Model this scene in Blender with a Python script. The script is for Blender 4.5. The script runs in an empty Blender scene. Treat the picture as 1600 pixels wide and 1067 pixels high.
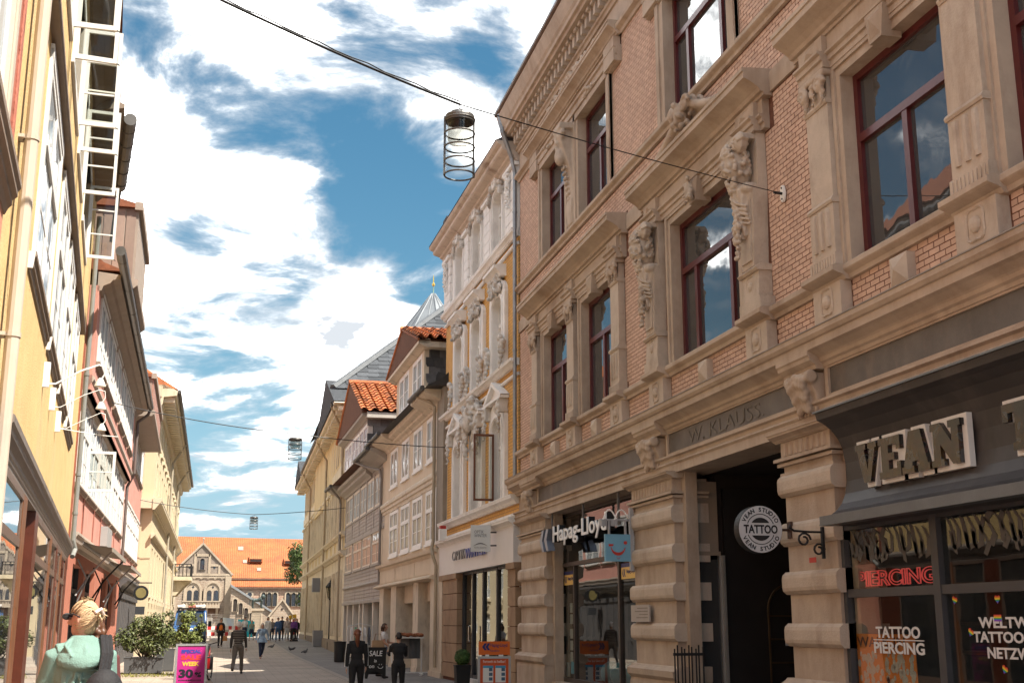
import bpy, bmesh, math, random
from mathutils import Vector, Matrix
R = math.radians
rnd = random.Random(7)
scene = bpy.context.scene
COL = scene.collection

# ------------------------------------------------------------------ camera
cam_d = bpy.data.cameras.new('camera')
cam = bpy.data.objects.new('camera', cam_d)
COL.objects.link(cam)
cam.location = (0, 0, 1.65)
cam.rotation_euler = (R(90 + 13.129), 0, R(-13.347))
cam_d.sensor_width = 36
cam_d.lens = 42.3
cam_d.clip_start = 0.05
cam_d.clip_end = 3000
scene.camera = cam

# ------------------------------------------------------------------ light
SUN = Vector((0.75 * math.cos(R(57)), -0.66 * math.cos(R(57)), math.sin(R(57)))).normalized()
sun_d = bpy.data.lights.new('sun', 'SUN')
sun_d.energy = 2.0
sun_d.angle = R(0.53)
sun_d.color = (1.0, 0.93, 0.82)
sun = bpy.data.objects.new('sun', sun_d)
sun.rotation_euler = SUN.to_track_quat('Z', 'Y').to_euler()
COL.objects.link(sun)

world = bpy.data.worlds.new('World')
scene.world = world
world.use_nodes = True
scene.view_settings.view_transform = 'Standard'
scene.view_settings.look = 'None'
scene.view_settings.exposure = 2.72
scene.view_settings.gamma = 1.0
scene.view_settings.use_curve_mapping = False
scene.cycles.use_adaptive_sampling = True
scene.cycles.max_bounces = 8
scene.cycles.use_denoising = True


def build_world():
    nt = world.node_tree
    N, L = nt.nodes, nt.links
    N.clear()
    out = N.new('ShaderNodeOutputWorld')
    bg = N.new('ShaderNodeBackground')
    bg.inputs['Strength'].default_value = 0.15
    sky = N.new('ShaderNodeTexSky')
    sky.sky_type = 'NISHITA'
    sky.sun_disc = False
    sky.sun_elevation = R(57)
    sky.sun_rotation = math.atan2(0.75, -0.66)
    sky.air_density = 1.3
    sky.dust_density = 0.6
    sky.ozone_density = 2.5
    hs = N.new('ShaderNodeHueSaturation')
    hs.inputs['Hue'].default_value = 0.483
    hs.inputs['Saturation'].default_value = 1.28
    hs.inputs['Value'].default_value = 0.122
    L.new(sky.outputs[0], hs.inputs['Color'])
    tc = N.new('ShaderNodeTexCoord')
    sep = N.new('ShaderNodeSeparateXYZ')
    L.new(tc.outputs['Generated'], sep.inputs[0])

    def m(op, a, b=None, clamp=False):
        n = N.new('ShaderNodeMath')
        n.operation = op
        n.use_clamp = clamp
        for i, v in enumerate((a, b)):
            if v is None:
                continue
            if isinstance(v, (int, float)):
                n.inputs[i].default_value = v
            else:
                L.new(v, n.inputs[i])
        return n.outputs[0]
    zc = m('MAXIMUM', sep.outputs[2], 0.0)
    den = m('ADD', zc, 0.16)
    cx = m('DIVIDE', sep.outputs[0], den)
    cy = m('DIVIDE', sep.outputs[1], den)
    comb = N.new('ShaderNodeCombineXYZ')
    L.new(cx, comb.inputs[0])
    L.new(cy, comb.inputs[1])
    comb.inputs[2].default_value = SKY_SEED

    def noise(scale, detail, rough, dist=0.0, off=None):
        n = N.new('ShaderNodeTexNoise')
        n.inputs['Scale'].default_value = scale
        n.inputs['Detail'].default_value = detail
        n.inputs['Roughness'].default_value = rough
        n.inputs['Distortion'].default_value = dist
        if off is None:
            L.new(comb.outputs[0], n.inputs['Vector'])
        else:
            a = N.new('ShaderNodeVectorMath')
            a.operation = 'ADD'
            a.inputs[1].default_value = off
            L.new(comb.outputs[0], a.inputs[0])
            L.new(a.outputs[0], n.inputs['Vector'])
        return n.outputs['Fac']
    big = noise(0.85, 3, 0.5)
    fine = noise(3.6, 12, 0.6, 0.35)
    cov = m('ADD', m('MULTIPLY', big, 0.55), m('MULTIPLY', fine, 1.7))
    # broad clear gaps and cloud banks, fixed directions in the sky
    for (dx, dy, dz, rad, w) in SKY_BLOBS:
        v = N.new('ShaderNodeVectorMath')
        v.operation = 'DISTANCE'
        v.inputs[1].default_value = Vector((dx, dy, dz)).normalized()
        L.new(tc.outputs['Generated'], v.inputs[0])
        g = m('DIVIDE', v.outputs['Value'], rad)
        g = m('MULTIPLY', m('MULTIPLY', g, g), -1.0)
        g = m('MULTIPLY', m('EXPONENT', g), w)
        cov = m('ADD', cov, g)
    mr = N.new('ShaderNodeMapRange')
    mr.interpolation_type = 'SMOOTHSTEP'
    mr.inputs['From Min'].default_value = 0.98
    mr.inputs['From Max'].default_value = 1.42
    L.new(cov, mr.inputs['Value'])
    # soft grey modelling inside the clouds
    sh = noise(2.0, 8, 0.6, 0.2, (0.11, 0.13, 0.4))
    mr2 = N.new('ShaderNodeMapRange')
    mr2.inputs['From Min'].default_value = 0.34
    mr2.inputs['From Max'].default_value = 0.72
    L.new(sh, mr2.inputs['Value'])
    cc = N.new('ShaderNodeMix')
    cc.data_type = 'RGBA'
    cc.inputs[6].default_value = (0.80, 0.85, 0.91, 1)
    cc.inputs[7].default_value = (1.08, 1.09, 1.10, 1)
    L.new(mr2.outputs[0], cc.inputs[0])
    # the thick sunlit hearts of the clouds are far brighter than their thin edges
    f2 = m('MULTIPLY', mr.outputs[0], mr.outputs[0])
    f4 = m('MULTIPLY', m('MULTIPLY', f2, f2), mr2.outputs[0])
    core = N.new('ShaderNodeVectorMath')
    core.operation = 'SCALE'
    core.inputs[0].default_value = (12.5, 12.2, 11.7)
    L.new(f4, core.inputs['Scale'])
    hz = N.new('ShaderNodeMapRange')
    hz.inputs['From Min'].default_value = 0.0
    hz.inputs['From Max'].default_value = 0.24
    hz.inputs['To Min'].default_value = 0.92
    hz.inputs['To Max'].default_value = 0.0
    L.new(zc, hz.inputs['Value'])
    hm_ = N.new('ShaderNodeMix')
    hm_.data_type = 'RGBA'
    hm_.inputs[7].default_value = (0.38, 0.70, 0.95, 1)
    L.new(hz.outputs[0], hm_.inputs[0])
    L.new(hs.outputs[0], hm_.inputs[6])
    mix = N.new('ShaderNodeMix')
    mix.data_type = 'RGBA'
    L.new(mr.outputs[0], mix.inputs[0])
    L.new(hm_.outputs[2], mix.inputs[6])
    L.new(cc.outputs[2], mix.inputs[7])
    tot = N.new('ShaderNodeVectorMath')
    tot.operation = 'ADD'
    L.new(mix.outputs[2], tot.inputs[0])
    L.new(core.outputs[0], tot.inputs[1])
    L.new(tot.outputs[0], bg.inputs['Color'])
    L.new(bg.outputs[0], out.inputs['Surface'])


SKY_SEED = 3.7
SKY_BLOBS = [(-0.025, 0.933, 0.359, 0.11, 0.173), (0.03, 0.962, 0.27, 0.1, 0.153), (0.103, 0.961, 0.258, 0.06, 0.153), (0.179, 0.9, 0.398, 0.045, 0.184), (-0.071, 0.917, 0.391, 0.05, 0.102), (-0.048, 0.982, 0.185, 0.03, 0.153), (0.046, 0.985, 0.164, 0.05, 0.102), (-0.009, 0.99, 0.141, 0.04, 0.102), (0.064, 0.975, 0.211, 0.06, 0.128), (0.124, 0.881, 0.457, 0.06, 0.082), (0.013, 0.886, 0.463, 0.05, 0.071), (-0.059, 0.967, 0.249, 0.06, 0.153), (0.106, 0.921, 0.375, 0.06, -0.231), (0.114, 0.937, 0.329, 0.045, -0.139), (0.046, 0.906, 0.421, 0.045, -0.1), (-0.034, 0.904, 0.427, 0.025, -0.138), (-0.037, 0.952, 0.305, 0.022, -0.165), (-0.023, 0.975, 0.219, 0.045, -0.162), (0.046, 0.966, 0.253, 0.02, -0.138), (0.142, 0.943, 0.302, 0.035, -0.165), (0.186, 0.874, 0.449, 0.03, -0.111), (-0.083, 0.888, 0.452, 0.03, -0.111), (0.034, 0.981, 0.189, 0.02, -0.111), (-0.026, 0.994, 0.103, 0.03, -0.138), (0.084, 0.884, 0.459, 0.03, -0.055), (0.019, 0.98, 0.199, 0.03, -0.138)]

# ------------------------------------------------------------------ materials
MATS = {}


def M(name, col, rough=0.85, var=0.18, scale=3.0, bump=0.15, bscale=60.0, metal=0.0, island=0.0, spec=0.35, dirt=None, dscale=1.2, dlo=.52, dhi=.72):
    """plain surface: base colour with grain, soft patches, optional dirt colour and per piece variation"""
    if name in MATS:
        return MATS[name]
    m = bpy.data.materials.new(name)
    m.use_nodes = True
    nt = m.node_tree
    N, L = nt.nodes, nt.links
    b = N['Principled BSDF']
    b.inputs['Roughness'].default_value = rough
    b.inputs['Metallic'].default_value = metal
    b.inputs['Specular IOR Level'].default_value = spec
    geo = N.new('ShaderNodeNewGeometry')
    n1 = N.new('ShaderNodeTexNoise')
    n1.inputs['Scale'].default_value = scale
    n1.inputs['Detail'].default_value = 6
    n1.inputs['Roughness'].default_value = 0.65
    L.new(geo.outputs['Position'], n1.inputs['Vector'])
    mr = N.new('ShaderNodeMapRange')
    mr.inputs['From Min'].default_value = 0.3
    mr.inputs['From Max'].default_value = 0.7
    mr.inputs['To Min'].default_value = 1 - var
    mr.inputs['To Max'].default_value = 1 + var
    L.new(n1.outputs['Fac'], mr.inputs['Value'])
    val = mr.outputs[0]
    if island:
        oi = N.new('ShaderNodeObjectInfo')
        ad = N.new('ShaderNodeMath')
        ad.operation = 'ADD'
        L.new(oi.outputs['Random'], ad.inputs[0])
        L.new(geo.outputs['Random Per Island'], ad.inputs[1])
        fr = N.new('ShaderNodeMath')
        fr.operation = 'FRACT'
        L.new(ad.outputs[0], fr.inputs[0])
        m2 = N.new('ShaderNodeMapRange')
        m2.inputs['To Min'].default_value = 1 - island
        m2.inputs['To Max'].default_value = 1 + island
        L.new(fr.outputs[0], m2.inputs['Value'])
        mu = N.new('ShaderNodeMath')
        mu.operation = 'MULTIPLY'
        L.new(val, mu.inputs[0])
        L.new(m2.outputs[0], mu.inputs[1])
        val = mu.outputs[0]
    rgb = N.new('ShaderNodeRGB')
    rgb.outputs[0].default_value = (*col, 1)
    colout = rgb.outputs[0]
    if dirt:
        nd = N.new('ShaderNodeTexNoise')
        nd.inputs['Scale'].default_value = dscale
        nd.inputs['Detail'].default_value = 9
        nd.inputs['Roughness'].default_value = 0.7
        mp = N.new('ShaderNodeMapping')
        mp.inputs['Scale'].default_value = (1, 1, 0.35)
        L.new(geo.outputs['Position'], mp.inputs[0])
        L.new(mp.outputs[0], nd.inputs['Vector'])
        mrd = N.new('ShaderNodeMapRange')
        mrd.inputs['From Min'].default_value = dlo
        mrd.inputs['From Max'].default_value = dhi
        L.new(nd.outputs['Fac'], mrd.inputs['Value'])
        mx = N.new('ShaderNodeMix')
        mx.data_type = 'RGBA'
        mx.inputs[6].default_value = (*col, 1)
        mx.inputs[7].default_value = (*dirt, 1)
        L.new(mrd.outputs[0], mx.inputs[0])
        colout = mx.outputs[2]
    vm = N.new('ShaderNodeVectorMath')
    vm.operation = 'SCALE'
    L.new(colout, vm.inputs[0])
    L.new(val, vm.inputs['Scale'])
    L.new(vm.outputs[0], b.inputs['Base Color'])
    if bump:
        n2 = N.new('ShaderNodeTexNoise')
        n2.inputs['Scale'].default_value = bscale
        n2.inputs['Detail'].default_value = 4
        L.new(geo.outputs['Position'], n2.inputs['Vector'])
        bp = N.new('ShaderNodeBump')
        bp.inputs['Strength'].default_value = bump
        bp.inputs['Distance'].default_value = 0.02
        L.new(n2.outputs['Fac'], bp.inputs['Height'])
        L.new(bp.outputs[0], b.inputs['Normal'])
    MATS[name] = m
    return m


def glass(name, base=(0.02, 0.024, 0.028), ior=2.2, clear=0.0, tint=(0.8, 0.85, 0.85), wav=0.0, cap=1.0):
    """window glass: fresnel mirror over a dark room (clear=0) or over a see-through pane (clear=1)"""
    if name in MATS:
        return MATS[name]
    m = bpy.data.materials.new(name)
    m.use_nodes = True
    nt = m.node_tree
    N, L = nt.nodes, nt.links
    N.clear()
    out = N.new('ShaderNodeOutputMaterial')
    g = N.new('ShaderNodeBsdfGlossy')
    g.inputs['Roughness'].default_value = 0.01
    g.inputs['Color'].default_value = (0.95, 0.98, 1, 1)
    fr = N.new('ShaderNodeFresnel')
    fr.inputs['IOR'].default_value = ior
    if clear:
        d = N.new('ShaderNodeBsdfTransparent')
        d.inputs['Color'].default_value = (*tint, 1)
    else:
        d = N.new('ShaderNodeBsdfDiffuse')
        d.inputs['Color'].default_value = (*base, 1)
    if wav:
        geo = N.new('ShaderNodeNewGeometry')
        n = N.new('ShaderNodeTexNoise')
        n.inputs['Scale'].default_value = 1.7
        L.new(geo.outputs['Position'], n.inputs['Vector'])
        bp = N.new('ShaderNodeBump')
        bp.inputs['Strength'].default_value = wav
        bp.inputs['Distance'].default_value = 0.05
        L.new(n.outputs['Fac'], bp.inputs['Height'])
        L.new(bp.outputs[0], g.inputs['Normal'])
    mx = N.new('ShaderNodeMixShader')
    cp = N.new('ShaderNodeMath')
    cp.operation = 'MULTIPLY'
    cp.inputs[1].default_value = cap
    if clear:
        gb = N.new('ShaderNodeNewGeometry')
        ft = N.new('ShaderNodeMath')
        ft.operation = 'SUBTRACT'
        ft.inputs[0].default_value = 1.0
        L.new(gb.outputs['Backfacing'], ft.inputs[1])
        fm_ = N.new('ShaderNodeMath')
        fm_.operation = 'MULTIPLY'
        L.new(fr.outputs[0], fm_.inputs[0])
        L.new(ft.outputs[0], fm_.inputs[1])
        L.new(fm_.outputs[0], cp.inputs[0])
    else:
        L.new(fr.outputs[0], cp.inputs[0])
    L.new(cp.outputs[0], mx.inputs[0])
    L.new(d.outputs[0], mx.inputs[1])
    L.new(g.outputs[0], mx.inputs[2])
    L.new(mx.outputs[0], out.inputs[0])
    MATS[name] = m
    return m


def emit(name, col, s):
    if name in MATS:
        return MATS[name]
    m = bpy.data.materials.new(name)
    m.use_nodes = True
    b = m.node_tree.nodes['Principled BSDF']
    b.inputs['Base Color'].default_value = (*col, 1)
    b.inputs['Emission Color'].default_value = (*col, 1)
    b.inputs['Emission Strength'].default_value = s
    MATS[name] = m
    return m


def brickmat(name, c1, c2, mortar, bw, bh, vec_rot, msize=0.012, rough=.8):
    """wall of small bricks too far off to tell apart: object coordinates x along the wall, z up"""
    if name in MATS:
        return MATS[name]
    m = bpy.data.materials.new(name)
    m.use_nodes = True
    nt = m.node_tree
    N, L = nt.nodes, nt.links
    b = N['Principled BSDF']
    b.inputs['Roughness'].default_value = rough
    tc = N.new('ShaderNodeTexCoord')
    mp = N.new('ShaderNodeMapping')
    mp.inputs['Rotation'].default_value = vec_rot
    L.new(tc.outputs['Object'], mp.inputs[0])
    br = N.new('ShaderNodeTexBrick')
    br.inputs['Color1'].default_value = (*c1, 1)
    br.inputs['Color2'].default_value = (*c2, 1)
    br.inputs['Mortar'].default_value = (*mortar, 1)
    br.inputs['Scale'].default_value = 1
    br.inputs['Mortar Size'].default_value = msize
    br.inputs['Brick Width'].default_value = bw
    br.inputs['Row Height'].default_value = bh
    L.new(mp.outputs[0], br.inputs['Vector'])
    n = N.new('ShaderNodeTexNoise')
    n.inputs['Scale'].default_value = 1.5
    n.inputs['Detail'].default_value = 6
    L.new(tc.outputs['Object'], n.inputs['Vector'])
    mr = N.new('ShaderNodeMapRange')
    mr.inputs['To Min'].default_value = 0.75
    mr.inputs['To Max'].default_value = 1.25
    L.new(n.outputs['Fac'], mr.inputs['Value'])
    vm = N.new('ShaderNodeVectorMath')
    vm.operation = 'SCALE'
    L.new(br.outputs['Color'], vm.inputs[0])
    L.new(mr.outputs[0], vm.inputs['Scale'])
    L.new(vm.outputs[0], b.inputs['Base Color'])
    bp = N.new('ShaderNodeBump')
    bp.inputs['Strength'].default_value = 0.5
    bp.inputs['Distance'].default_value = 0.01
    bp.invert = True
    L.new(br.outputs['Fac'], bp.inputs['Height'])
    L.new(bp.outputs[0], b.inputs['Normal'])
    MATS[name] = m
    return m


# ------------------------------------------------------------------ mesh builder
class MB:
    def __init__(s, sg=1):
        s.v, s.f, s.sg = [], [], sg

    def add(s, vs, fs):
        o = len(s.v)
        s.v += [(x * s.sg, y, z) for x, y, z in vs]
        s.f += [tuple(o + i for i in f) for f in fs]
        return s

    def box(s, x0, x1, y0, y1, z0, z1):
        return s.add([(x, y, z) for z in (z0, z1) for y in (y0, y1) for x in (x0, x1)],
                     [(0, 2, 3, 1), (4, 5, 7, 6), (0, 1, 5, 4), (2, 6, 7, 3), (0, 4, 6, 2), (1, 3, 7, 5)])

    def cbox(s, c, d, cut=0.01):
        """box with chamfered long edges"""
        (x, y, z), (a, b, h) = c, d
        a, b, h = a / 2, b / 2, h / 2
        pts = [(-a, -b + cut), (-a + cut, -b), (a - cut, -b), (a, -b + cut), (a, b - cut), (a - cut, b), (-a + cut, b), (-a, b - cut)]
        return s.prism([(x + p, y + q) for p, q in pts], 'z', z - h, z + h)

    def prism(s, poly, axis, a0, a1):
        n = len(poly)

        def P(p, a):
            if axis == 'x':
                return (a, p[0], p[1])
            if axis == 'y':
                return (p[0], a, p[1])
            return (p[0], p[1], a)
        vs = [P(p, a0) for p in poly] + [P(p, a1) for p in poly]
        fs = [tuple(range(n - 1, -1, -1)), tuple(range(n, 2 * n))] + [(i, (i + 1) % n, n + (i + 1) % n, n + i) for i in range(n)]
        return s.add(vs, fs)

    def tube(s, pts, r, n=6, caps=True, closed=False):
        pts = [Vector(p) for p in pts]
        k = len(pts)
        rs = r if isinstance(r, (list, tuple)) else [r] * k
        vs, fs = [], []
        up = None
        for i, p in enumerate(pts):
            a = pts[(i - 1) % k] if (closed or i > 0) else p
            b = pts[(i + 1) % k] if (closed or i < k - 1) else p
            t = (b - a).normalized()
            if up is None:
                up = Vector((0, 0, 1)) if abs(t.z) < 0.9 else Vector((1, 0, 0))
            u = t.cross(up)
            if u.length < 1e-5:
                u = t.cross(Vector((0.3, 1, 0.2)))
            u.normalize()
            w = u.cross(t).normalized()
            up = w
            for j in range(n):
                an = 2 * math.pi * j / n
                q = p + (u * math.cos(an) + w * math.sin(an)) * rs[i]
                vs.append(tuple(q))
        segs = k if closed else k - 1
        for i in range(segs):
            for j in range(n):
                a, b = i * n + j, i * n + (j + 1) % n
                c, d = ((i + 1) % k) * n + (j + 1) % n, ((i + 1) % k) * n + j
                fs.append((a, b, c, d))
        if caps and not closed:
            fs.append(tuple(range(n - 1, -1, -1)))
            fs.append(tuple((k - 1) * n + j for j in range(n)))
        return s.add(vs, fs)

    def lathe(s, prof, c=(0, 0, 0), n=12, axis='z'):
        vs, fs = [], []
        for r, h in prof:
            for j in range(n):
                a = 2 * math.pi * j / n
                p = (r * math.cos(a), r * math.sin(a), h)
                if axis == 'y':
                    p = (p[0], p[2], p[1])
                elif axis == 'x':
                    p = (p[2], p[0], p[1])
                vs.append((c[0] + p[0], c[1] + p[1], c[2] + p[2]))
        k = len(prof)
        for i in range(k - 1):
            for j in range(n):
                fs.append((i * n + j, i * n + (j + 1) % n, (i + 1) * n + (j + 1) % n, (i + 1) * n + j))
        fs.append(tuple(range(n - 1, -1, -1)))
        fs.append(tuple((k - 1) * n + j for j in range(n)))
        return s.add(vs, fs)

    def ball(s, c, r, n=8, m=5):
        rx, ry, rz = r if isinstance(r, (list, tuple)) else (r, r, r)
        vs = [(c[0], c[1], c[2] - rz)]
        fs = []
        for i in range(1, m):
            t = math.pi * i / m
            for j in range(n):
                a = 2 * math.pi * j / n
                vs.append((c[0] + rx * math.sin(t) * math.cos(a), c[1] + ry * math.sin(t) * math.sin(a), c[2] - rz * math.cos(t)))
        vs.append((c[0], c[1], c[2] + rz))
        for j in range(n):
            fs.append((0, 1 + (j + 1) % n, 1 + j))
        for i in range(m - 2):
            for j in range(n):
                a, b = 1 + i * n + j, 1 + i * n + (j + 1) % n
                fs.append((a, b, b + n, a + n))
        o = 1 + (m - 2) * n
        for j in range(n):
            fs.append((o + j, o + (j + 1) % n, len(vs) - 1))
        return s.add(vs, fs)

    def quad(s, a, b, c, d):
        return s.add([a, b, c, d], [(0, 1, 2, 3)])

    def grid(s, fn, nu, nv):
        vs = [fn(i / nu, j / nv) for j in range(nv + 1) for i in range(nu + 1)]
        fs = [(j * (nu + 1) + i, j * (nu + 1) + i + 1, (j + 1) * (nu + 1) + i + 1, (j + 1) * (nu + 1) + i) for j in range(nv) for i in range(nu)]
        return s.add(vs, fs)

    def wall(s, x0, x1, z0, z1, holes, y0, y1):
        """wall slab with rectangular openings (x0,x1,z0,z1), one box per free run of each column"""
        hs = [(max(min(a, b), x0), min(max(a, b), x1), c, d) for a, b, c, d in holes]
        xs = sorted({x0, x1, *[h[0] for h in hs], *[h[1] for h in hs]})
        for a, b in zip(xs, xs[1:]):
            if b - a < 1e-4:
                continue
            m = (a + b) / 2
            cuts = sorted([(h[2], h[3]) for h in hs if h[0] < m < h[1]])
            z = z0
            for c, d in cuts:
                if c > z + 1e-4:
                    s.box(a, b, y0, y1, z, min(c, z1))
                z = max(z, d)
            if z < z1 - 1e-4:
                s.box(a, b, y0, y1, z, z1)
        return s

    def mesh(s, name, mat, smooth=False):
        me = bpy.data.meshes.new(name)
        me.from_pydata(s.v, [], s.f)
        bm = bmesh.new()
        bm.from_mesh(me)
        bmesh.ops.recalc_face_normals(bm, faces=bm.faces)
        bm.to_mesh(me)
        bm.free()
        for m in (mat if isinstance(mat, (list, tuple)) else [mat]):
            me.materials.append(m)
        if smooth:
            me.polygons.foreach_set('use_smooth', [True] * len(me.polygons))
        return me

    def build(s, name, mat, parent=None, smooth=False, kind=None, loc=None, label=None):
        return put(name, s.mesh(name, mat, smooth), parent, loc, kind=kind, label=label)


def put(name, me, parent=None, loc=None, rot=None, kind=None, label=None, scale=None):
    o = bpy.data.objects.new(name, me)
    COL.objects.link(o)
    if parent is not None:
        o.parent = parent
    if loc is not None:
        o.location = loc
    if rot is not None:
        o.rotation_euler = rot
    if scale is not None:
        o.scale = scale
    if kind:
        o['kind'] = kind
    if label:
        o['label'] = label
    return o


def thing(name, label, cat, loc=(0, 0, 0), rotz=0.0, group=None):
    o = bpy.data.objects.new(name, None)
    COL.objects.link(o)
    o.location = loc
    o.rotation_euler = (0, 0, rotz)
    o.empty_display_size = 0.2
    return tag(o, label, cat, group)


def tag(o, label, cat, group=None):
    o['label'] = label
    o['category'] = cat
    if group:
        o['group'] = group
    return o


def struct(o):
    o['kind'] = 'structure'
    return o


def kids(o):
    return [c for c in ALLKIDS().get(o.name, [])]


def ALLKIDS():
    d = {}
    for c in COL.objects:
        if c.parent is not None:
            d.setdefault(c.parent.name, []).append(c)
    return d


def dup(root, loc, rotz=None, label=None, group=None, scale=None):
    d = ALLKIDS()

    def cp(o, parent):
        c = o.copy()
        COL.objects.link(c)
        if parent is not None:
            c.parent = parent
        for ch in d.get(o.name, []):
            cp(ch, c)
        return c
    r = cp(root, None)
    r.location = loc
    if rotz is not None:
        r.rotation_euler = (0, 0, rotz)
    if scale is not None:
        r.scale = scale
    if label:
        r['label'] = label
    if group:
        r['group'] = group
    return r


def apply_mods(mb, mods, mat, name, smooth=True):
    """mesh with modifiers applied (for carved stone, figures)"""
    me = mb.mesh(name + '_src', mat) if isinstance(mb, MB) else mb
    o = bpy.data.objects.new(name + '_src', me)
    COL.objects.link(o)
    for typ, kw in mods:
        md = o.modifiers.new(typ, typ)
        for k, v in kw.items():
            setattr(md, k, v)
    dg = bpy.context.evaluated_depsgraph_get()
    dg.update()
    ev = o.evaluated_get(dg)
    res = bpy.data.meshes.new_from_object(ev)
    res.name = name
    bpy.data.objects.remove(o)
    if len(res.materials) == 0:
        res.materials.append(mat)
    if smooth:
        res.polygons.foreach_set('use_smooth', [True] * len(res.polygons))
    return res


def carve(mb, mat, name, voxel=0.02, smoothit=2):
    return apply_mods(mb, [('REMESH', dict(mode='VOXEL', voxel_size=voxel)), ('SMOOTH', dict(factor=0.5, iterations=smoothit))], mat, name)


def text_mesh(body, w=None, h=None, depth=0.01, mat=None, bold=0.0, name='lettering', shear=0.0, align='LEFT', space=1.0, line=1.0):
    """built-in font turned into a mesh fitted to w x h, front at -y, standing in the xz plane, origin at lower left"""
    cu = bpy.data.curves.new(name, 'FONT')
    cu.body = body
    cu.size = 1.0
    cu.offset = bold
    cu.extrude = 0.05
    cu.resolution_u = 3
    cu.shear = shear
    cu.align_x = align
    cu.space_character = space
    cu.space_line = line
    o = bpy.data.objects.new(name, cu)
    COL.objects.link(o)
    dg = bpy.context.evaluated_depsgraph_get()
    dg.update()
    me = bpy.data.meshes.new_from_object(o.evaluated_get(dg))
    bpy.data.objects.remove(o)
    xs = [v.co.x for v in me.vertices]
    ys = [v.co.y for v in me.vertices]
    x0, x1, y0, y1 = min(xs), max(xs), min(ys), max(ys)
    sx = w / (x1 - x0) if w else None
    sy = h / (y1 - y0) if h else None
    sx = sx or sy
    sy = sy or sx
    for v in me.vertices:
        x, y, z = v.co
        v.co = ((x - x0) * sx, -(z + 0.05) / 0.1 * depth, (y - y0) * sy)
    me.materials.clear()
    me.materials.append(mat)
    me.name = name
    return me


def mould(mb, prof, s0, s1, end=0.0):
    """moulding: closed profile [(out,z)...] run along x"""
    return mb.prism(prof, 'x', s0, s1)


def cornice(mb, s0, s1, z0, z1, p0, p1, y=0.0, steps=3):
    """stepped and curved cornice that grows outwards from p0 to p1 between z0 and z1"""
    pts = [(y - 0.02, z0)]
    h = z1 - z0
    pts += [(y + p0, z0), (y + p0, z0 + h * .12)]
    for i in range(steps + 1):
        t = i / steps
        pts.append((y + p0 + (p1 - p0) * (0.15 + 0.6 * (1 - math.cos(t * math.pi / 2))), z0 + h * (.14 + .36 * t)))
    pts += [(y + p1 * .95, z0 + h * .56), (y + p1 * .95, z0 + h * .78), (y + p1, z0 + h * .80), (y + p1, z0 + h * .93), (y - 0.02, z1)]
    return mb.prism(pts, 'x', s0, s1)


def frame(p, d, side):
    """empty transform of a facade: right side x = s, left side x = -s; y points into the street"""
    if side > 0:
        return (p[0], p[1], 0), math.atan2(d[1], d[0])
    return (p[0], p[1], 0), math.atan2(-d[1], -d[0])


WCACHE = {}


def window(par, s0, s1, z0, z1, y, fmat, gmat, mull=(), trans=(), fw=0.06, bw=0.05, bars=(), sg=1, dep=0.07, split=True, name='window', label=None, topl=False):
    """a framed window: mullions/transoms at fractions, bars = list of (u0,u1,v0,v1) glazing bars in fractions; one pane per light"""
    w, h = abs(s1 - s0), z1 - z0
    key = (round(w, 2), round(h, 2), fmat.name, gmat.name, tuple(mull), tuple(trans), fw, bw, tuple(bars), dep, split, topl)
    if key not in WCACHE:
        mb = MB()
        mb.box(0, fw, 0, dep, 0, h)
        mb.box(w - fw, w, 0, dep, 0, h)
        mb.box(fw, w - fw, 0.002, dep - 0.002, 0, fw)
        mb.box(fw, w - fw, 0.002, dep - 0.002, h - fw, h)
        xs = [fw] + [u * w for u in mull] + [w - fw]
        zs = [fw] + [v * h for v in trans] + [h - fw]
        for u in mull:
            mb.box(u * w - bw / 2, u * w + bw / 2, 0.004, dep + 0.004, fw, trans[0] * h if topl else h - fw)
        for v in trans:
            mb.box(fw, w - fw, 0.0, dep + 0.012, v * h - bw / 2, v * h + bw / 2)
        for u0, u1, v0, v1 in bars:
            t = 0.013
            if abs(u1 - u0) < 1e-6:
                mb.box(u0 * w - t, u0 * w + t, dep * .3, dep * .8, v0 * h, v1 * h)
            else:
                mb.box(u0 * w, u1 * w, dep * .3 + .001, dep * .8 - .001, v0 * h - t, v0 * h + t)
        fm = mb.mesh(name, fmat)
        pm = []
        if split:
            for k, (c, d) in enumerate(zip(zs, zs[1:])):
                us = [xs[0], xs[-1]] if topl and k == len(zs) - 2 else xs
                for a, b in zip(us, us[1:]):
                    q = MB()
                    q.box(-(b - a) / 2 + .002, (b - a) / 2 - .002, 0, 0.012, -(d - c) / 2 + .002, (d - c) / 2 - .002)
                    pm.append((((a + b) / 2, dep * .4, (c + d) / 2), q.mesh('pane', gmat)))
        else:
            q = MB()
            q.box(fw * .5, w - fw * .5, dep * .4, dep * .4 + .012, fw * .5, h - fw * .5)
            pm.append(((0, 0, 0), q.mesh('pane', gmat)))
        WCACHE[key] = (fm, pm)
    fm, pm = WCACHE[key]
    x = min(s0, s1) if sg > 0 else -max(s0, s1)
    o = put(name, fm, par, (x, y, z0), label=label)
    for l, p in pm:
        put('pane', p, o, l)
    return o


def bar_grid(nx, nz, u0=0.0, u1=1.0, v0=0.0, v1=1.0):
    out = []
    for i in range(1, nx):
        u = u0 + (u1 - u0) * i / nx
        out.append((u, u, v0, v1))
    for j in range(1, nz):
        v = v0 + (v1 - v0) * j / nz
        out.append((u0, u1, v, v))
    return out
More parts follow.
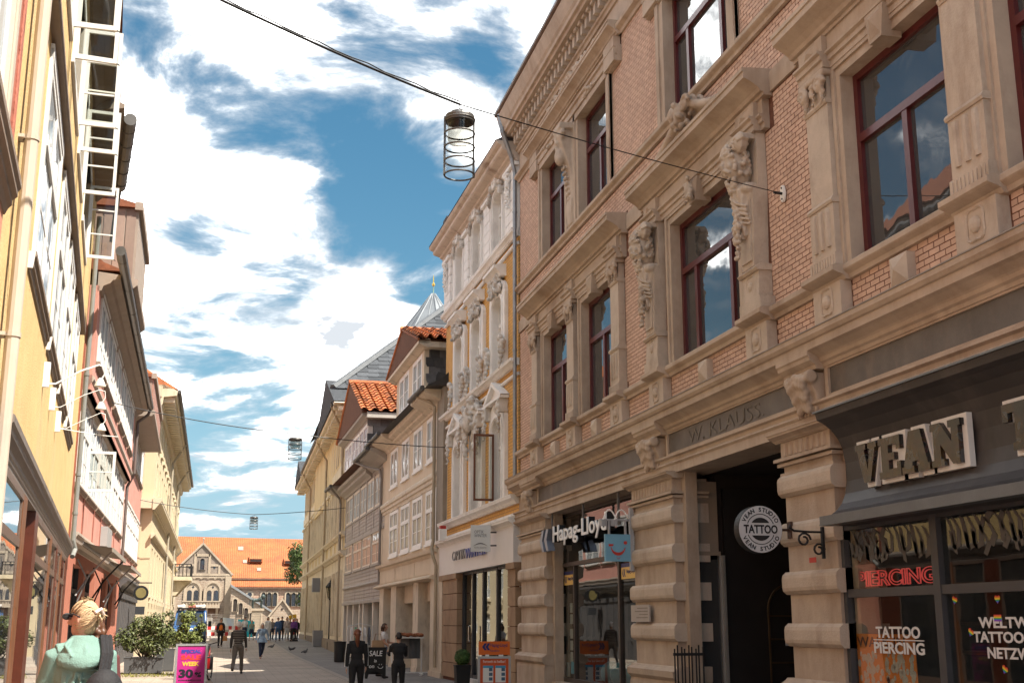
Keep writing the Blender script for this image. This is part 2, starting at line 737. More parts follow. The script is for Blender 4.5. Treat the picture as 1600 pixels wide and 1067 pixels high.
# ------------------------------------------------------------------ shared materials
STONE = M('sandstone', (0.44, 0.35, 0.275), .9, .12, 2.2, .25, 45, dirt=(0.29, 0.205, 0.145), dscale=.9, dlo=.46, dhi=.72)
STONE2 = M('sandstone_pale', (0.47, 0.385, 0.31), .9, .12, 3, .3, 40, dirt=(0.26, 0.185, 0.13), dscale=1.4, dlo=.52, dhi=.8)
MORTAR = M('mortar_dark', (0.13, 0.055, 0.034), .95, .2, 6)
BRICK = M('pink_brick', (0.55, 0.375, 0.285), .85, .08, 5, .2, 90, island=.10, dirt=(0.46, 0.29, 0.21), dscale=.8)
REDWOOD = M('oxblood_paint', (0.085, 0.012, 0.012), .35, .15, 8, .05, 30, spec=.5)
GLS = glass('window_glass', (0.05, 0.05, 0.05), 2.0, wav=.04)
SHOPGL = glass('shop_glass', ior=1.6, clear=1, tint=(.86, .88, .86), wav=.015)
THIN = glass('thin_pane', ior=1.5, clear=1, tint=(.86, .88, .86))
DARKMET = M('anthracite_metal', (0.035, 0.036, 0.04), .5, .12, 6, .06, 40, spec=.4)
ZINC = M('zinc', (0.30, 0.31, 0.32), .45, .2, 4, .05, 30, metal=.6)
WHITE = M('white_paint', (0.78, 0.77, 0.74), .6, .05, 5, .05, 40)
BLACK = M('black_paint', (0.012, 0.012, 0.013), .6, .1, 5, 0)
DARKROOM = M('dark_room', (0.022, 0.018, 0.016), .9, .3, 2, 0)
SLATEPANEL = M('weathered_frieze', (0.115, 0.10, 0.088), .55, .22, 2.5, .08, 30, dirt=(0.17, 0.13, 0.105), dscale=2.0)

p_, r_ = frame((6.8923, 0), (0, 1), 1)
bb = thing('brown_building', 'brown sandstone and pink brick building with red windows and carved bearded heads', 'building', p_, r_)


def boss(mb, s, z, y, r=.1):
    mb.ball((s, y, z), (r, r * .55, r), 10, 6)
    pts = [(s + r * 1.75 * math.cos(a) * (1 - .12 * math.cos(4 * a)), z + r * 2.0 * math.sin(a) * (1 - .12 * math.cos(4 * a))) for a in [2 * math.pi * i / 24 for i in range(24)]]
    mb.tube([(a, y, b) for a, b in pts], .014, 4, closed=True)


def volute(mb, s, y, z, r, side=1, w=.1):
    pts = []
    for i in range(15):
        a = i / 14 * 2.4 * math.pi
        q = r * (1 - .78 * i / 14)
        pts.append((s + side * q * math.cos(a), y, z + q * math.sin(a)))
    mb.tube(pts, w * .32, 5)
    mb.ball((s, y, z), (r * .3, w * .5, r * .3), 8, 5)


def garland(mb, s, y, z0, z1, r=.05, seed=1):
    q = random.Random(seed)
    n = int((z0 - z1) / (r * .75))
    for i in range(n):
        t = i / max(1, n - 1)
        w = r * 1.1 * (1 - .55 * t)
        for k in range(3):
            mb.ball((s + q.uniform(-w, w), y + q.uniform(0, r * .6), z0 + (z1 - z0) * t + q.uniform(-.01, .01)), r * q.uniform(.45, .75) * (1 - .35 * t), 7, 5)


# --- ground floor piers, one rusticated block each
BLK = [(1.37, 1.64), (1.98, 2.25), (2.56, 2.84), (3.16, 3.43)]


def pier(s0, s1):
    mb = MB()
    mb.box(s0 + .07, s1 - .07, -.4, .10, 0, 3.56)
    mb.box(s0 - .12, s0 + .08, -.22, -.03, 0, 3.93)
    mb.box(s1 - .08, s1 + .12, -.22, -.03, 0, 3.93)
    for z, p, h in ((3.43, .125, .03), (3.54, .15, .04), (3.6, .185, .04)):
        mb.box(s0 + .13 - p, s1 - .13 + p, -.45, p, z, z + h)
    mb.box(s0 + .05, s1 - .05, -.45, .125, 3.63, 3.845)
    cornice(mb, s0 - .06, s1 + .06, 3.84, 3.955, .15, .27)
    n = max(7, int((s1 - s0) / .155))
    for i in range(n):
        u = s0 + .12 + (s1 - s0 - .24) * (i + .5) / n
        mb.prism([(u - .05, .12), (u + .05, .12), (u + .03, .15), (u - .03, .15)], 'z', 3.66, 3.82)
    o = mb.build('pier', STONE, bb)
    b = MB()
    b.prism([(-.4, .0), (.19, 0), (.19, .72), (.17, .78), (-.4, .78)], 'x', s0 - .03, s1 + .03)
    b.prism([(-.4, .78), (.17, .78), (.23, .84), (.24, .93), (.17, .97), (.14, 1.0), (-.4, 1.0)], 'x', s0 - .05, s1 + .05)
    b.build('plinth', STONE, o)
    for z0, z1 in BLK:
        k = MB()
        c = .04
        k.prism([(-.45, z0), (.12, z0), (.165, z0 + c), (.175, z0 + 2 * c), (.175, z1 - 2 * c), (.165, z1 - c), (.12, z1), (-.45, z1)], 'x', s0, s1)
        k.build('block', STONE2, o)
    return o


for a, b in ((25.35, 27.75), (17.66, 19.7), (12.54, 13.92), (3.4, 5.2)):
    pier(a, b)

# --- entablature over the shops
e = MB()
e.box(3.2, 28.35, -.6, .10, 3.925, 4.05)
e.prism([(-.1, 4.05), (.10, 4.05), (.13, 4.08), (.10, 4.11), (.10, 4.16), (.145, 4.18), (.145, 4.21), (.06, 4.235), (-.1, 4.235)], 'x', 3.2, 28.35)
e.box(3.2, 28.35, -.5, -.001, 4.235, 4.63)
e.build('shop_entablature', STONE, bb)
c = MB()
c.prism([(-.05, 4.60), (.07, 4.60), (.08, 4.64), (.11, 4.66), (.12, 4.70), (.14, 4.72), (.22, 4.77), (.27, 4.79), (.275, 4.88), (.30, 4.89), (.33, 4.93), (.335, 4.985), (.15, 5.02), (-.05, 5.03)], 'x', 3.2, 28.45)
for a, b in ((25.7, 27.2), (18.05, 19.15), (12.75, 13.6)):
    c.prism([(0, 4.58), (.16, 4.58), (.17, 4.63), (.2, 4.65), (.24, 4.68), (.25, 4.72), (.27, 4.74), (.27, 4.80), (0, 4.8)], 'x', a, b)
c.build('shop_cornice', STONE, bb)
z = MB()
z.box(3.2, 28.4, .10, .345, 4.987, 5.0)
z.build('cornice_flashing', M('lead_grey', (.24, .21, .18), .6, .2), bb)
# frieze boards
for a, b in ((19.25, 26.35), (13.5, 18.1), (5.6, 12.75)):
    f = MB()
    f.box(a + .08, b - .08, .0, .03, 4.265, 4.575)
    fp = f.build('frieze_panel', SLATEPANEL, bb)
    fr = MB()
    for q in ((a - .0, a + .08), (b - .08, b)):
        fr.box(q[0], q[1], 0, .06, 4.24, 4.60)
    fr.box(a + .08, b - .08, 0, .055, 4.24, 4.265)
    fr.box(a + .08, b - .08, 0, .055, 4.575, 4.60)
    fr.build('panel_frame', STONE, fp)
    if a == 13.5:
        t = text_mesh('W. KLAUSS.', 2.7, .2, .004, M('faded_gilt', (.132, .113, .092), .6, .4, 6), bold=.0, name='faded_lettering')
        put('faded_lettering', t, fp, (17.2, .035, 4.31), (0, 0, math.pi))

# acanthus brackets in the frieze
for si, (s, w) in enumerate(((26.7, .55), (18.6, .8), (13.1, .62))):
    k = MB()
    k.prism([(-.02, 4.12), (.10, 4.12), (.14, 4.3), (.2, 4.42), (.26, 4.56), (-.02, 4.56)], 'x', s - w * .42, s + w * .42)
    for sd in (-1, 1):
        k.lathe([(.02, -.0), (.075, 0), (.085, .03), (.075, .06), (.02, .06)], (s + sd * w * .44 - (.03 if sd > 0 else .03), .2, 4.5), 12, 'x')
    q = random.Random(3)
    for i in range(5):
        u = (i - 2) * w * .15
        for j in range(6):
            t = j / 5
            k.ball((s + u * (1 - .45 * t) + q.uniform(-.01, .01), .27 - .13 * t + .02 * (j % 2), 4.52 - .34 * t - .03 * abs(i - 2)), (w * .09, .05, .055), 7, 5)
    put('acanthus_bracket', carve(k, STONE, 'acanthus_bracket', .018, 1), bb)
    g = MB()
    for i in range(6):
        u = s - .36 * w + .72 * w * i / 5
        g.prism([(u - .03, 4.145), (u + .03, 4.145), (u + .012, 4.06), (u - .012, 4.06)], 'y', .1, .135)
    g.build('guttae', STONE, bb)

# --- the brick wall with stone parts
GROUPS = [('AB', [(23.9, 25.8), (20.9, 22.83)], [26.36, 23.35, 20.40], .5), ('C', [(15.1, 17.7)], [], 0), ('D', [(9.95, 12.0), (7.05, 9.1), (4.15, 6.2)], [12.45, 9.52, 6.62, 3.8], .58)]
Z1a, Z1b, Z2a, Z2b = 5.7, 8.0, 9.83, 12.08
holes = []
for _, ws, _, _ in GROUPS:
    holes += [(a, b, Z1a, Z1b) for a, b in ws] + [(a, b, Z2a, Z2b) for a, b in ws]
w = MB()
w.wall(3.2, 28.22, 4.9, 14.3, [(a - .03, b + .03, c2 - .03, d + .03) for a, b, c2, d in holes], -.49, -.014)
w.build('mortar_wall', MORTAR, bb)
w = MB()
w.box(3.2, 28.22, -9, -8.6, 0, 14.3)
w.box(28.0, 28.22, -8.6, -.5, 0, 14.3)
w.box(3.2, 3.5, -8.6, -.5, 0, 14.3)
w.build('rear_wall', MORTAR, bb)

block = [(20.14, 26.62, 5.5, 8.15), (19.9, 26.87, 8.15, 9.02), (14.14, 18.58, 5.68, 8.15), (13.86, 18.84, 8.15, 8.97), (3.2, 12.75, 5.5, 8.15), (3.2, 12.97, 8.15, 8.97),
         (20.63, 26.07, 9.6, 12.06), (20.05, 26.65, 12.06, 13.6), (14.79, 18.01, 9.6, 12.06), (14.3, 18.45, 12.06, 13.6), (3.88, 12.27, 9.6, 12.06), (3.6, 12.75, 12.06, 13.6),
         (3.2, 28.22, 5.5, 5.69), (3.2, 28.22, 9.62, 9.84), (3.2, 28.22, 8.62, 8.93), (3.2, 28.22, 12.62, 14.5)]
PED = [26.36, 23.35, 20.40, 18.3, 14.42, 12.45, 9.52, 6.62, 3.8]
for s in PED:
    block += [(s - .345, s + .345, 5.0, 5.5), (s - .335, s + .335, 5.5, 5.85)]
block = [(a - .004, b + .004, c2 - .004, d + .004) for a, b, c2, d in block]
BL, BH, GAP, VG_ = .195, .0675, .0115, .017
bricks = []
for k in range(int((12.7 - 5.03) / BH)):
    z0 = 5.03 + k * BH
    zc = z0 + BH / 2
    free = [(3.2, 28.2)]
    for a, b, c2, d in block:
        if c2 < zc < d:
            nf = []
            for u, v in free:
                if b <= u or a >= v:
                    nf.append((u, v))
                else:
                    if a > u:
                        nf.append((u, a))
                    if b < v:
                        nf.append((b, v))
            free = nf
    off = BL / 2 if k % 2 else 0
    for u, v in free:
        i = math.floor((u - off) / BL)
        while i * BL + off < v:
            a, b = max(u, i * BL + off) + VG_ / 2, min(v, (i + 1) * BL + off) - VG_ / 2
            if b - a > .02:
                bricks.append((a, b, z0 + GAP / 2, z0 + BH - GAP / 2))
            i += 1
bricks = [q for q in bricks if q[0] > 8.6]
# the brick shelves in the parapet strips stand proud
rb = random.Random(5)


def brickbox(mb, q, base=(0, 0, 0)):
    y = rb.uniform(-.010, -.007)
    mb.box(q[0] - base[0], q[1] - base[0], -.016, y, q[2] - base[2], q[3] - base[2])


full = [q for q in bricks if abs((q[1] - q[0]) - (BL - VG_)) < 1e-3]
key = lambda q: (q[0] ** 2 + (q[2] - 1.65) ** 2)
near = set(sorted(full, key=key)[:296])
proto = MB().box(0, BL - VG_, -.016, -.008, 0, BH - GAP).mesh('brick', BRICK)
for q in sorted(near):
    put('brick', proto, bb, (q[0], rb.uniform(-.002, .001), q[2]))
st = MB()
for q in bricks:
    if q not in near:
        brickbox(st, q)
me = bpy.data.meshes.new('brickwork')
me.from_pydata(st.v, [], st.f)
me.materials.append(BRICK)
put('brickwork', me, bb, kind='stuff')

# --- strings, bands
s_ = MB()
prof = lambda z, p: [(-.05, z), (p * .35, z), (p * .45, z + .05), (p * .9, z + .085), (p, z + .10), (p, z + .155), (p * .8, z + .175), (-.05, z + .19)]
for zz in (5.5, 9.64):
    mould(s_, prof(zz, .12), 3.2, 28.3)
for s in PED:
    mould(s_, prof(5.495, .25), s - .40, s + .40)
s_.box(3.2, 28.22, -.1, .025, 8.63, 8.92)
s_.build('sill_string', STONE, bb)

# --- pedestals with bosses, diamond stones
for s in PED:
    pd = MB()
    pd.box(s - .33, s + .33, -.1, .13, 5.0, 5.5)
    pd.box(s - .36, s + .36, -.1, .145, 5.0, 5.1)
    boss(pd, s, 5.31, .135, .085)
    pd.build('pedestal', STONE2, bb)
for s in (24.85, 21.87, 16.4, 10.95, 8.05):
    dm = MB()
    dm.box(s - .17, s + .17, -.05, .09, 5.12, 5.44)
    dm.add([(s - .17, .09, 5.12), (s + .17, .09, 5.12), (s + .17, .09, 5.44), (s - .17, .09, 5.44), (s, .16, 5.28)], [(0, 1, 4), (1, 2, 4), (2, 3, 4), (3, 0, 4)])
    dm.build('diamond_stone', STONE2, bb)


def surround(mb, s0, s1, z0, z1, wd=.17, p=.03):
    for a, b in ((s0 - wd, s0), (s1, s1 + wd)):
        mb.box(a, b, -.5, p, z0 - .02, z1)
    mb.box(s0 - wd, s1 + wd, -.5, p, z1, z1 + .2)
    q = p + .03
    mb.box(s0 - wd, s0 - wd * .55, 0, q, z0, z1 + .2)
    mb.box(s1 + wd * .55, s1 + wd, 0, q, z0, z1 + .2)
    mb.box(s0 - wd * .55, s1 + wd * .55, 0, q, z1 + .11, z1 + .2)


def keystone(mb, s, z0, z1, p=.16, w=.17):
    mb.prism([(s - w * .75, z0), (s + w * .75, z0), (s + w * 1.15, z1), (s - w * 1.15, z1)], 'y', -.1, p)
    mb.add([(s - w * .7, p, z0 + .04), (s + w * .7, p, z0 + .04), (s + w, p, z1 - .04), (s - w, p, z1 - .04), (s, p + .07, z0 * .35 + z1 * .65)], [(0, 1, 4), (1, 2, 4), (2, 3, 4), (3, 0, 4)])


for g, ws, pil, pw in GROUPS:
    for a, b in ws:
        sr = MB()
        surround(sr, a, b, Z1a, Z1b)
        keystone(sr, (a + b) / 2, 7.93, 8.3, .15)
        sr.build('window_surround', STONE, bb)
        sr = MB()
        surround(sr, a, b, Z2a, Z2b, .3 if g == 'C' else .26, .05)
        sr.build('window_surround', STONE, bb)

# --- pilasters
for g, ws, pil, pw in GROUPS:
    for s in pil:
        h = pw / 2
        m = MB()
        m.box(s - h - .02, s + h + .02, -.2, .16, 5.68, 5.84)
        m.box(s - h, s + h, -.2, .135, 5.84, 6.5)
        for i in range(3):
            u = s + (i - 1) * h * .55
            m.tube([(u, .125, 5.95), (u, .135, 6.0), (u, .135, 6.36), (u, .125, 6.41)], h * .15, 8)
        mould(m, [(-.1, 6.46), (.15, 6.46), (.165, 6.49), (.15, 6.52), (.13, 6.54), (-.1, 6.54)], s - h - .02, s + h + .02)
        m.box(s - h * .93, s + h * .93, -.2, .115, 6.54, 7.8)
        mould(m, [(-.1, 7.72), (.13, 7.72), (.15, 7.75), (.15, 7.77), (.13, 7.79), (-.1, 7.79)], s - h * .98, s + h * .98)
        m.box(s - h * .85, s + h * .85, -.2, .1, 7.78, 8.2)
        for i in range(9):
            u = s - h + .03 + (2 * h - .06) * i / 8
            m.box(u - .012, u + .012, .1, .17, 5.70, 5.82)
        po = m.build('pilaster', STONE2, bb)
        k = MB()
        k.box(s - h * 1.1, s + h * 1.1, -.0, .19, 8.08, 8.15)
        for sd in (-1, 1):
            volute(k, s + sd * h * .7, .17, 7.97, .1, sd, .15)
        garland(k, s, .14, 8.08, 7.80, .055, 4)
        for sd in (-1, 1):
            garland(k, s + sd * h * .72, .14, 7.93, 7.76, .045, 5)
        put('capital', carve(k, STONE, 'capital', .016, 1), po)

# --- entablatures over first floor windows
en = MB()
for a, b in ((20.02, 26.75), (13.98, 18.72), (3.2, 12.85)):
    mould(en, [(-.1, 8.16), (.07, 8.16), (.07, 8.24), (.1, 8.25), (.1, 8.31), (.14, 8.33), (.14, 8.36), (-.1, 8.36)], a, b)
    en.box(a, b, -.1, .09, 8.36, 8.6)
    cornice(en, a - .12, b + .12, 8.58, 8.97, .12, .42)
for s in PED:
    en.box(s - .3, s + .3, 0, .16, 8.15, 8.58)
    en.add([(s - .2, .16, 8.39), (s + .2, .16, 8.39), (s + .2, .16, 8.55), (s - .2, .16, 8.55), (s, .21, 8.47)], [(0, 1, 4), (1, 2, 4), (2, 3, 4), (3, 0, 4)])
    mould(en, [(0, 8.16), (.17, 8.16), (.17, 8.24), (.2, 8.25), (.2, 8.31), (.24, 8.33), (.24, 8.36), (0, 8.36)], s - .32, s + .32)
en.build('window_entablature', STONE, bb)

# --- bearded herms beside the wide window
hm = MB()
qr = random.Random(9)
hm.ball((0, .30, 7.74), (.165, .18, .235), 14, 10)
hm.ball((0, .22, 7.62), (.12, .14, .18), 12, 8)
hm.tube([(0, .46, 7.80), (0, .505, 7.71), (0, .49, 7.685)], [.025, .038, .032], 7)
hm.tube([(-.12, .43, 7.83), (0, .475, 7.815), (.12, .43, 7.83)], .028, 6)
for sd in (-1, 1):
    hm.ball((sd * .065, .44, 7.785), .026, 7, 5)
    hm.ball((sd * .085, .425, 7.70), (.05, .04, .045), 7, 5)
    hm.tube([(0, .478, 7.66), (sd * .05, .475, 7.64), (sd * .1, .43, 7.60)], [.028, .026, .018], 6)
for i in range(34):
    a = qr.uniform(-1.25, 1.25)
    zz = qr.uniform(7.36, 7.62)
    rr = .15 * (.45 + .55 * (zz - 7.33) / .3)
    hm.ball((rr * math.sin(a), .30 + rr * 1.05 * math.cos(a), zz), qr.uniform(.026, .042), 7, 5)
for i in range(95):
    a = qr.uniform(-math.pi, math.pi)
    zz = qr.uniform(7.84, 8.03) if abs(a) < .9 else qr.uniform(7.56, 8.02)
    rr = .20 * math.sqrt(max(.1, 1 - ((zz - 7.74) / .34) ** 2))
    hm.ball((rr * math.sin(a), .30 + rr * math.cos(a), zz), qr.uniform(.028, .044), 7, 5)
hm.box(-.24, .24, 0, .34, 8.07, 8.15)
for sd in (-1, 1):
    volute(hm, sd * .19, .3, 8.0, .085, sd, .3)
for sd in (-1, 1):
    hm.ball((sd * .17, .20, 7.36), (.11, .12, .08), 10, 7)


def robe(u, v):
    a = (u - .5) * math.pi * 1.16
    zz = 7.46 - .72 * v
    rr = .265 * (1 - .42 * v) * (1 - .25 * max(0, .12 - v) / .12)
    fold = .022 * math.sin(9 * a + 10 * v + 2.5 * math.sin(a * 2)) + .012 * math.sin(17 * a - 14 * v)
    rr = rr + fold * (.4 + v)
    return (rr * math.sin(a), .12 + rr * math.cos(a) * .95, zz - .05 * math.cos(a * 1.4) * v + .02 * math.sin(6 * a) * v)


nu, nv = 34, 16
vs, fs = [], []
for j in range(nv + 1):
    for i in range(nu):
        vs.append(robe(i / (nu - 1), j / nv))
    vs.append((0, -.05, 7.46 - .72 * j / nv))
W_ = nu + 1
for j in range(nv):
    for i in range(W_):
        fs.append((j * W_ + i, j * W_ + (i + 1) % W_, (j + 1) * W_ + (i + 1) % W_, (j + 1) * W_ + i))
fs.append(tuple(range(W_ - 1, -1, -1)))
fs.append(tuple(nv * W_ + i for i in range(W_)))
hm.add(vs, fs)
for j in range(5):
    hm.tube([(.22 - .02 * j, .24, 7.40 - .045 * j), (.08, .355 - .012 * j, 7.29 - .062 * j), (-.08, .35 - .014 * j, 7.17 - .066 * j), (-.2, .25 - .01 * j, 7.10 - .06 * j)], .019, 6)
garland(hm, 0, .30, 6.85, 6.42, .075, 6)
garland(hm, -.02, .33, 7.05, 6.8, .06, 8)
HERM = carve(hm, STONE2, 'herm', .0105, 1)
for s in (18.3, 14.42):
    m = MB()
    m.box(s - .33, s + .33, -.2, .20, 5.68, 5.84)
    m.prism([(-.2, 5.84), (.19, 5.84), (.17, 6.22), (-.2, 6.22)], 'x', s - .27, s + .27)
    boss(m, s, 6.03, .17, .075)
    mould(m, [(-.1, 6.2), (.2, 6.2), (.23, 6.235), (.2, 6.27), (.17, 6.29), (-.1, 6.29)], s - .30, s + .30)
    m.prism([(s - .19, 6.28), (s + .19, 6.28), (s + .27, 7.4), (s - .27, 7.4)], 'y', -.2, .20)
    m.prism([(s - .15, 6.36), (s + .15, 6.36), (s + .21, 7.2), (s - .21, 7.2)], 'y', .2, .225)
    m.box(s - .27, s + .27, -.2, .12, 7.4, 8.16)
    ho = m.build('herm_pilaster', STONE2, bb)
    put('herm', HERM, ho, (s, .02, 0))
    for i in range(0):
        pass

# --- broken scroll pediment and keystone mask over the wide window
k = MB()
for sd in (-1, 1):
    pts = [(16.4 + sd * (1.75 - 1.5 * t), .22, 9.0 + .44 * (t ** 1.6) + (.0 if t < 1 else 0)) for t in [i / 10 for i in range(11)]]
    k.tube(pts, .075, 8)
    k.tube([(p[0], .12, p[2] - .06) for p in pts], .06, 6)
    for w_ in (.1, .22, .34):
        volute(k, 16.4 + sd * .27, w_, 9.42, .15, sd, .13)
    k.prism([(16.4 + sd * 1.7, 8.97), (16.4 + sd * .1, 8.97), (16.4 + sd * .1, 9.5), (16.4 + sd * .5, 9.4), (16.4 + sd * 1.2, 9.1)], 'y', .0, .13)
q = random.Random(2)
k.ball((16.4, .27, 9.35), (.13, .16, .2), 10, 7)
for i in range(40):
    k.ball((16.4 + q.uniform(-.28, .28), .25 + q.uniform(0, .15), 9.25 + q.uniform(-.2, .28)), q.uniform(.03, .06), 7, 5)
put('scroll_pediment', carve(k, STONE, 'scroll_pediment', .02, 1), bb)
k = MB()
k.ball((16.4, .2, 8.12), (.1, .08, .15), 10, 7)
for i in range(26):
    k.ball((16.4 + q.uniform(-.13, .13), .2 + q.uniform(0, .06), 8.1 + q.uniform(-.17, .2)), q.uniform(.025, .045), 7, 5)
put('mask', carve(k, STONE2, 'mask', .015, 1), bb)

# --- second floor: bracket between the paired windows, ornaments, main cornice
for s in (23.35, 9.52, 6.62):
    k = MB()
    h = .26
    k.box(s - h, s + h, -.2, .06, 9.83, 12.05)
    k.prism([(.0, 9.85), (.10, 9.85), (.12, 10.3), (.09, 10.5), (.12, 11.0), (.27, 11.5), (.36, 11.75), (.36, 11.9), (.0, 12.0)], 'x', s - h * .72, s + h * .72)
    for sd in (-1, 1):
        volute(k, s + sd * h * .6, .3, 11.8, .11, sd, .2)
    k.ball((s, .3, 11.35), (.13, .12, .2), 10, 7)
    garland(k, s, .34, 11.8, 11.4, .07, 3)
    for i in range(7):
        for j in range(2):
            k.ball((s + (j - .5) * .12, .22 - .02 * i, 11.1 - .11 * i), .045, 7, 5)
    k.box(s - h * 1.05, s + h * 1.05, 0, .38, 11.93, 12.06)
    put('console_bracket', carve(k, STONE2, 'console_bracket', .022, 1), bb)

k = MB()
for a, b in ((20.05, 26.65), (14.3, 18.45), (3.6, 12.75)):
    mould(k, [(-.1, 12.06), (.08, 12.06), (.08, 12.2), (.11, 12.21), (.11, 12.34), (.15, 12.36), (.15, 12.4), (-.1, 12.4)], a, b)
    k.box(a + .15, b - .15, -.1, .06, 12.4, 12.6)
    cornice(k, a - .08, b + .08, 12.58, 12.86, .1, .3)
    for s in (a + .35, b - .35):
        k.box(s - .32, s + .32, 0, .14, 12.08, 12.58)
mould(k, [(-.1, 12.58), (.03, 12.58), (.05, 12.64), (.13, 12.68), (.14, 12.74), (.0, 12.8), (-.1, 12.8)], 3.2, 28.25)
k.box(3.2, 28.22, -.1, .0, 12.8, 13.5)
mould(k, [(-.1, 13.38), (.04, 13.38), (.06, 13.44), (.1, 13.46), (.1, 13.52), (-.1, 13.52)], 3.2, 28.25)
k.box(3.2, 28.22, -.1, .04, 13.5, 13.86)
mould(k, [(-.1, 13.84), (.34, 13.84), (.36, 13.9), (.42, 13.92), (.43, 14.0), (.47, 14.06), (.52, 14.2), (.56, 14.34), (.56, 14.42), (-.1, 14.46)], 3.2, 28.4)
k.build('main_cornice', STONE, bb)
den = MB().box(0, .13, .03, .20, 13.54, 13.80).box(-.02, .15, .03, .26, 13.76, 13.835).mesh('dentil', STONE2)
for i in range(83):
    put('dentil', den, bb, (3.3 + .3 * i, 0, 0))
k = MB()
q = random.Random(4)
for (a, b) in ((21.0, 25.7),):
    s = a
    while s < b:
        t = abs((s - (a + b) / 2) / ((b - a) / 2))
        hgt = .10 + .17 * (1 - t)
        for i in range(5):
            k.ball((s + q.uniform(-.06, .06), .04 + q.uniform(0, .08), 12.98 + q.uniform(-.06, 1) * hgt), q.uniform(.035, .075), 7, 5)
        s += .085
    for sd in (-1, 1):
        for i in range(3):
            volute(k, (a + b) / 2 + sd * (.5 + .7 * i), .08, 13.06, .12, sd, .12)
for s in (24.9, 21.9):
    for i in range(16):
        k.ball((s + q.uniform(-.5, .5), .08 + q.uniform(0, .05), 12.3 + q.uniform(-.09, .09)), q.uniform(.03, .05), 7, 5)
put('frieze_ornament', carve(k, STONE2, 'frieze_ornament', .024, 1), bb)
k = MB()
k.prism([(.5, 14.42), (.58, 14.40), (.62, 14.43), (.62, 14.5), (.52, 14.52)], 'x', 3.2, 28.45)
k.build('gutter', M('copper_brown', (.10, .06, .04), .5, .2), bb)
rf = MB()
rf.prism([(.55, 14.47), (-4.2, 17.4), (-9, 14.47)], 'x', 3.2, 28.3)
rf.build('roof', M('roof_brown', (.16, .08, .055), .9, .25), bb)
# stone attic dormer whose edge shows above the eaves
k = MB()
k.box(19.0, 22.8, -1.6, .05, 14.45, 17.2)
cornice(k, 18.9, 22.9, 16.2, 16.6, .05, .3)
for s in (19.3, 22.5):
    k.box(s - .2, s + .2, 0, .14, 14.5, 16.2)
k.build('attic_dormer', STONE2, bb)

# --- windows
tr = .64
for g, ws, pil, pw in GROUPS:
    for a, b in ws:
        for zz in ((Z1a, Z1b), (Z2a, Z2b)):
            mu = (.24, .76) if g == 'C' else (.5,)
            window(bb, a, b, zz[0] + .02, zz[1], -.24, REDWOOD, GLS, mull=mu, trans=(tr,), fw=.085, bw=.1, dep=.1, topl=True)
    dk = MB()
rooms = MB()
rooms.box(3.5, 28.0, -.9, -.88, 5.2, 14)
rooms.build('room_back', DARKROOM, bb)

# --- downpipe with hopper at the party wall
dp = MB()
dp.tube([(28.33, .10, 4.9), (28.33, .10, 12.9)], .05, 8)
dp.tube([(28.33, .10, 12.9), (28.3, .2, 13.3), (28.2, .45, 13.9), (28.2, .5, 14.4)], [.05, .055, .07, .1], 8)
for zz in (6.3, 8.2, 10.1, 11.8):
    dp.tube([(28.33, .10, zz), (28.33, .10, zz + .05)], .062, 8)
dp.build('downpipe', ZINC, bb)

# ------------------------------------------------------------------ passage between the piers
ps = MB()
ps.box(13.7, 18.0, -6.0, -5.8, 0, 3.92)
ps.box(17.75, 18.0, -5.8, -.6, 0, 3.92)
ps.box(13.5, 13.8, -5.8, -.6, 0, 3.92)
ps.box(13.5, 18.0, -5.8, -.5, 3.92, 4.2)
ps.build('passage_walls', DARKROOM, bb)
pn = MB()
pn.box(17.68, 17.74, -.60, -.235, 2.72, 3.80)
pn.box(17.65, 17.74, -.62, -.235, 2.66, 2.72)
pn.build('passage_panel', M('beige_panel', (.26, .21, .165), .8, .08), bb)
dr = MB()
dr.box(17.66, 17.74, -.64, -.60, 0, 2.66)
dr.box(17.6, 17.74, -.67, -.63, 0, 2.66)
dr.build('door_frame', M('brushed_metal', (.33, .32, .30), .4, .1, metal=.5), bb)
d = MB()
d.box(17.66, 17.74, -3.2, -.70, 0, 3.7)
door = d.build('passage_door', M('black_door', (.016, .014, .014), .5, .2), bb)
a_ = MB()
pts = [(-1.75 + .38 * math.cos(t), 1.85 + .38 * math.sin(t)) for t in [math.pi * i / 12 for i in range(13)]] + [(-2.13, .7), (-1.37, .7)]
a_.tube([(17.64, p[0], p[1]) for p in pts], .02, 6, closed=True)
for zz in (1.05, 1.4, 1.75):
    a_.box(17.63, 17.655, -2.13, -1.37, zz - .012, zz + .012)
a_.build('arched_glazing', M('dark_brass', (.09, .06, .035), .4, .2, metal=.6), door)
a_ = MB()
a_.box(17.6, 17.62, -1.93, -1.62, 1.42, 1.58)
a_.build('notice_top', M('notice_blue', (.06, .30, .5), .6), door)
a_ = MB()
a_.box(17.6, 17.62, -1.93, -1.62, 1.30, 1.42)
a_.build('notice', M('notice_grey', (.45, .47, .5), .6), door)
a_ = MB()
a_.box(17.70, 17.74, -.59, -.25, .6, 2.6)
a_.build('pane', GLS, bb)
kb = MB()
kb.box(17.60, 17.66, -.2, -.12, 1.72, 1.86)
kb.box(17.60, 17.655, -.2, -.12, 1.86, 1.92)
kb.build('intercom', BLACK, bb)
pl = MB()
pl.box(18.72, 19.62, .17, .19, 1.66, 1.93)
pq = pl.build('stone_plaque', M('plaque_grey', (.36, .32, .29), .5, .08), bb)
t_ = MB()
for i, wv in enumerate((.5, .62, .4, .55)):
    t_.box(18.8, 18.8 + wv, .19, .192, 1.87 - .05 * i, 1.885 - .05 * i)
t_.build('plaque_lines', M('plaque_lines', (.2, .17, .15), .6), pq)
hn = MB()
hn.box(13.0, 13.16, .171, .18, 2.33, 2.39)
hn.build('house_number', M('sign_red', (.45, .04, .03), .5, .05), bb)
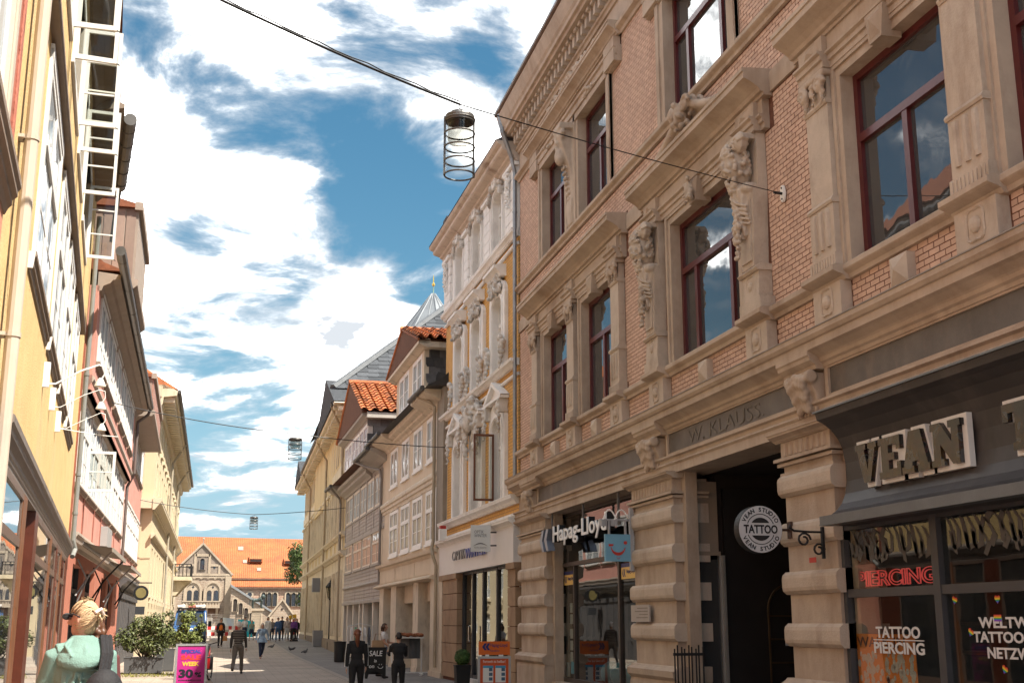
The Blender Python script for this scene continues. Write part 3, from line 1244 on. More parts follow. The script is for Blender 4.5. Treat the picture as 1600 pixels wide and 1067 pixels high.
# ------------------------------------------------------------------ travel agency window (in the brown building)
FR = M('bronze_frame', (.06, .05, .045), .45, .1, 6, .03, metal=.3)
f = MB()
yg = -.27
for s in (19.88, 21.5, 24.45, 25.42):
    f.box(s - .045, s + .045, yg - .05, yg + .05, .45, 2.82)
f.box(19.8, 25.45, yg - .05, yg + .06, 2.8, 2.88)
f.box(19.8, 25.45, yg - .05, yg + .06, .45, .53)
f.box(19.8, 25.45, yg - .06, yg + .0, 3.86, 3.93)
shop = f.build('display_window', FR, bb)
for a, b in ((19.93, 21.45), (21.55, 24.4), (24.5, 25.37)):
    MB().box(a, b, yg - .006, yg + .006, .53, 2.8).build('pane', SHOPGL, shop)
MB().box(19.85, 25.4, yg - .006, yg + .006, 2.88, 3.86).build('pane', SHOPGL, shop)
MB().box(19.8, 25.45, -.5, .03, 0, .45).build('stall_riser', STONE, bb)
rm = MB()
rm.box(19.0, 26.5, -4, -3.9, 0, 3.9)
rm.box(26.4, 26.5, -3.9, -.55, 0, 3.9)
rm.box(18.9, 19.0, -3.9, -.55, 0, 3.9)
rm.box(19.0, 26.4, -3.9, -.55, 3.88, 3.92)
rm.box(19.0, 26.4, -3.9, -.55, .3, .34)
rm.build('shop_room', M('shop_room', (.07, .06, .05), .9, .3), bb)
POSTY = M('banner_yellow', (.75, .50, .16), .6, .04)
NAVY = M('navy', (.02, .03, .14), .5, .05)
for a, b in ((24.52, 25.30), (20.6, 21.42)):
    q = MB().box(a, b, yg + .012, yg + .016, 2.42, 2.70).build('window_banner', POSTY, shop)
    MB().box(a, b, yg + .016, yg + .019, 2.63, 2.70).build('banner_stripe', NAVY, q)
    t = text_mesh('Hapag-Lloyd', .46, .09, .003, NAVY, bold=.01)
    put('lettering', t, q, (b - .30, yg + .017, 2.50), (0, 0, math.pi))
    k = MB()
    for u in (0, .09):
        k.prism([(b - .06 - u, 2.52), (b - .11 - u, 2.46), (b - .15 - u, 2.46), (b - .11 - u, 2.525), (b - .14 - u, 2.60), (b - .10 - u, 2.60)], 'y', yg + .016, yg + .019)
    k.build('arrow_emblem', NAVY, q)
PAPER = M('paper', (.55, .55, .52), .8, .06)
q = random.Random(12)
for s in (25.15, 24.78):
    for zz in (.95, 1.18, 1.42, 1.72, 1.95):
        if s < 25 and zz > 1.8:
            continue
        MB().box(s - .1, s + .1, yg - .10, yg - .095, zz - .1, zz + .1).build('leaflet', PAPER, shop)
MB().box(24.6, 24.95, yg - .03, yg - .02, .62, .86).build('notice', M('notice_cyan', (.10, .42, .6), .6), shop)
MB().box(25.08, 25.28, yg - .03, yg - .02, .55, .84).build('notice', M('notice_pale', (.4, .42, .42), .6), shop)
BOWL = M('teal_bowl', (.02, .16, .2), .3, .1)
for i, s in enumerate((23.9, 23.3, 22.6, 22.0, 21.0, 20.4)):
    o = MB().ball((0, 0, 0), .24, 14, 9).build('ball', BOWL, None, True)
    o.location = (6.8923 + .85, s, .66)
    tag(o, ('teal ball by the glazing bar under the pale notices', 'teal ball beside the pane edge below the cyan notice', 'teal ball under the middle of the wide travel agency pane', 'teal ball just before the second window bar', 'teal ball behind the narrow pane by the second bar', 'teal ball beside the rusticated pier with the plaque')[i], 'ball', 'teal balls in the travel agency window')

# ------------------------------------------------------------------ hanging rail sign HAPAG-LLOYD
WSIGN = M('sign_white', (.72, .74, .76), .4, .03)
SILV = M('sign_silver_blue', (.23, .26, .33), .4, .08, metal=.4)


def at_brown(s, y, z):
    return (6.8923 - y, s, z)


hl = thing('hanging_sign', 'white shop name letters with grey double arrow before the travel agency window', 'shop sign', at_brown(25.4, .1, 3.14), R(-90))
t = text_mesh('Hapag-Lloyd', 3.62, .43, .02, WSIGN, bold=.012, name='letters')
put('letters', t, hl, (1.05, -.13, .02))
t = text_mesh('Hapag-Lloyd', 3.62, .43, .12, BLACK, bold=.02, name='letter_sides')
put('letter_sides', t, hl, (1.05, -.008, .02))
k = MB()
for u in (.06, .42):
    k.prism([(u + .0, .2), (u + .18, .42), (u + .36, .42), (u + .2, .2), (u + .36, -.03), (u + .2, -.03)], 'y', -.17, -.02)
k.build('arrow_emblem', SILV, hl)
k = MB()
for u in (.3, 2.6, 4.8):
    k.tube([(u, .05, .25), (u, .05, .78)], .025, 6)
k.box(.2, 4.9, .03, .06, .2, .26)
k.build('hanger', M('hanger_grey', (.12, .11, .105), .5, .1), hl)

# ------------------------------------------------------------------ projecting smile sign
sm = thing('projecting_sign', 'light blue square sign with a red smile on a bracket from the rusticated pier', 'shop sign', (0, 0, 0))
LB = M('sign_light_blue', (.16, .36, .50), .45, .05)
RED = M('sign_red', (.45, .04, .03), .5, .05)
cx, cy, cz, hw = 6.48, 19.6, 2.875, .225
MB().box(cx - hw, cx + hw, cy - .03, cy + .03, cz - hw, cz + hw).build('panel', LB, sm)


def smile(cx, cy, cz, k, par):
    m = MB()
    out, inn = [], []
    for i in range(17):
        a = math.pi * (1.04 + .92 * i / 16)
        out.append((cx + k * .13 * math.cos(a), cz + .03 * k + k * .16 * math.sin(a)))
        wq = .2 + .75 * math.sin(math.pi * i / 16)
        inn.append((cx + k * (.13 - .035 * wq) * math.cos(a), cz + .03 * k + k * (.16 - .055 * wq) * math.sin(a)))
    m.prism(out + inn[::-1], 'y', cy - .006, cy)
    m.prism([(cx - k * .17, cz + k * .06), (cx - k * .08, cz + k * .06), (cx - k * .09, cz + k * .03), (cx - k * .16, cz + k * .02)], 'y', cy - .0065, cy)
    m.prism([(cx + k * .13 + k * .03 * math.cos(a), cz + k * .085 + k * .03 * math.sin(a)) for a in [i * math.pi / 6 for i in range(12)]], 'y', cy - .006, cy)
    return m.build('smile_emblem', RED, par)


smile(cx - .0, cy - .031, cz, 1.0, sm)
put('lettering', text_mesh('TUI', .06, .03, .003, RED), sm, (cx - .03, cy - .031, cz - .19))
k = MB()
k.box(6.70, 6.76, 19.56, 19.64, 2.5, 3.55)
k.tube([(6.75, 19.6, 3.34), (6.17, 19.6, 3.34)], .02, 6)
k.box(cx - .16, cx - .13, cy - .02, cy + .02, cz + hw, 3.34)
k.box(cx + .13, cx + .16, cy - .02, cy + .02, cz + hw, 3.34)
k.build('bracket', M('bracket_grey', (.33, .33, .34), .5, .1), sm)
for x0, x1, dy in ((6.68, 6.42, 0), (6.46, 6.22, .0)):
    k = MB()
    pts = [(x0 + (x1 - x0) * i / 10, 19.58 + dy, 3.36 + .15 * math.sin(math.pi * i / 10) - .03 * (i > 8)) for i in range(11)]
    k.tube(pts, .013, 6)
    la = k.build('lamp_arm', WHITE, sm)
    k = MB()
    k.cbox((x1 - .0, 19.58, 3.29), (.1, .12, .1), .02)
    k.cbox((x1 - .0, 19.52, 3.27), (.09, .03, .08), .01)
    k.build('lamp_head', M('bracket_grey', (.33, .33, .34)), la)

# ------------------------------------------------------------------ tattoo disc sign
td = thing('round_sign', 'round white TATTOO sign with black rim on an arm at the dark passage', 'shop sign', (6.30, 13.62, 2.745))
m = MB()
m.lathe([(.0, -.055), (.285, -.055), (.285, .085), (0, .085)], (0, 0, 0), 40, 'y')
m.build('drum', BLACK, td, False)
DISC = M('sign_disc', (.46, .46, .47), .5, .03)
m = MB()
m.lathe([(0, -.0605), (.28, -.0605), (.28, -.05), (0, -.05)], (0, 0, 0), 40, 'y')
m.build('face', DISC, td)
INK = M('sign_ink', (.012, .012, .014), .5, .05)
m = MB()
for r0 in (.185, .148):
    for a0, a1 in ((.12, .88), (1.12, 1.88)):
        n = 20
        o_ = [(r0 * math.cos(math.pi * (a0 + (a1 - a0) * i / n)), r0 * math.sin(math.pi * (a0 + (a1 - a0) * i / n))) for i in range(n + 1)]
        i_ = [((r0 - .009) * x / r0, (r0 - .009) * y / r0) for x, y in o_]
        if r0 < .16:
            h = .075
            rr = .138
            ang = math.asin(h / rr)
            s0, s1 = (ang, math.pi - ang) if a0 < 1 else (math.pi + ang, 2 * math.pi - ang)
            pts = [(rr * math.cos(s0 + (s1 - s0) * i / n), rr * math.sin(s0 + (s1 - s0) * i / n)) for i in range(n + 1)]
            m.prism(pts, 'y', -.064, -.0606)
        else:
            m.prism(o_ + i_[::-1], 'y', -.064, -.0606)
m.build('rings', INK, td)
m = MB()
put('lettering', text_mesh('TATTOO', .44, .105, .004, INK, bold=.03), td, (-.22, -.0608, -.0525), label='large black word TATTOO')
for word, sgn in (('VEAN STUDIO', 1), ('VEAN STUDIO', -1)):
    holder = []
    n = len(word)
    vs, fs = [], []
    for i, ch in enumerate(word):
        if ch == ' ':
            continue
        g = text_mesh(ch, None, .052, .004, INK, bold=.025)
        wch = max(v.co.x for v in g.vertices)
        a = math.pi / 2 - sgn * (i - (n - 1) / 2) * .218 if sgn > 0 else -math.pi / 2 + (i - (n - 1) / 2) * .218
        rr = .208 if sgn > 0 else .26
        rot = a - math.pi / 2 if sgn > 0 else a + math.pi / 2
        ox, oz = rr * math.cos(a), rr * math.sin(a)
        o0 = len(vs)
        for v in g.vertices:
            x, zz = v.co.x - wch / 2, v.co.z
            vs.append((ox + x * math.cos(rot) - zz * math.sin(rot), v.co.y - .0607, oz + x * math.sin(rot) + zz * math.cos(rot)))
        fs += [tuple(o0 + i2 for i2 in p.vertices) for p in g.polygons]
    mm = bpy.data.meshes.new('lettering')
    mm.from_pydata(vs, [], fs)
    mm.materials.append(INK)
    put('lettering', mm, td)
m = MB()
m.tube([(.27, 0, 0), (.42, 0, 0)], .018, 6)
m.box(.40, .43, -.05, .05, -.1, .1)
m.build('arm', M('rust_brown', (.06, .03, .02), .7, .2), td)

# scroll iron holder at the edge of the tattoo shop
ih = thing('iron_bracket', 'black wrought iron scroll bracket on the pier beside the tattoo shop', 'bracket', at_brown(12.75, .19, 2.66))
m = MB()
m.tube([(0, .02, 0), (-.16, .02, 0), (-.36, .02, .01), (-.42, .02, .05), (-.40, .02, .07)], .014, 6)
for (cx2, cz2, rr) in ((-.24, -.09, .085), (-.06, -.2, .075)):
    m.tube([(cx2 + rr * (1 - .6 * i / 13) * math.cos(i * .62), .02, cz2 + rr * (1 - .6 * i / 13) * math.sin(i * .62)) for i in range(14)], .013, 6)
m.box(-.02, .01, -.0, .04, -.3, .06)
m.build('scroll', BLACK, ih)

# ------------------------------------------------------------------ tattoo shop front
FRM = M('shop_anthracite', (.055, .055, .06), .45, .08, 6, .03)
f = MB()
for s in (12.6, 10.75, 8.85, 6.95, 5.2):
    f.box(s - .06, s + .06, -.08, .06, 0, 2.72)
for zz, hh in ((1.92, .09), (2.66, .07), (.25, .1)):
    f.box(5.2, 12.6, -.07, .05, zz, zz + hh)
front = f.build('shopfront', FRM, bb)
MB().box(5.2, 12.6, -.05, .03, 0, .25).build('stall_riser', FRM, front)
for a, b in ((10.81, 12.54), (8.91, 10.69), (7.01, 8.79), (5.26, 6.89)):
    MB().box(a, b, -.012, -.0, .35, 1.92).build('pane', SHOPGL, front)
    MB().box(a, b, -.012, -.0, 2.01, 2.66).build('pane', SHOPGL, front)
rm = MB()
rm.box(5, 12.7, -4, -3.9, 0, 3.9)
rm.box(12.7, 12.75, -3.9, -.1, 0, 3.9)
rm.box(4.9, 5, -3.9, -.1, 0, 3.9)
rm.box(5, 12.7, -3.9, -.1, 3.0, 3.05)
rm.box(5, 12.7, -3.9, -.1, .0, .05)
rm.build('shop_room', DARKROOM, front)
# visor
VIS = M('visor_dark', (.040, .036, .036), .5, .12, 3, .05, dirt=(.09, .08, .075), dscale=1.5, dlo=.5, dhi=.8)
outer = [(.40, 2.70), (.40, 2.79), (.31, 2.81), (.22, 2.87), (.15, 2.95), (.10, 3.06), (.075, 3.2), (.075, 3.4), (.10, 3.56), (.15, 3.68), (.23, 3.78), (.33, 3.85), (.40, 3.88), (.42, 3.96)]
v = MB()
v.prism([(-.02, 2.70)] + outer + [(-.02, 3.96)], 'x', 4.6, 12.36)
v.build('visor', VIS, front)
v = MB()
v.box(4.6, 12.38, .28, .43, 2.695, 2.715)
v.box(4.6, 12.38, .40, .425, 2.70, 2.80)
v.box(4.6, 12.38, .30, .445, 3.955, 3.975)
v.build('visor_flashing', M('flashing_grey', (.13, .14, .15), .45, .15, metal=.4), front)
# calligraphy on the upper panes
q = random.Random(21)
cg = MB()
for (a, b) in ((10.85, 12.5), (8.95, 10.65)):
    s = a + .05
    while s < b - .1:
        z0 = 2.30 + q.uniform(-.02, .08)
        kx = q.choice((0, 1, 2))
        w_ = q.uniform(.025, .04)
        pts = [(s + q.uniform(-.02, .02), z0 + q.uniform(-.05, .02)), (s + q.uniform(.02, .05), z0 + .2), (s + q.uniform(.05, .12), z0 + .33)]
        if kx == 1:
            pts = [(s, z0 + .26), (s + .07, z0 + .33), (s + .13, z0 + .22), (s + .02, z0 + .07), (s + .09, z0 - .02)]
        if kx == 2:
            pts = [(s + .1, z0 + .30), (s + .02, z0 + .18), (s + .03, z0 + .03), (s + .12, z0 + .0), (s + .15, z0 + .16)]
        pts = [(x, min(2.64, max(2.2, zz))) for x, zz in pts]
        for (x0, zz0), (x1, zz1) in zip(pts, pts[1:]):
            cg.prism([(x0 - w_, zz0 - w_ * .5), (x0 + w_, zz0 + w_ * .5), (x1 + w_, zz1 + w_ * .5), (x1 - w_, zz1 - w_ * .5)], 'y', .001, .004)
        s += q.uniform(.085, .13)
cg.build('calligraphy_film', M('film_grey', (.10, .095, .09), .7, .1), front, kind='stuff')
# light fascia strip behind the upper panes, neon word, window lettering
NEON = emit('neon_red', (.45, .045, .04), .14)


def text_outline(body, w, h, r, mat, name='neon_lettering'):
    cu = bpy.data.curves.new(name, 'FONT')
    cu.body = body
    cu.fill_mode = 'NONE'
    cu.bevel_depth = .022
    cu.bevel_resolution = 1
    cu.resolution_u = 4
    cu.offset = .02
    o = bpy.data.objects.new(name, cu)
    COL.objects.link(o)
    dg = bpy.context.evaluated_depsgraph_get()
    dg.update()
    me = bpy.data.meshes.new_from_object(o.evaluated_get(dg))
    bpy.data.objects.remove(o)
    xs = [v.co.x for v in me.vertices]
    ys = [v.co.y for v in me.vertices]
    x0, x1, y0, y1 = min(xs), max(xs), min(ys), max(ys)
    for v in me.vertices:
        x, y, z = v.co
        v.co = ((x - x0) * w / (x1 - x0), z * .4, (y - y0) * h / (y1 - y0))
    me.materials.clear()
    me.materials.append(mat)
    return me


ne = thing('neon_sign', 'thin red outlined PIERCING neon lettering inside the tattoo shop window', 'neon sign', at_brown(12.50, -.06, 2.035), R(-90))
put('neon_lettering', text_outline('PIERCING', 1.56, .17, .01, NEON), ne, (0, 0, 0))
LET = M('film_white', (.62, .62, .62), .6, .03)
wl = thing('window_lettering', 'white TATTOO PIERCING lettering with a rule between, on the tattoo shop glass', 'lettering', at_brown(12.12, .002, 1.33), R(-90))
put('lettering', text_mesh('TATTOO', .86, .12, .003, LET, bold=.03), wl, (.06, 0, .16))
put('lettering', text_mesh('PIERCING', .98, .12, .003, LET, bold=.03), wl, (0, 0, 0))
MB().box(0, .98, -.003, 0, .136, .146).build('rule', LET, wl)
wl = thing('window_lettering', 'white lettering WELTWEITES TATTOO STUDIO NETZWERK on the second tattoo shop pane', 'lettering', at_brown(10.36, .002, 1.36), R(-90))
put('lettering', text_mesh('WELTWEITES', 1.2, .1, .003, LET, bold=.03), wl, (.16, 0, .24))
put('lettering', text_mesh('TATTOO STUDIO', 1.45, .1, .003, LET, bold=.03), wl, (.06, 0, .11))
put('lettering', text_mesh('NETZWERK', .95, .1, .003, LET, bold=.03), wl, (.26, 0, -.03))
ORG = M('poster_orange', (.62, .19, .02), .7, .06)
po = thing('poster', 'orange WALK IN poster covered with pale round stickers inside the tattoo shop window', 'poster', at_brown(12.56, -.03, .6), R(-90))
MB().box(0, 1.2, -.002, .002, 0, .93).build('sheet', ORG, po)
put('lettering', text_mesh('WALK IN', .98, .11, .003, M('poster_brown', (.09, .03, .012), .7), bold=.01), po, (.03, -.003, .79))
q = random.Random(2)
sk = MB()
for i in range(210):
    x, zz, r_s = q.uniform(.05, 1.15), q.uniform(.03, .72), q.uniform(.022, .04)
    if .45 < x < .62 and q.random() < .7:
        continue
    sk.prism([(x + r_s * math.cos(a) * q.uniform(.8, 1.1), zz + r_s * 1.15 * math.sin(a)) for a in [j * math.pi / 4 for j in range(8)]], 'y', -.0035 - .0001 * (i % 20), -.002)
sk.build('stickers', M('sticker_pale', (.42, .42, .37), .8, .25, 60), po, kind='stuff')


def stripes(name):
    m = bpy.data.materials.new(name)
    m.use_nodes = True
    nt = m.node_tree
    tc = nt.nodes.new('ShaderNodeTexCoord')
    sp = nt.nodes.new('ShaderNodeSeparateXYZ')
    nt.links.new(tc.outputs['Generated'], sp.inputs[0])
    cr = nt.nodes.new('ShaderNodeValToRGB')
    cr.color_ramp.interpolation = 'CONSTANT'
    cols = [(.25, .03, .4), (.03, .1, .6), (.02, .35, .08), (.75, .6, .03), (.7, .22, .02), (.6, .03, .03)]
    el = cr.color_ramp.elements
    el[0].color = (*cols[0], 1)
    el[0].position = 0
    el[1].color = (*cols[1], 1)
    el[1].position = 1 / 6
    for i in range(2, 6):
        e_ = el.new(i / 6)
        e_.color = (*cols[i], 1)
    nt.links.new(sp.outputs[2], cr.inputs[0])
    nt.links.new(cr.outputs[0], nt.nodes['Principled BSDF'].inputs['Base Color'])
    return m


RB = stripes('rainbow_print')
for i, (s, zz, rot, lab) in enumerate(((10.55, 1.86, .3, 'tilted rainbow heart sticker just under the bar beside the pane edge'), (9.88, 1.86, 0, 'upright rainbow heart sticker high on the second tattoo pane'), (9.9, 1.69, 0, 'small rainbow flag sticker above the word WELTWEITES'), (10.33, 1.56, .5, 'tilted rainbow heart sticker touching the start of the word WELTWEITES'), (9.86, 1.24, .5, 'rainbow heart sticker below the white NETZWERK lettering'))):
    pts = []
    for j in range(20):
        a = 2 * math.pi * j / 20
        pts.append((.0026 * 16 * math.sin(a) ** 3, .0026 * (13 * math.cos(a) - 5 * math.cos(2 * a) - 2 * math.cos(3 * a) - math.cos(4 * a))))
    if i == 2:
        pts = [(-.055, -.03), (.055, -.03), (.055, .03), (-.055, .03)]
    o = MB().prism(pts, 'y', -.003, 0).build('sticker', RB)
    o.location = at_brown(s, .004, zz)
    o.rotation_euler = (0, rot, R(-90))
    tag(o, lab, 'sticker', 'rainbow stickers on the tattoo shop glass')
# dim things inside
MB().box(8.95, 10.4, -1.2, -1.15, .9, 1.75).build('dark_screen', M('screen_dark', (.03, .034, .04), .2, .1), front)
MB().box(11.0, 12.5, -1.6, -1.3, 1.62, 1.66).box(11.0, 12.5, -1.6, -1.3, 1.3, 1.34).build('shelf', M('shelf_dark', (.06, .04, .03), .7), front)

# ------------------------------------------------------------------ VEAN letters on the visor


def camo(name):
    m = bpy.data.materials.new(name)
    m.use_nodes = True
    nt = m.node_tree
    b = nt.nodes['Principled BSDF']
    b.inputs['Roughness'].default_value = .22
    b.inputs['Metallic'].default_value = .0
    g = nt.nodes.new('ShaderNodeNewGeometry')
    n = nt.nodes.new('ShaderNodeTexNoise')
    n.inputs['Scale'].default_value = 4.2
    n.inputs['Detail'].default_value = 1.5
    n.inputs['Distortion'].default_value = 1.2
    nt.links.new(g.outputs['Position'], n.inputs['Vector'])
    cr = nt.nodes.new('ShaderNodeValToRGB')
    cr.color_ramp.interpolation = 'CONSTANT'
    el = cr.color_ramp.elements
    el[0].color = (.012, .012, .013, 1)
    el[0].position = 0
    el[1].color = (.03, .016, .018, 1)
    el[1].position = .47
    for p, c in ((.52, (.032, .019, .008, 1)), (.60, (.04, .042, .046, 1)), (.67, (.015, .015, .016, 1))):
        e_ = el.new(p)
        e_.color = c
    nt.links.new(n.outputs['Fac'], cr.inputs[0])
    nt.links.new(cr.outputs[0], b.inputs['Base Color'])
    return m


CAMO = camo('camouflage_gloss')
WPL = M('letter_white', (.68, .67, .65), .5, .04)


def slab_letters():
    """heavy slab serif outlines in a 1 x 1 cell: list of polygons per letter"""
    V = [[(0, 1), (.5, 1), (.5, .84), (.42, .84), (.56, .3), (.68, .84), (.6, .84), (.6, 1), (1, 1), (1, .84), (.93, .84), (.66, 0), (.36, 0), (.08, .84), (0, .84)]]
    E_ = [[(0, 0), (1, 0), (1, .36), (.82, .36), (.82, .2), (.46, .2), (.46, .42), (.72, .42), (.72, .6), (.46, .6), (.46, .8), (.82, .8), (.82, .66), (1, .66), (1, 1), (0, 1), (0, .84), (.12, .84), (.12, .16), (0, .16)]]
    A_ = [[(0, 0), (.44, 0), (.44, .16), (.38, .16), (.40, .26), (.62, .26), (.64, .16), (.58, .16), (.58, 0), (1, 0), (1, .16), (.94, .16), (.72, 1), (.3, 1), (.07, .16), (0, .16)]]
    N_ = [[(0, 0), (.42, 0), (.42, .16), (.32, .16), (.32, .5), (.7, 0), (.93, 0), (.93, .84), (1, .84), (1, 1), (.6, 1), (.6, .84), (.7, .84), (.7, .5), (.34, 1), (0, 1), (0, .84), (.08, .84), (.08, .16), (0, .16)]]
    T_ = [[(.25, 0), (.75, 0), (.75, .16), (.66, .16), (.66, .8), (.84, .8), (.84, .62), (1, .62), (1, 1), (0, 1), (0, .62), (.16, .62), (.16, .8), (.34, .8), (.34, .16), (.25, .16)]]
    return dict(V=V, E=E_, A=A_, N=N_, T=T_)


SL = slab_letters()


def letter_thing(ch, s, wd, h, z0):
    t = thing('sign_letter', {'V': 'camouflage slab letter V on the dark visor above the neon word', 'E': 'camouflage slab letter E after the V on the dark visor', 'A': 'camouflage slab letter A between E and N on the dark visor', 'N': 'camouflage slab letter N after the A on the dark visor', 'T': 'camouflage slab letter T standing apart from the other visor letters'}[ch], 'sign letter', at_brown(s, .165, z0), R(-90), 'camouflage letters on the dark visor')
    for nm, mt, gr, y0, y1 in (('back_plate', WPL, .045, .0, .06), ('letter_face', CAMO, 0, -.05, .0)):
        m = MB()
        for poly in SL[ch]:
            if gr:
                m.box(-gr, wd + gr, y0, y1, -gr, h + gr) if ch in 'EN' else m.prism([(wd * (u - .5) * (1 + 2 * gr / wd) + wd / 2, h * (v_ - .5) * (1 + 2 * gr / h) + h / 2) for u, v_ in poly], 'y', y0, y1)
                if ch not in 'EN':
                    m.prism([(wd * (u - .5) * 1.02 + wd / 2, h * v_) for u, v_ in poly], 'y', y0 + .001, y1 - .001)
            else:
                m.prism([(u * wd, v_ * h) for u, v_ in poly], 'y', y0, y1)
        m.build(nm, mt, t)


for ch, s, wd in (('V', 11.88, .44), ('E', 11.40, .42), ('A', 10.96, .50), ('N', 10.42, .50), ('T', 9.28, .5)):
    letter_thing(ch, s, wd, .42, 3.11)
# ------------------------------------------------------------------ yellow brick house with white stucco
OCHRE = brickmat('ochre_brick', (.62, .34, .085), (.54, .28, .06), (.30, .16, .06), .26, .085, (R(90), 0, 0), .009)
STUC = M('white_stucco', (.76, .74, .71), .8, .07, 3, .2, 30, dirt=(.40, .36, .32), dscale=1.6, dlo=.55, dhi=.85)
TANST = M('tan_sandstone', (.33, .225, .14), .9, .16, 2, .25, 30, dirt=(.22, .13, .08), dscale=1.0, dlo=.45, dhi=.75)
WGL = glass('old_glass', (.34, .31, .26), 1.6, wav=.12, cap=.32)
p_, r_ = frame((6.740, 37.435), (-.0166, .99986), 1)
yb = thing('yellow_brick_building', 'narrow yellow brick house with white stucco windows and a white top floor', 'building', p_, r_)
L0, L1 = -9.13, .22
CW = [-2.22, -4.65, -7.18]
hol = [(c - .6, c + .6, a, b) for c in CW for a, b in ((4.7, 6.85), (8.05, 10.1), (11.45, 13.1))]
m = MB()
m.wall(L0, L1, 3.9, 11.2, hol, -.4, 0)
m.build('brick_wall', OCHRE, yb)
m = MB()
m.wall(L0, L1, 11.2, 13.55, hol, -.4, .02)
m.wall(L0, L1, 0, 3.9, [(-8.5, -2.3, .15, 3.1)], -.4, -.0)
m.build('plaster_wall', STUC, yb)
m = MB()
m.box(L0, L1, -8, -7.8, 0, 13.7)
m.box(L1 - .2, L1, -7.8, -.4, 0, 13.7)
m.build('rear_wall', STUC, yb)
m = MB()
m.prism([(-.4, 13.220), (.04, 13.220), (.08, 13.266), (.14, 13.294), (.14, 13.349), (.22, 13.381), (.24, 13.432), (.42, 13.487), (.46, 13.524), (.46, 13.611), (.55, 13.643), (.6, 13.698), (.6, 13.726), (-.4, 13.749)], 'x', L0 - .02, L1 + .15)
m.build('eaves_cornice', M('cornice_cream', (.56, .47, .39), .8, .1, 3, .1, 30, dirt=(.3, .22, .17), dscale=1.5), yb)
m = MB()
m.prism([(.62, 13.74), (-4, 16.2), (-8, 13.74)], 'x', L0, L1 + .1)
m.box(-1.1, -.5, -.1, .3, 13.8, 14.4)
m.build('roof', M('roof_dark', (.08, .07, .07), .9, .2), yb)
m = MB()
for z0, z1, p in ((4.45, 4.68, .22), (7.86, 8.04, .22), (11.2, 11.42, .2)):
    cornice(m, L0, L1 + .06, z0, z1, .08, p)
for zz in (4.16, 7.6, 10.98):
    m.prism([(-.05, zz), (.05, zz), (.075, zz + .03), (.075, zz + .07), (-.05, zz + .1)], 'x', L0, L1 + .03)
m.build('string_course', STUC, yb)
# window dressings: white arch-headed surrounds with hood, keystone mass and consoles
DRESS = {}


def arch_poly(w, z0, z1, n=10):
    return [(-w, z0), (w, z0)] + [(w * math.cos(math.pi * i / n), z1 - w * .55 + w * .55 * math.sin(math.pi * i / n)) for i in range(n + 1)]


def ring(mb, inner, outer, y0, y1):
    n = len(inner)
    vs = [(x, y0, z) for x, z in inner] + [(x, y1, z) for x, z in inner] + [(x, y0, z) for x, z in outer] + [(x, y1, z) for x, z in outer]
    fs = []
    for i in range(n):
        j = (i + 1) % n
        fs += [(i, j, n + j, n + i), (2 * n + i, 2 * n + j, 3 * n + j, 3 * n + i), (n + i, n + j, 3 * n + j, 3 * n + i), (i, j, 2 * n + j, 2 * n + i)]
    return mb.add(vs, fs)


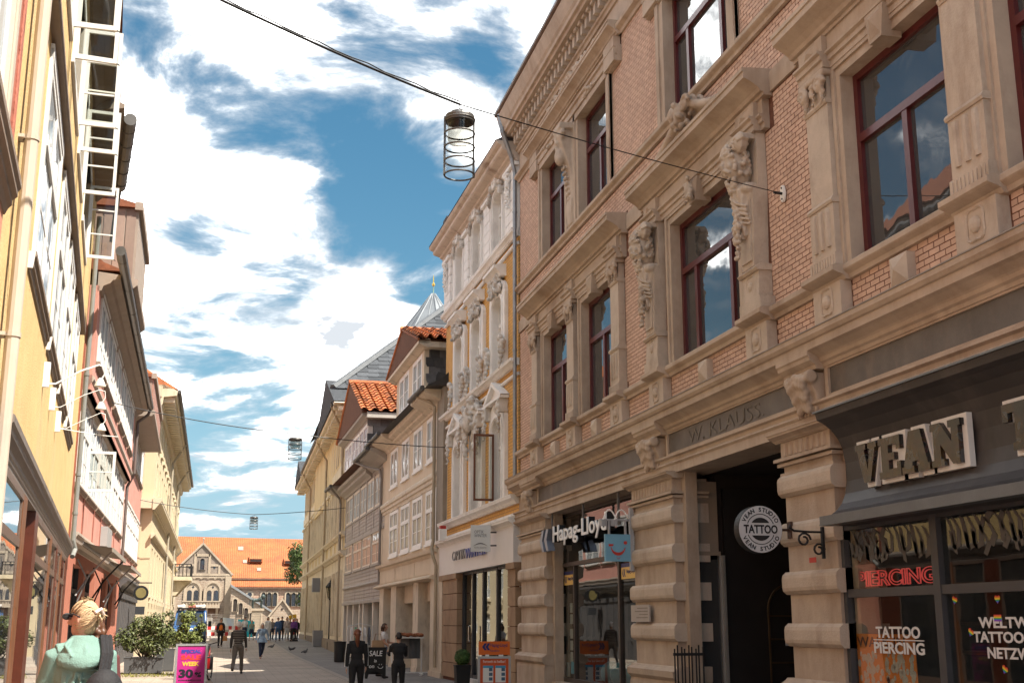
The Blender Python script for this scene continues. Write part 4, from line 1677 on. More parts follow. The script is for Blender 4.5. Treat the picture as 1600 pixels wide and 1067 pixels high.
for fl, (z0, z1) in enumerate(((4.7, 6.85), (8.05, 10.1), (11.45, 13.1))):
    m = MB()
    h = z1 - z0
    inn = arch_poly(.52, 0, h - .03)
    out = arch_poly(.86 if fl < 2 else .62, -.0, h + (.42 if fl < 2 else .1))
    ring(m, inn, out, -.3, .10)
    ring(m, arch_poly(.57, 0, h), arch_poly(.66, 0, h + .07), .0, .13)
    dress = m.mesh('window_dressing', STUC)
    k = MB()
    q = random.Random(fl)
    if fl == 0:
        for sd in (-1, 1):
            k.prism([(sd * .78 - .1, h + .0), (sd * .78 + .1, h + .0), (sd * .78 + .12, h + .36), (sd * .78 - .12, h + .36)], 'y', 0, .26)
            garland(k, sd * .8, .22, h + .3, h - .5, .09, 3)
        hd_ = MB()
        hd_.prism([(-.9, h + .40), (.9, h + .40), (.9, h + .46), (0, h + .88), (-.9, h + .46)], 'y', 0, .12)
        for sd in (-1, 1):
            hd_.prism([(sd * 1.0, h + .45), (0, h + .92), (0, h + .80), (sd * .82, h + .42)], 'y', .0, .24)
        hd_.box(-.98, .98, 0, .25, h + .36, h + .43)
        k.ball((0, .14, h + .24), (.08, .05, .14), 8, 6)
    elif fl == 1:
        hd_ = MB()
        hd_.prism([(0, h + .42), (.16, h + .42), (.2, h + .52), (.3, h + .60), (.34, h + .62), (.34, h + .7), (0, h + .74)], 'x', -.66, .66)
        hd_.prism([(0, h + .7), (.24, h + .7), (.2, h + .82), (0, h + .84)], 'x', -.3, .3)
        for i in range(44):
            k.ball((q.uniform(-.46, .46), .12 + q.uniform(0, .12), h + q.uniform(-.02, .46)), q.uniform(.05, .09), 7, 5)
        for sd in (-1, 1):
            volute(k, sd * .5, .16, h + .1, .14, sd, .14)
            garland(k, sd * .8, .14, .75, .0, .13, 5)
    else:
        for i in range(34):
            a = math.pi * q.random()
            k.ball((.66 * math.cos(a), .1 + q.uniform(0, .1), h - .3 + .5 * math.sin(a)), q.uniform(.05, .085), 7, 5)
        hd_ = MB()
        hd_.prism([(-.16, h + .05), (.16, h + .05), (.24, h + .40), (-.24, h + .40)], 'y', 0, .22)
        hd_.box(-.4, .4, 0, .28, h + .38, h + .46)
    orn = carve(k, M('stucco_grey', (.60, .57, .53), .85, .12, 6, .3, 30, dirt=(.27, .24, .21), dscale=4, dlo=.45, dhi=.7), 'ornament', .019, 1)
    hood_ = hd_.mesh('hood', STUC)
    for c in CW:
        o = put('window_dressing', dress, yb, (c, 0, z0))
        put('ornament', orn, o, (0, 0, 0))
        put('hood', hood_, o, (0, 0, 0))
        window(yb, c - .56, c + .56, z0 + .02, z1 - .04, -.16, WHITE, WGL, mull=(.5,), trans=(.66,), fw=.09, bw=.08, dep=.08)
# garlanded cartouche between the first floor windows
k = MB()
q = random.Random(8)
for i in range(60):
    k.ball((q.gauss(0, .3), .14 + q.uniform(0, .22), q.gauss(7.35, .2)), q.uniform(.07, .14), 8, 6)
k.ball((0, .3, 7.25), (.3, .16, .36), 12, 8)
for sd in (-1, 1):
    volute(k, sd * .55, .2, 7.35, .26, sd, .26)
    garland(k, sd * .62, .2, 7.15, 6.2, .14, 4)
k.box(-.75, .75, 0, .34, 7.42, 7.52)
put('cartouche', carve(k, MATS['stucco_grey'], 'cartouche', .022, 1), yb, (-4.65, 0, -.05))
# top floor rusticated pilasters
m = MB()
for a, b in ((-9.1, -8.1), (-6.3, -5.55), (-3.45, -2.85 + .02), (-.75, .2)):
    z = 11.43
    while z < 12.9:
        m.box(a, b, 0, .10, z, z + .26)
        z += .28
    m.box(a - .06, b + .06, 0, .18, 13.1, 13.2)
for a in (-8.6, -.3):
    garland(m, a, .16, 13.0, 12.1, .1, 7)
m.build('top_pilaster', STUC, yb, kind='stuff')
# open casement on the first floor
m = MB()
for (a, b, c, d) in ((0, .05, 0, 1.75), (.49, .54, 0, 1.75), (.05, .49, 0, .06), (.05, .49, 1.69, 1.75)):
    m.box(a, b, 0, .05, c, d)
wood = M('brown_sash', (.13, .05, .025), .5, .15)
o = m.build('open_casement', wood, yb)
o.location = (-6.72, .06, 4.72)
o.rotation_euler = (0, 0, R(88))
MB().box(.05, .49, .02, .03, .06, 1.69).build('pane', THIN, o)
# shop
m = MB()
m.box(L0 + .02, L1 - .02, 0, .14, 3.05, 3.92)
fas = m.build('fascia', M('fascia_white', (.66, .63, .61), .5, .03), yb)
m = MB()
cornice(m, L0, L1 + .02, 3.9, 4.13, .15, .28)
m.build('fascia_cornice', STUC, yb)
for a, b in ((-9.15, -8.4), (-2.35, .2)):
    m = MB()
    m.box(a + .02, b - .02, -.4, .055, 0, 3.05)
    po = m.build('shop_pier', MORTAR, yb)
    z = 0.1
    for hgt in (.42, .55, .5, .46, .46, .5):
        MB().box(a, b, -.35, .10, z, z + hgt - .02).build('block', TANST, po)
        z += hgt
    MB().box(a - .03, b + .03, -.35, .15, 2.9, 3.05).build('cap', TANST, po)
m = MB()
for s in (-8.36, -6.6, -5.0, -3.7, -2.4):
    m.box(s - .06, s + .06, -.18, -.06, .15, 3.05)
m.box(-8.4, -2.35, -.17, -.07, .15, .25)
m.box(-8.4, -2.35, -.17, -.07, 2.98, 3.05)
sf = m.build('shopfront', DARKMET, yb)
for a, b in ((-8.3, -6.66), (-6.54, -5.06), (-4.94, -3.76), (-3.64, -2.46)):
    MB().box(a, b, -.125, -.115, .25, 2.98).build('pane', SHOPGL, sf)
m = MB()
m.tube([(-3.78, .02, 1.15), (-3.78, .05, 1.15), (-3.78, .05, 1.55), (-3.78, .02, 1.55)], .02, 6)
m.build('door_handle', M('steel', (.6, .6, .62), .25, .05, metal=.9), sf)
m = MB()
m.box(L0, L1, -4, -3.9, 0, 3.9)
m.box(L0, L1, -3.9, -.4, 3.1, 3.15)
m.box(L0, L1, -3.9, -.2, .1, .14)
m.build('shop_room', M('shop_room', (.07, .06, .05)), yb)
t = text_mesh('OPTIK', 1.75, .27, .03, M('letter_grey', (.15, .15, .16), .4, .05), bold=.0)
put('lettering', t, fas, (-2.15, .19, 3.40), (0, 0, math.pi))
t = text_mesh('WINTER', 2.45, .27, .03, M('letter_blue', (.02, .05, .25), .4, .05), bold=.03)
put('lettering', t, fas, (-3.98, .19, 3.38), (0, 0, math.pi))
m = MB()
m.box(-1.25, -1.05, .2, .42, 4.05, 4.4)
al = m.build('alarm_box', STUC, yb)
MB().box(-1.24, -1.06, .22, .40, 4.4, 4.5).build('alarm_light', RED, al)

ps = thing('projecting_sign', 'square white optician sign standing out from the white fascia', 'shop sign', (6.52, 30.1, 3.72), R(-14))
m = MB()
m.box(-.44, .06, -.06, .06, -.33, .33)
m.build('panel', M('acrylic_white', (.55, .57, .57), .35, .03), ps)
m = MB()
m.tube([(.06, 0, .15), (.3, 0, .15)], .02, 6)
m.tube([(.06, 0, -.18), (.3, 0, -.18)], .02, 6)
m.build('arm', DARKMET, ps)
GREYL = M('letter_grey', (.15, .15, .16))
put('lettering', text_mesh('OPTIK\nWINTER', .32, .17, .004, GREYL, line=.8), ps, (-.35, -.061, .03))
m = MB()
m.prism([(-.38 + .38 * i / 10, -.2 + .09 * math.sin(math.pi * i / 10)) for i in range(11)] + [(.0 - .38 * i / 10, -.2 + .055 * math.sin(math.pi * i / 10)) for i in range(11)], 'y', -.065, -.06)
m.build('arc', GREYL, ps)
put('lettering', text_mesh('Brillen Experte', .3, .05, .004, GREYL), ps, (-.34, -.061, -.26))

# ------------------------------------------------------------------ beige house with gabled dormer
BEI = M('beige_plaster', (.60, .50, .375), .9, .07, 1.2, .12, 25, dirt=(.46, .37, .27), dscale=.8, dlo=.5, dhi=.8)
BEI2 = M('beige_woodwork', (.60, .515, .40), .75, .08, 3, .08, 25, dirt=(.3, .23, .17), dscale=2)
p_, r_ = frame((6.744, 37.168), (dvx := math.sin(R(-.89)), math.cos(R(-.89))), 1)
be = thing('beige_building', 'beige plastered house with white casements, open shop posts and a gabled roof dormer', 'building', p_, r_)
W2 = [(10.2, 12.0), (7.4, 9.1), (4.6, 6.4), (1.9, 3.7)]
W1 = [(9.8, 11.9), (7.05, 9.07), (4.42, 6.4), (1.76, 3.7)]
E0, E1 = .02, 14.4
m = MB()
m.wall(E0, E1, 3.0, 8.8, [(a, b, 6.95, 8.45) for a, b in W2] + [(a, b, 4.2, 5.97) for a, b in W1], -.3, 0)
m.build('wall', BEI, be)
m = MB()
m.box(E0, E1, -8, -7.8, 0, 9)
m.build('rear_wall', BEI, be)
for a, b in W2:
    window(be, a, b, 6.95, 8.45, -.03, WHITE, WGL, mull=(.5,), fw=.13, bw=.16, bars=bar_grid(1, 2), dep=.06)
for a, b in W1:
    window(be, a, b, 4.2, 5.97, -.03, WHITE, WGL, mull=(.5,), trans=(.62,), fw=.13, bw=.14, bars=[(.02, .98, .32, .32), (.25, .25, .62, 1), (.75, .75, .62, 1)], dep=.06)
m = MB()
for a, b in W2 + W1:
    z = 6.95 if (a, b) in W2 else 4.2
    m.box(a - .05, b + .05, 0, .07, z - .08, z)
m.build('window_sills', WHITE, be, kind='stuff')
m = MB()
m.prism([(-.1, 6.02), (.03, 6.02), (.04, 6.12), (.09, 6.15), (.09, 6.26), (.14, 6.30), (.14, 6.40), (.06, 6.5), (-.1, 6.52)], 'x', 1.25, E1)
for a, b in W1:
    m.box(a + .1, b - .1, 0, .05, 5.98, 6.03)
m.build('jetty_moulding', BEI2, be)
m = MB()
m.prism([(-.2, 8.52), (.03, 8.52), (.06, 8.6), (.18, 8.66), (.2, 8.74), (.36, 8.8), (.4, 8.9), (.4, 8.98), (-.2, 9.02)], 'x', 2.4, 12.6)
for a, b in ((E0 + .6, 3.4), (10.4, E1)):
    m.prism([(-.2, 8.55), (.02, 8.55), (.1, 8.66), (.5, 8.82), (.66, 8.9), (.66, 9.0), (.3, 9.1), (-.2, 9.1)], 'x', a, b)
m.build('eaves', BEI2, be)
for a, b in ((E0 + .6, 3.2), (10.6, E1 + .3)):
    m = MB()
    m.tube([(a, .74, 9.02), (b, .74, 9.02)], .085, 8)
    m.build('gutter', M('gutter_dark', (.06, .055, .05), .5, .2), be)
m = MB()
m.box(.1, 1.2, -.2, .13, 3.95, 9.0)
m.build('corner_board', M('grey_wood', (.27, .235, .19), .85, .12, 3, .2, 30), be)
m = MB()
m.tube([(1.9, .7, 8.95), (1.4, .35, 8.7), (1.12, .24, 8.5), (1.12, .22, 4.2), (1.0, .3, 3.9), (.75, .3, 3.7), (.7, .2, 3.4), (.7, .2, .3)], .055, 8)
m.build('downpipe', M('pipe_beige', (.36, .29, .2), .6, .1), be)
# main roof and dormer
SLD = M('slate_dark', (.085, .08, .078), .6, .25, 5, .2, 30, island=.75)
TILE = M('orange_tile', (.37, .12, .042), .8, .2, 3, .15, 50, island=.5, dirt=(.16, .06, .03), dscale=1.5, dlo=.5, dhi=.72)
m = MB()
m.prism([(.68, 9.0), (.2, 9.25), (-4, 13.6), (-8.2, 9.0)], 'x', E0, E1)
m.build('roof', SLD, be)
D0, D1, DZ0, DZ1 = 3.9, 10.1, 8.95, 11.05
m = MB()
m.wall(D0, D1, DZ0, DZ1, [(4.3, 6.3, 9.5, 10.98), (7.15, 9.4, 9.5, 10.98)], -.2, .12)
m.build('dormer_wall', BEI, be)
for a, b in ((4.3, 6.3), (7.15, 9.4)):
    window(be, a, b, 9.5, 10.98, .07, WHITE, WGL, mull=(.5,), fw=.15, bw=.18, bars=bar_grid(1, 2), dep=.06)
m = MB()
gz, ap, ov = 11.05, 12.28, .42
m.prism([(D0 - .45, gz), (D1 + .5, gz), (D1 + .5, gz + .14), (7.0, ap), (D0 - .45, gz + .14)], 'y', -.2, .14)
m.build('dormer_gable', BEI, be)
m = MB()
m.prism([(.0, gz - .04), (.16, gz - .02), (.3, gz + .05), (ov, gz + .08), (ov, gz + .2), (.1, gz + .26), (0, gz + .26)], 'x', D0 - .5, D1 + .55)
for sd, x1 in ((-1, D0 - .5), (1, D1 + .55)):
    a, b = (x1, gz + .22), (7.0, ap + .16)
    dx, dz = b[0] - a[0], b[1] - a[1]
    m.prism([a, b, (b[0], b[1] - .3), (a[0] - .0, a[1] - .12)], 'y', .02, ov - .02)
m.prism([(.0, gz - .05), (.0, gz + .2), (.42, gz + .2), (.42, gz + .1), (.12, gz - .05)], 'y', -4, .0) if False else None
m.box(D0 - .5, D0, -4, .0, gz - .02, gz + .18)
m.build('gable_moulding', BEI2, be)
m = MB()
m.box(D0 - .02, D0 + .1, -3.4, -.05, DZ0, DZ1)
ck = m.build('dormer_cheek', SLD, be)
q = random.Random(6)
SLP = MB().prism([(0, 0), (.30, 0), (.34, .1), (.34, .34), (0, .34)], 'x', 0, .02).mesh('slate', SLD)
for j in range(7):
    for i in range(8):
        put('slate', SLP, ck, (D0 - .045 - .012 * (j % 2), -.42 - .34 * i + (.15 if j % 2 else 0) + q.uniform(-.03, .03), DZ0 + .02 + .29 * j), (q.uniform(-.25, .25), q.uniform(-.07, .1), 0))
m = MB()
m.prism([(.0, 8.9), (-.9, 9.5), (-2.6, 10.9), (-2.6, 10.75), (-.9, 9.35), (0, 8.75)], 'x', .3, D0 - .02)
m.build('swept_eaves', SLD, be)


def tile_slope(par, p0, ux, uy, nx, ny, wx, wy, mesh, skip=None):
    """rows of tiles laid over a slope: p0 lower corner, ux along the eaves, uy up the slope (unit vectors)"""
    ux, uy = Vector(ux).normalized(), Vector(uy).normalized()
    nz = ux.cross(uy)
    rot = Matrix((ux, uy, nz)).transposed().to_euler()
    for j in range(ny):
        for i in range(nx):
            if skip and skip(i, j):
                continue
            p = Vector(p0) + ux * (wx * i) + uy * (wy * j) + nz * q.uniform(0, .012)
            put('tile', mesh, par, p, rot)


def pantile(w, h):
    m = MB()
    n = 6
    pts = []
    for k2 in range(n + 1):
        u = k2 / n
        pts.append((u * w * 1.06, .075 * math.sin(u * 2 * math.pi) + .06))
    poly = pts + [(x, z - .025) for x, z in pts[::-1]]
    vs = [(x, -.05, z + .075) for x, z in poly] + [(x, h, z) for x, z in poly]
    k2 = len(poly)
    m.add(vs, [tuple(range(k2)), tuple(range(2 * k2 - 1, k2 - 1, -1))] + [(i, (i + 1) % k2, k2 + (i + 1) % k2, k2 + i) for i in range(k2)])
    return m.mesh('tile', TILE, False)


PT = pantile(.34, .40)
# tiled dormer roof, right slope towards the camera
rs = MB()
rs.prism([(D0 - .6, gz + .2), (7.0, ap + .14), (D1 + .65, gz + .2)], 'y', -6.5, ov + .02)
dr_ = rs.build('dormer_roof', M('roof_under', (.12, .05, .025), .9, .2), be)
sl = Vector((7.0 - (D0 - .6), 0, ap - gz - .06))
tile_slope(dr_, (D0 - .64, ov + .05, gz + .22), (0, -1, 0), tuple(sl), 14, 9, .34, sl.length / 9, PT)
m = MB()
m.tube([(7.0, ov + .1, ap + .2), (7.0, -6, ap + .2)], .12, 8)
for x1 in (D0 - .62, D1 + .67):
    m.tube([(x1, ov + .03, gz + .2), (7.0, ov + .03, ap + .18)], .05, 6)
m.build('ridge_tiles', TILE, be)
# shop below
m = MB()
m.prism([(-.1, 3.72), (.1, 3.72), (.12, 3.8), (.22, 3.84), (.24, 3.93), (.1, 3.98), (-.1, 3.98)], 'x', .9, 14.35)
m.prism([(-.1, 2.98), (.1, 2.98), (.30, 3.03), (.30, 3.07), (.1, 3.16), (-.1, 3.16)], 'x', 1.5, 14.35)
m.box(1.2, 14.3, -.1, .08, 3.1, 3.75)
for a, b in ((2, 5.2), (5.4, 9.6), (9.8, 13.8)):
    m.box(a, b, .08, .095, 3.2, 3.68)
m.build('shop_fascia', BEI, be)
m = MB()
for a, b, z1 in ((.1, 2.05, 3.9), (4.35, 5.35, 3.0), (9.2, 10.5, 3.0), (12.5, 13.6, 3.0)):
    m2 = MB()
    m2.box(a, b, -.75, .12, .15, z1)
    m2.box(a - .05, b + .05, -.8, .16, 0, .17)
    m2.build('shop_post', BEI2, be)
m.box(1.9, 13, -.3, -.2, 2.35, 3.0)
m.build('shop_header', BEI, be)
m = MB()
for s in (2.1, 4.3, 5.4, 7.2, 9.15, 10.55, 12.45):
    m.box(s - .06, s + .06, -.66, -.56, .4, 2.4)
m.box(2, 12.5, -.66, -.54, 2.3, 2.38)
m.box(2, 12.5, -.66, -.54, 1.85, 1.9)
m.box(5.35, 9.2, -.68, -.5, 0, .5)
sf = m.build('shopfront', BEI2, be)
MB().box(5.4, 9.15, -.62, -.61, .5, 2.35).build('pane', SHOPGL, sf)
MB().box(10.5, 12.5, -.62, -.61, .2, 2.35).build('pane', SHOPGL, sf)
m = MB()
m.box(.2, 14.2, -4, -3.9, 0, 3.5)
m.box(.2, 14.2, -3.9, -.7, 3.0, 3.1)
m.box(.2, .3, -3.9, -.7, 0, 3)
m.build('shop_room', M('shop_room', (.07, .06, .05)), be)

# ------------------------------------------------------------------ grey boarded house
GRW = M('grey_boards', (.38, .34, .305), .85, .1, 3, .2, 40, island=.10, dirt=(.20, .17, .145), dscale=2.2)
GRT = M('grey_timber', (.35, .32, .285), .8, .1, 4, .1, 30)
CRW = M('cream_sash', (.62, .55, .46), .6, .05)
p_, r_ = frame((6.546, 50.694), (math.sin(R(-.89)), math.cos(R(-.89))), 1)
gr = thing('grey_building', 'grey boarded timber house with rows of small panes and an orange tiled gable roof', 'building', p_, r_)
G0, G1 = .0, 14.3
W1 = [(11.25, 13.95), (7.5, 10.6), (4.2, 7.0), (.85, 3.7)]
W2 = [(11.4, 14.1), (8.55, 11.05), (6.0, 8.3), (3.35, 5.7), (.95, 3.26)]
m = MB()
m.wall(G0, G1, 2.5, 8.6, [(a, b, 4.15, 5.5) for a, b in W1] + [(a, b, 6.6, 8.02) for a, b in W2], -.3, -.02)
m.build('wall', GRT, gr)
m = MB()
m.box(G0, G1, -8, -7.8, 0, 9)
m.build('rear_wall', GRT, gr)
z = 2.62
k = 0
while z < 6.5:
    if z < 3.95 or z > 5.58:
        h = .155
        if not (3.3 < z < 3.4):
            o = MB().prism([(-.02, z), (.028, z), (.008, z + h), (-.02, z + h)], 'x', G0 + .02, G1 - .02).build('plank', GRW, gr)
    z += .158
m = MB()
m.prism([(-.02, 3.3), (.08, 3.3), (.1, 3.35), (.02, 3.42), (-.02, 3.42)], 'x', G0, G1)
m.prism([(-.02, 2.5), (.08, 2.5), (.09, 2.62), (.0, 2.66), (-.02, 2.66)], 'x', G0, G1)
m.box(G0, G1, -.02, .06, 5.5, 5.6)
for a, b in W1:
    m.box(a - .1, b + .1, 0, .06, 4.05, 4.15)
for a, b in W2:
    m.box(a - .05, b + .05, 0, .06, 6.52, 6.6)
m.build('trim_boards', GRT, gr)
for s in (14.2, 11.22, 8.42, 5.85, 3.3, .8):
    MB().box(s - .08, s + .08, -.02, .045, 5.75, 8.1).build('timber_post', GRT, gr)
for a, b in W1:
    window(gr, a, b, 4.15, 5.5, -.03, CRW, WGL, mull=(.5,), trans=(.66,), fw=.08, bw=.09, bars=[(.25, .25, 0, 1), (.75, .75, 0, 1), (.02, .98, .33, .33)], dep=.05)
for a, b in W2:
    window(gr, a, b, 6.6, 8.02, -.03, CRW, WGL, mull=(.5,), fw=.12, bw=.14, bars=[(.25, .25, 0, 1), (.75, .75, 0, 1), (.02, .98, .5, .5)], dep=.05)
m = MB()
m.prism([(-.2, 8.1), (.04, 8.1), (.1, 8.2), (.3, 8.32), (.3, 8.46), (.45, 8.52), (.5, 8.64), (-.2, 8.75)], 'x', 4.3, 15.0)
for a, b in ((-.3, 4.2), (14.6, 17.2)):
    m.prism([(-.2, 8.3), (.04, 8.3), (.3, 8.5), (.7, 8.7), (.75, 8.85), (-.2, 9.1)], 'x', a, b)
m.build('jetty_eaves', GRT, gr)
m = MB()
m.tube([(-.3, .85, 8.78), (4.2, .85, 8.78)], .09, 8)
m.tube([(14.5, .85, 8.78), (17.3, .85, 8.78)], .09, 8)
m.build('gutter', MATS['gutter_dark'], gr)
m = MB()
m.tube([(3.9, .85, 8.72), (2.6, .5, 8.35), (.7, .14, 8.0), (.5, .12, 7.6), (.5, .12, 3.2)], .06, 8)
m.build('downpipe', M('pipe_grey', (.22, .20, .18), .6, .1), gr)
m = MB()
m.tube([(14.8, .85, 8.72), (15.3, .3, 8.2), (15.4, .2, 7.9), (15.4, .2, 5.3)], .06, 8)
m.build('downpipe', M('pipe_grey', (.22, .20, .18), .6, .1), gr)
m = MB()
m.prism([(.78, 8.82), (.2, 9.1), (-4, 13), (-8.2, 9.0)], 'x', G0 - .3, 16.8)
m.build('roof', M('roof_mossy', (.12, .055, .035), .9, .3, 4), gr)
D0, D1, DZ0, DZ1 = 4.9, 14.55, 8.62, 10.95
m = MB()
WD = [(11.3, 14.2), (8.3, 11.1), (5.25, 8.1)]
m.wall(D0, D1, DZ0, DZ1, [(a, b, 9.42, 10.75) for a, b in WD], -.2, .16)
m.build('dormer_wall', GRW, gr)
for a, b in WD:
    window(gr, a, b, 9.42, 10.75, .11, WHITE, glass('pinkish_glass', (.36, .25, .22), 1.6, wav=.12, cap=.5), mull=(.5,), fw=.14, bw=.14, bars=[(.25, .25, 0, 1), (.75, .75, 0, 1), (.02, .98, .5, .5)], dep=.06)
gz, ap, ax = 10.95, 13.35, 9.8
m = MB()
m.prism([(D0 - .1, gz), (D1 + .1, gz), (ax, ap - .05)], 'y', -.3, .17)
m.build('gable', GRW, gr)
m = MB()
m.prism([(.0, gz - .08), (.2, gz - .04), (.3, gz + .03), (.48, gz + .08), (.5, gz + .24), (.1, gz + .3), (0, gz + .3)], 'x', D0 - .2, D1 + .5)
for x1 in (D0 - .25, D1 + .5):
    a, b = (x1, gz + .2), (ax, ap + .1)
    m.prism([a, b, (b[0], b[1] - .6), (a[0] + (.55 if x1 < ax else -.55), a[1])], 'y', .1, .5)
m.build('gable_moulding', GRT, gr)
m = MB()
m.box(D0 - .02, D0 + .1, -5.5, -.05, DZ0, DZ1 + .1)
ck = m.build('dormer_cheek', SLD, gr)
for j in range(6):
    for i in range(6):
        put('slate', MB().box(0, .02, 0, .62, 0, .40).mesh('slate', SLD) if (i, j) == (0, 0) else bpy.data.meshes['slate.001'], ck, (D0 - .045 - .012 * (j % 2), -.7 - .65 * i + (.3 if j % 2 else 0), DZ0 + .05 + .38 * j), (0, q.uniform(-.02, .05), 0))
rs = MB()
rs.prism([(D0 - .45, gz + .2), (ax, ap + .12), (D1 + .7, gz + .2)], 'y', -9, .52)
dr_ = rs.build('gable_roof', MATS['roof_under'], gr)
x0e = D0 - .5
sl = Vector((ax - x0e, 0, ap - gz - .06))
PT2 = pantile(.50, sl.length / 12 + .02)
tile_slope(dr_, (x0e, .58, gz + .22), (0, -1, 0), tuple(sl), 19, 12, .50, sl.length / 12, PT2)
m = MB()
m.tube([(ax, .6, ap + .2), (ax, -9, ap + .2)], .15, 8)
m.tube([(D1 + .75, .52, gz + .2), (ax, .52, ap + .18)], .08, 6)
m.build('ridge_tiles', TILE, gr)
m = MB()
m.box(D0 - .5, D0 + .05, -9, .3, gz - .05, gz + .2)
m.build('dormer_eaves', GRT, gr)
# shop front
m = MB()
for s in (.15, 2.9, 6.2, 7.6, 10.0, 12.4, 14.1):
    m.box(s - .16, s + .16, -.35, .02, 0, 2.5)
m.box(0, 14.3, -.3, -.02, 0, .35)
sf = m.build('shopfront', CRW, gr)
for a, b in ((.3, 2.75), (3.05, 6.05), (7.75, 9.85), (10.15, 12.25)):
    MB().box(a, b, -.2, -.19, .35, 2.5).build('pane', SHOPGL, sf)
m = MB()
m.box(0, 14.3, -4, -3.9, 0, 3)
m.box(0, 14.3, -3.9, -.4, 2.5, 2.6)
m.build('shop_room', MATS['shop_room'], gr)

# ------------------------------------------------------------------ pale yellow classical building on the right
PY = M('pale_yellow_plaster', (.60, .48, .28), .9, .06, 1, .08, 25, dirt=(.40, .30, .17), dscale=.5)
PYT = M('cream_trim', (.62, .54, .41), .85, .06, 2, .08, 25, dirt=(.36, .29, .2), dscale=1.5)
p_, r_ = frame((6.336, 64.989), (math.sin(R(.69)), math.cos(R(.69))), 1)
yc = thing('classical_building', 'long pale yellow classical building with white band and pediment behind the lantern', 'building', p_, r_)
ws = []
for a in (1.6, 4.6, 7.6, 11.0, 14.6, 18.2, 21.8, 25.4, 29.0, 32.6, 36.2, 39.6):
    ws.append((a, a + 1.5))
m = MB()
hol = [(a, b, c, d) for a, b in ws for c, d in ((.9, 4.2), (6.6, 9.0), (10.7, 12.4))]
m.wall(.02, 42.8, 5.2, 13.6, hol, -.4, 0)
m.build('wall', PY, yc)
m = MB()
m.box(.02, 42.8, -12, -11.8, 0, 13.5)
m.box(42.6, 42.8, -11.8, -.4, 0, 13.5)
m.box(.02, .2, -11.8, -.4, 8, 13.5)
m.build('rear_wall', PY, yc)
m = MB()
m.wall(.02, 42.8, .6, 5.2, hol, -.4, .02)
m.build('ground_floor_wall', PYT, yc)
m = MB()
m.box(0, 42.9, -.4, .12, -.2, .7)
m.build('plinth', M('plinth_grey', (.22, .175, .135), .9, .2, 2, .2, 20), yc)
m = MB()
for z0, z1, p in ((5.1, 5.4, .3), (6.15, 6.4, .28)):
    cornice(m, 0, 43, z0, z1, .1, p)
m.box(0, 43, -.1, .06, 9.75, 10.35)
for a, b in ws:
    m.box(a - .2, b + .2, 0, .25, 9.2, 9.35)
    for sd in (a - .1, b + .1):
        m.box(sd - .12, sd + .12, 0, .14, 6.45, 9.2)
        m.box(sd - .1, sd + .1, 0, .08, 10.6, 12.45)
    for u in (a - .35, b + .15):
        m.box(u, u + .2, 0, .14, .9, 4.4)
m.build('stucco_trim', PYT, yc)
for a, b in ws:
    for c, d in ((.9, 4.2), (6.6, 9.0), (10.7, 12.4)):
        window(yc, a, b, c, d, -.12, WHITE if c > 1 else CRW, WGL, mull=(.5,), trans=(.6,), fw=.09, bw=.1, split=False, dep=.06)
m = MB()
m.prism([(-.3, 12.7), (.1, 12.7), (.16, 12.85), (.5, 12.95), (.85, 13.0), (.9, 13.2), (.2, 13.5), (-.3, 13.5)], 'x', 0, 43)
for i in range(40):
    m.box(.4 + i * 1.05, .85 + i * 1.05, .1, .7, 12.72, 12.97)
for c, hw, rise in ((6.0, 7.2, 2.35), (38.0, 5.2, 1.6)):
    m.prism([(c - hw, 13.1), (c + hw, 13.1), (c, 13.1 + rise)], 'y', -.3, .05)
    for sd in (-1, 1):
        a, b = (c + sd * (hw + .4), 13.02), (c, 13.2 + rise)
        m.prism([a, b, (b[0], b[1] - .32), (a[0] - sd * .6, a[1] - .05)], 'y', -1, .95)
        for i in range(9):
            t = (i + .5) / 9
            x, zz = a[0] + (b[0] - a[0]) * t, a[1] + (b[1] - a[1]) * t - .5
            m.box(x - .2, x + .2, .05, .7, zz, zz + .22)
m.build('eaves_cornice', PYT, yc)
m = MB()
m.tube([(13.3, .95, 13.25), (32.4, .95, 13.25)], .1, 8)
m.tube([(c2 := -.1, .95, 13.25), (.3, .95, 13.25)], .1, 8)
m.build('gutter', MATS['gutter_dark'], yc)
for s in (.7, 13.5, 31.0):
    MB().tube([(s, .95, 13.2), (s + .8, .4, 12.3), (s + .9, .18, 12.0), (s + .9, .18, .4)], .07, 8).build('downpipe', MATS['pipe_beige'], yc)
ROOFS = M('slate_roof_base', (.05, .053, .058), .85, .2, 3, spec=.1)
m = MB()
m.prism([(.9, 13.2), (-6, 17.2), (-12.5, 13.2)], 'x', 9, 43)
for c, hw, rise in ((6.0, 7.4, 2.35), (38.0, 5.4, 1.6)):
    m.prism([(c - hw, 13.15), (c, 13.35 + rise), (c + hw, 13.15)], 'y', -7, .97)
m.build('roof', ROOFS, yc)
# great hipped slate roof behind
A, C_, D_ = Vector((5.6, 67.6, 14.6)), Vector((14.6, 77.5, 23.0)), Vector((19, 67.6, 14.6))
hb = thing('slate_roofed_hall', 'big hall roof covered with grey slates rising behind the orange gable', 'building', (12, 72, 0))
b2 = MB()
b2.add([tuple(v - Vector((12, 72, 0))) for v in (A, D_, Vector((19, 77.5, 23.0)), C_, Vector((5.9, 90, 14.6)), Vector((14.6, 90, 23.0)))], [(0, 1, 2, 3), (0, 3, 5, 4)])
roofb = b2.build('roof', ROOFS, hb)
b2 = MB()
b2.box(-5.6, 7, -4.2, 18, 9, 14.7)
b2.build('wall', PY, hb)
SLATE = M('blue_slate', (.06, .064, .07), .85, .12, 3, .1, 30, island=.3, spec=.1)
wx, wy = .62, .50
ux = Vector((1, 0, 0))
uy = (Vector((12, 77.5, 23.0)) - Vector((12, 67.6, 14.6))).normalized()
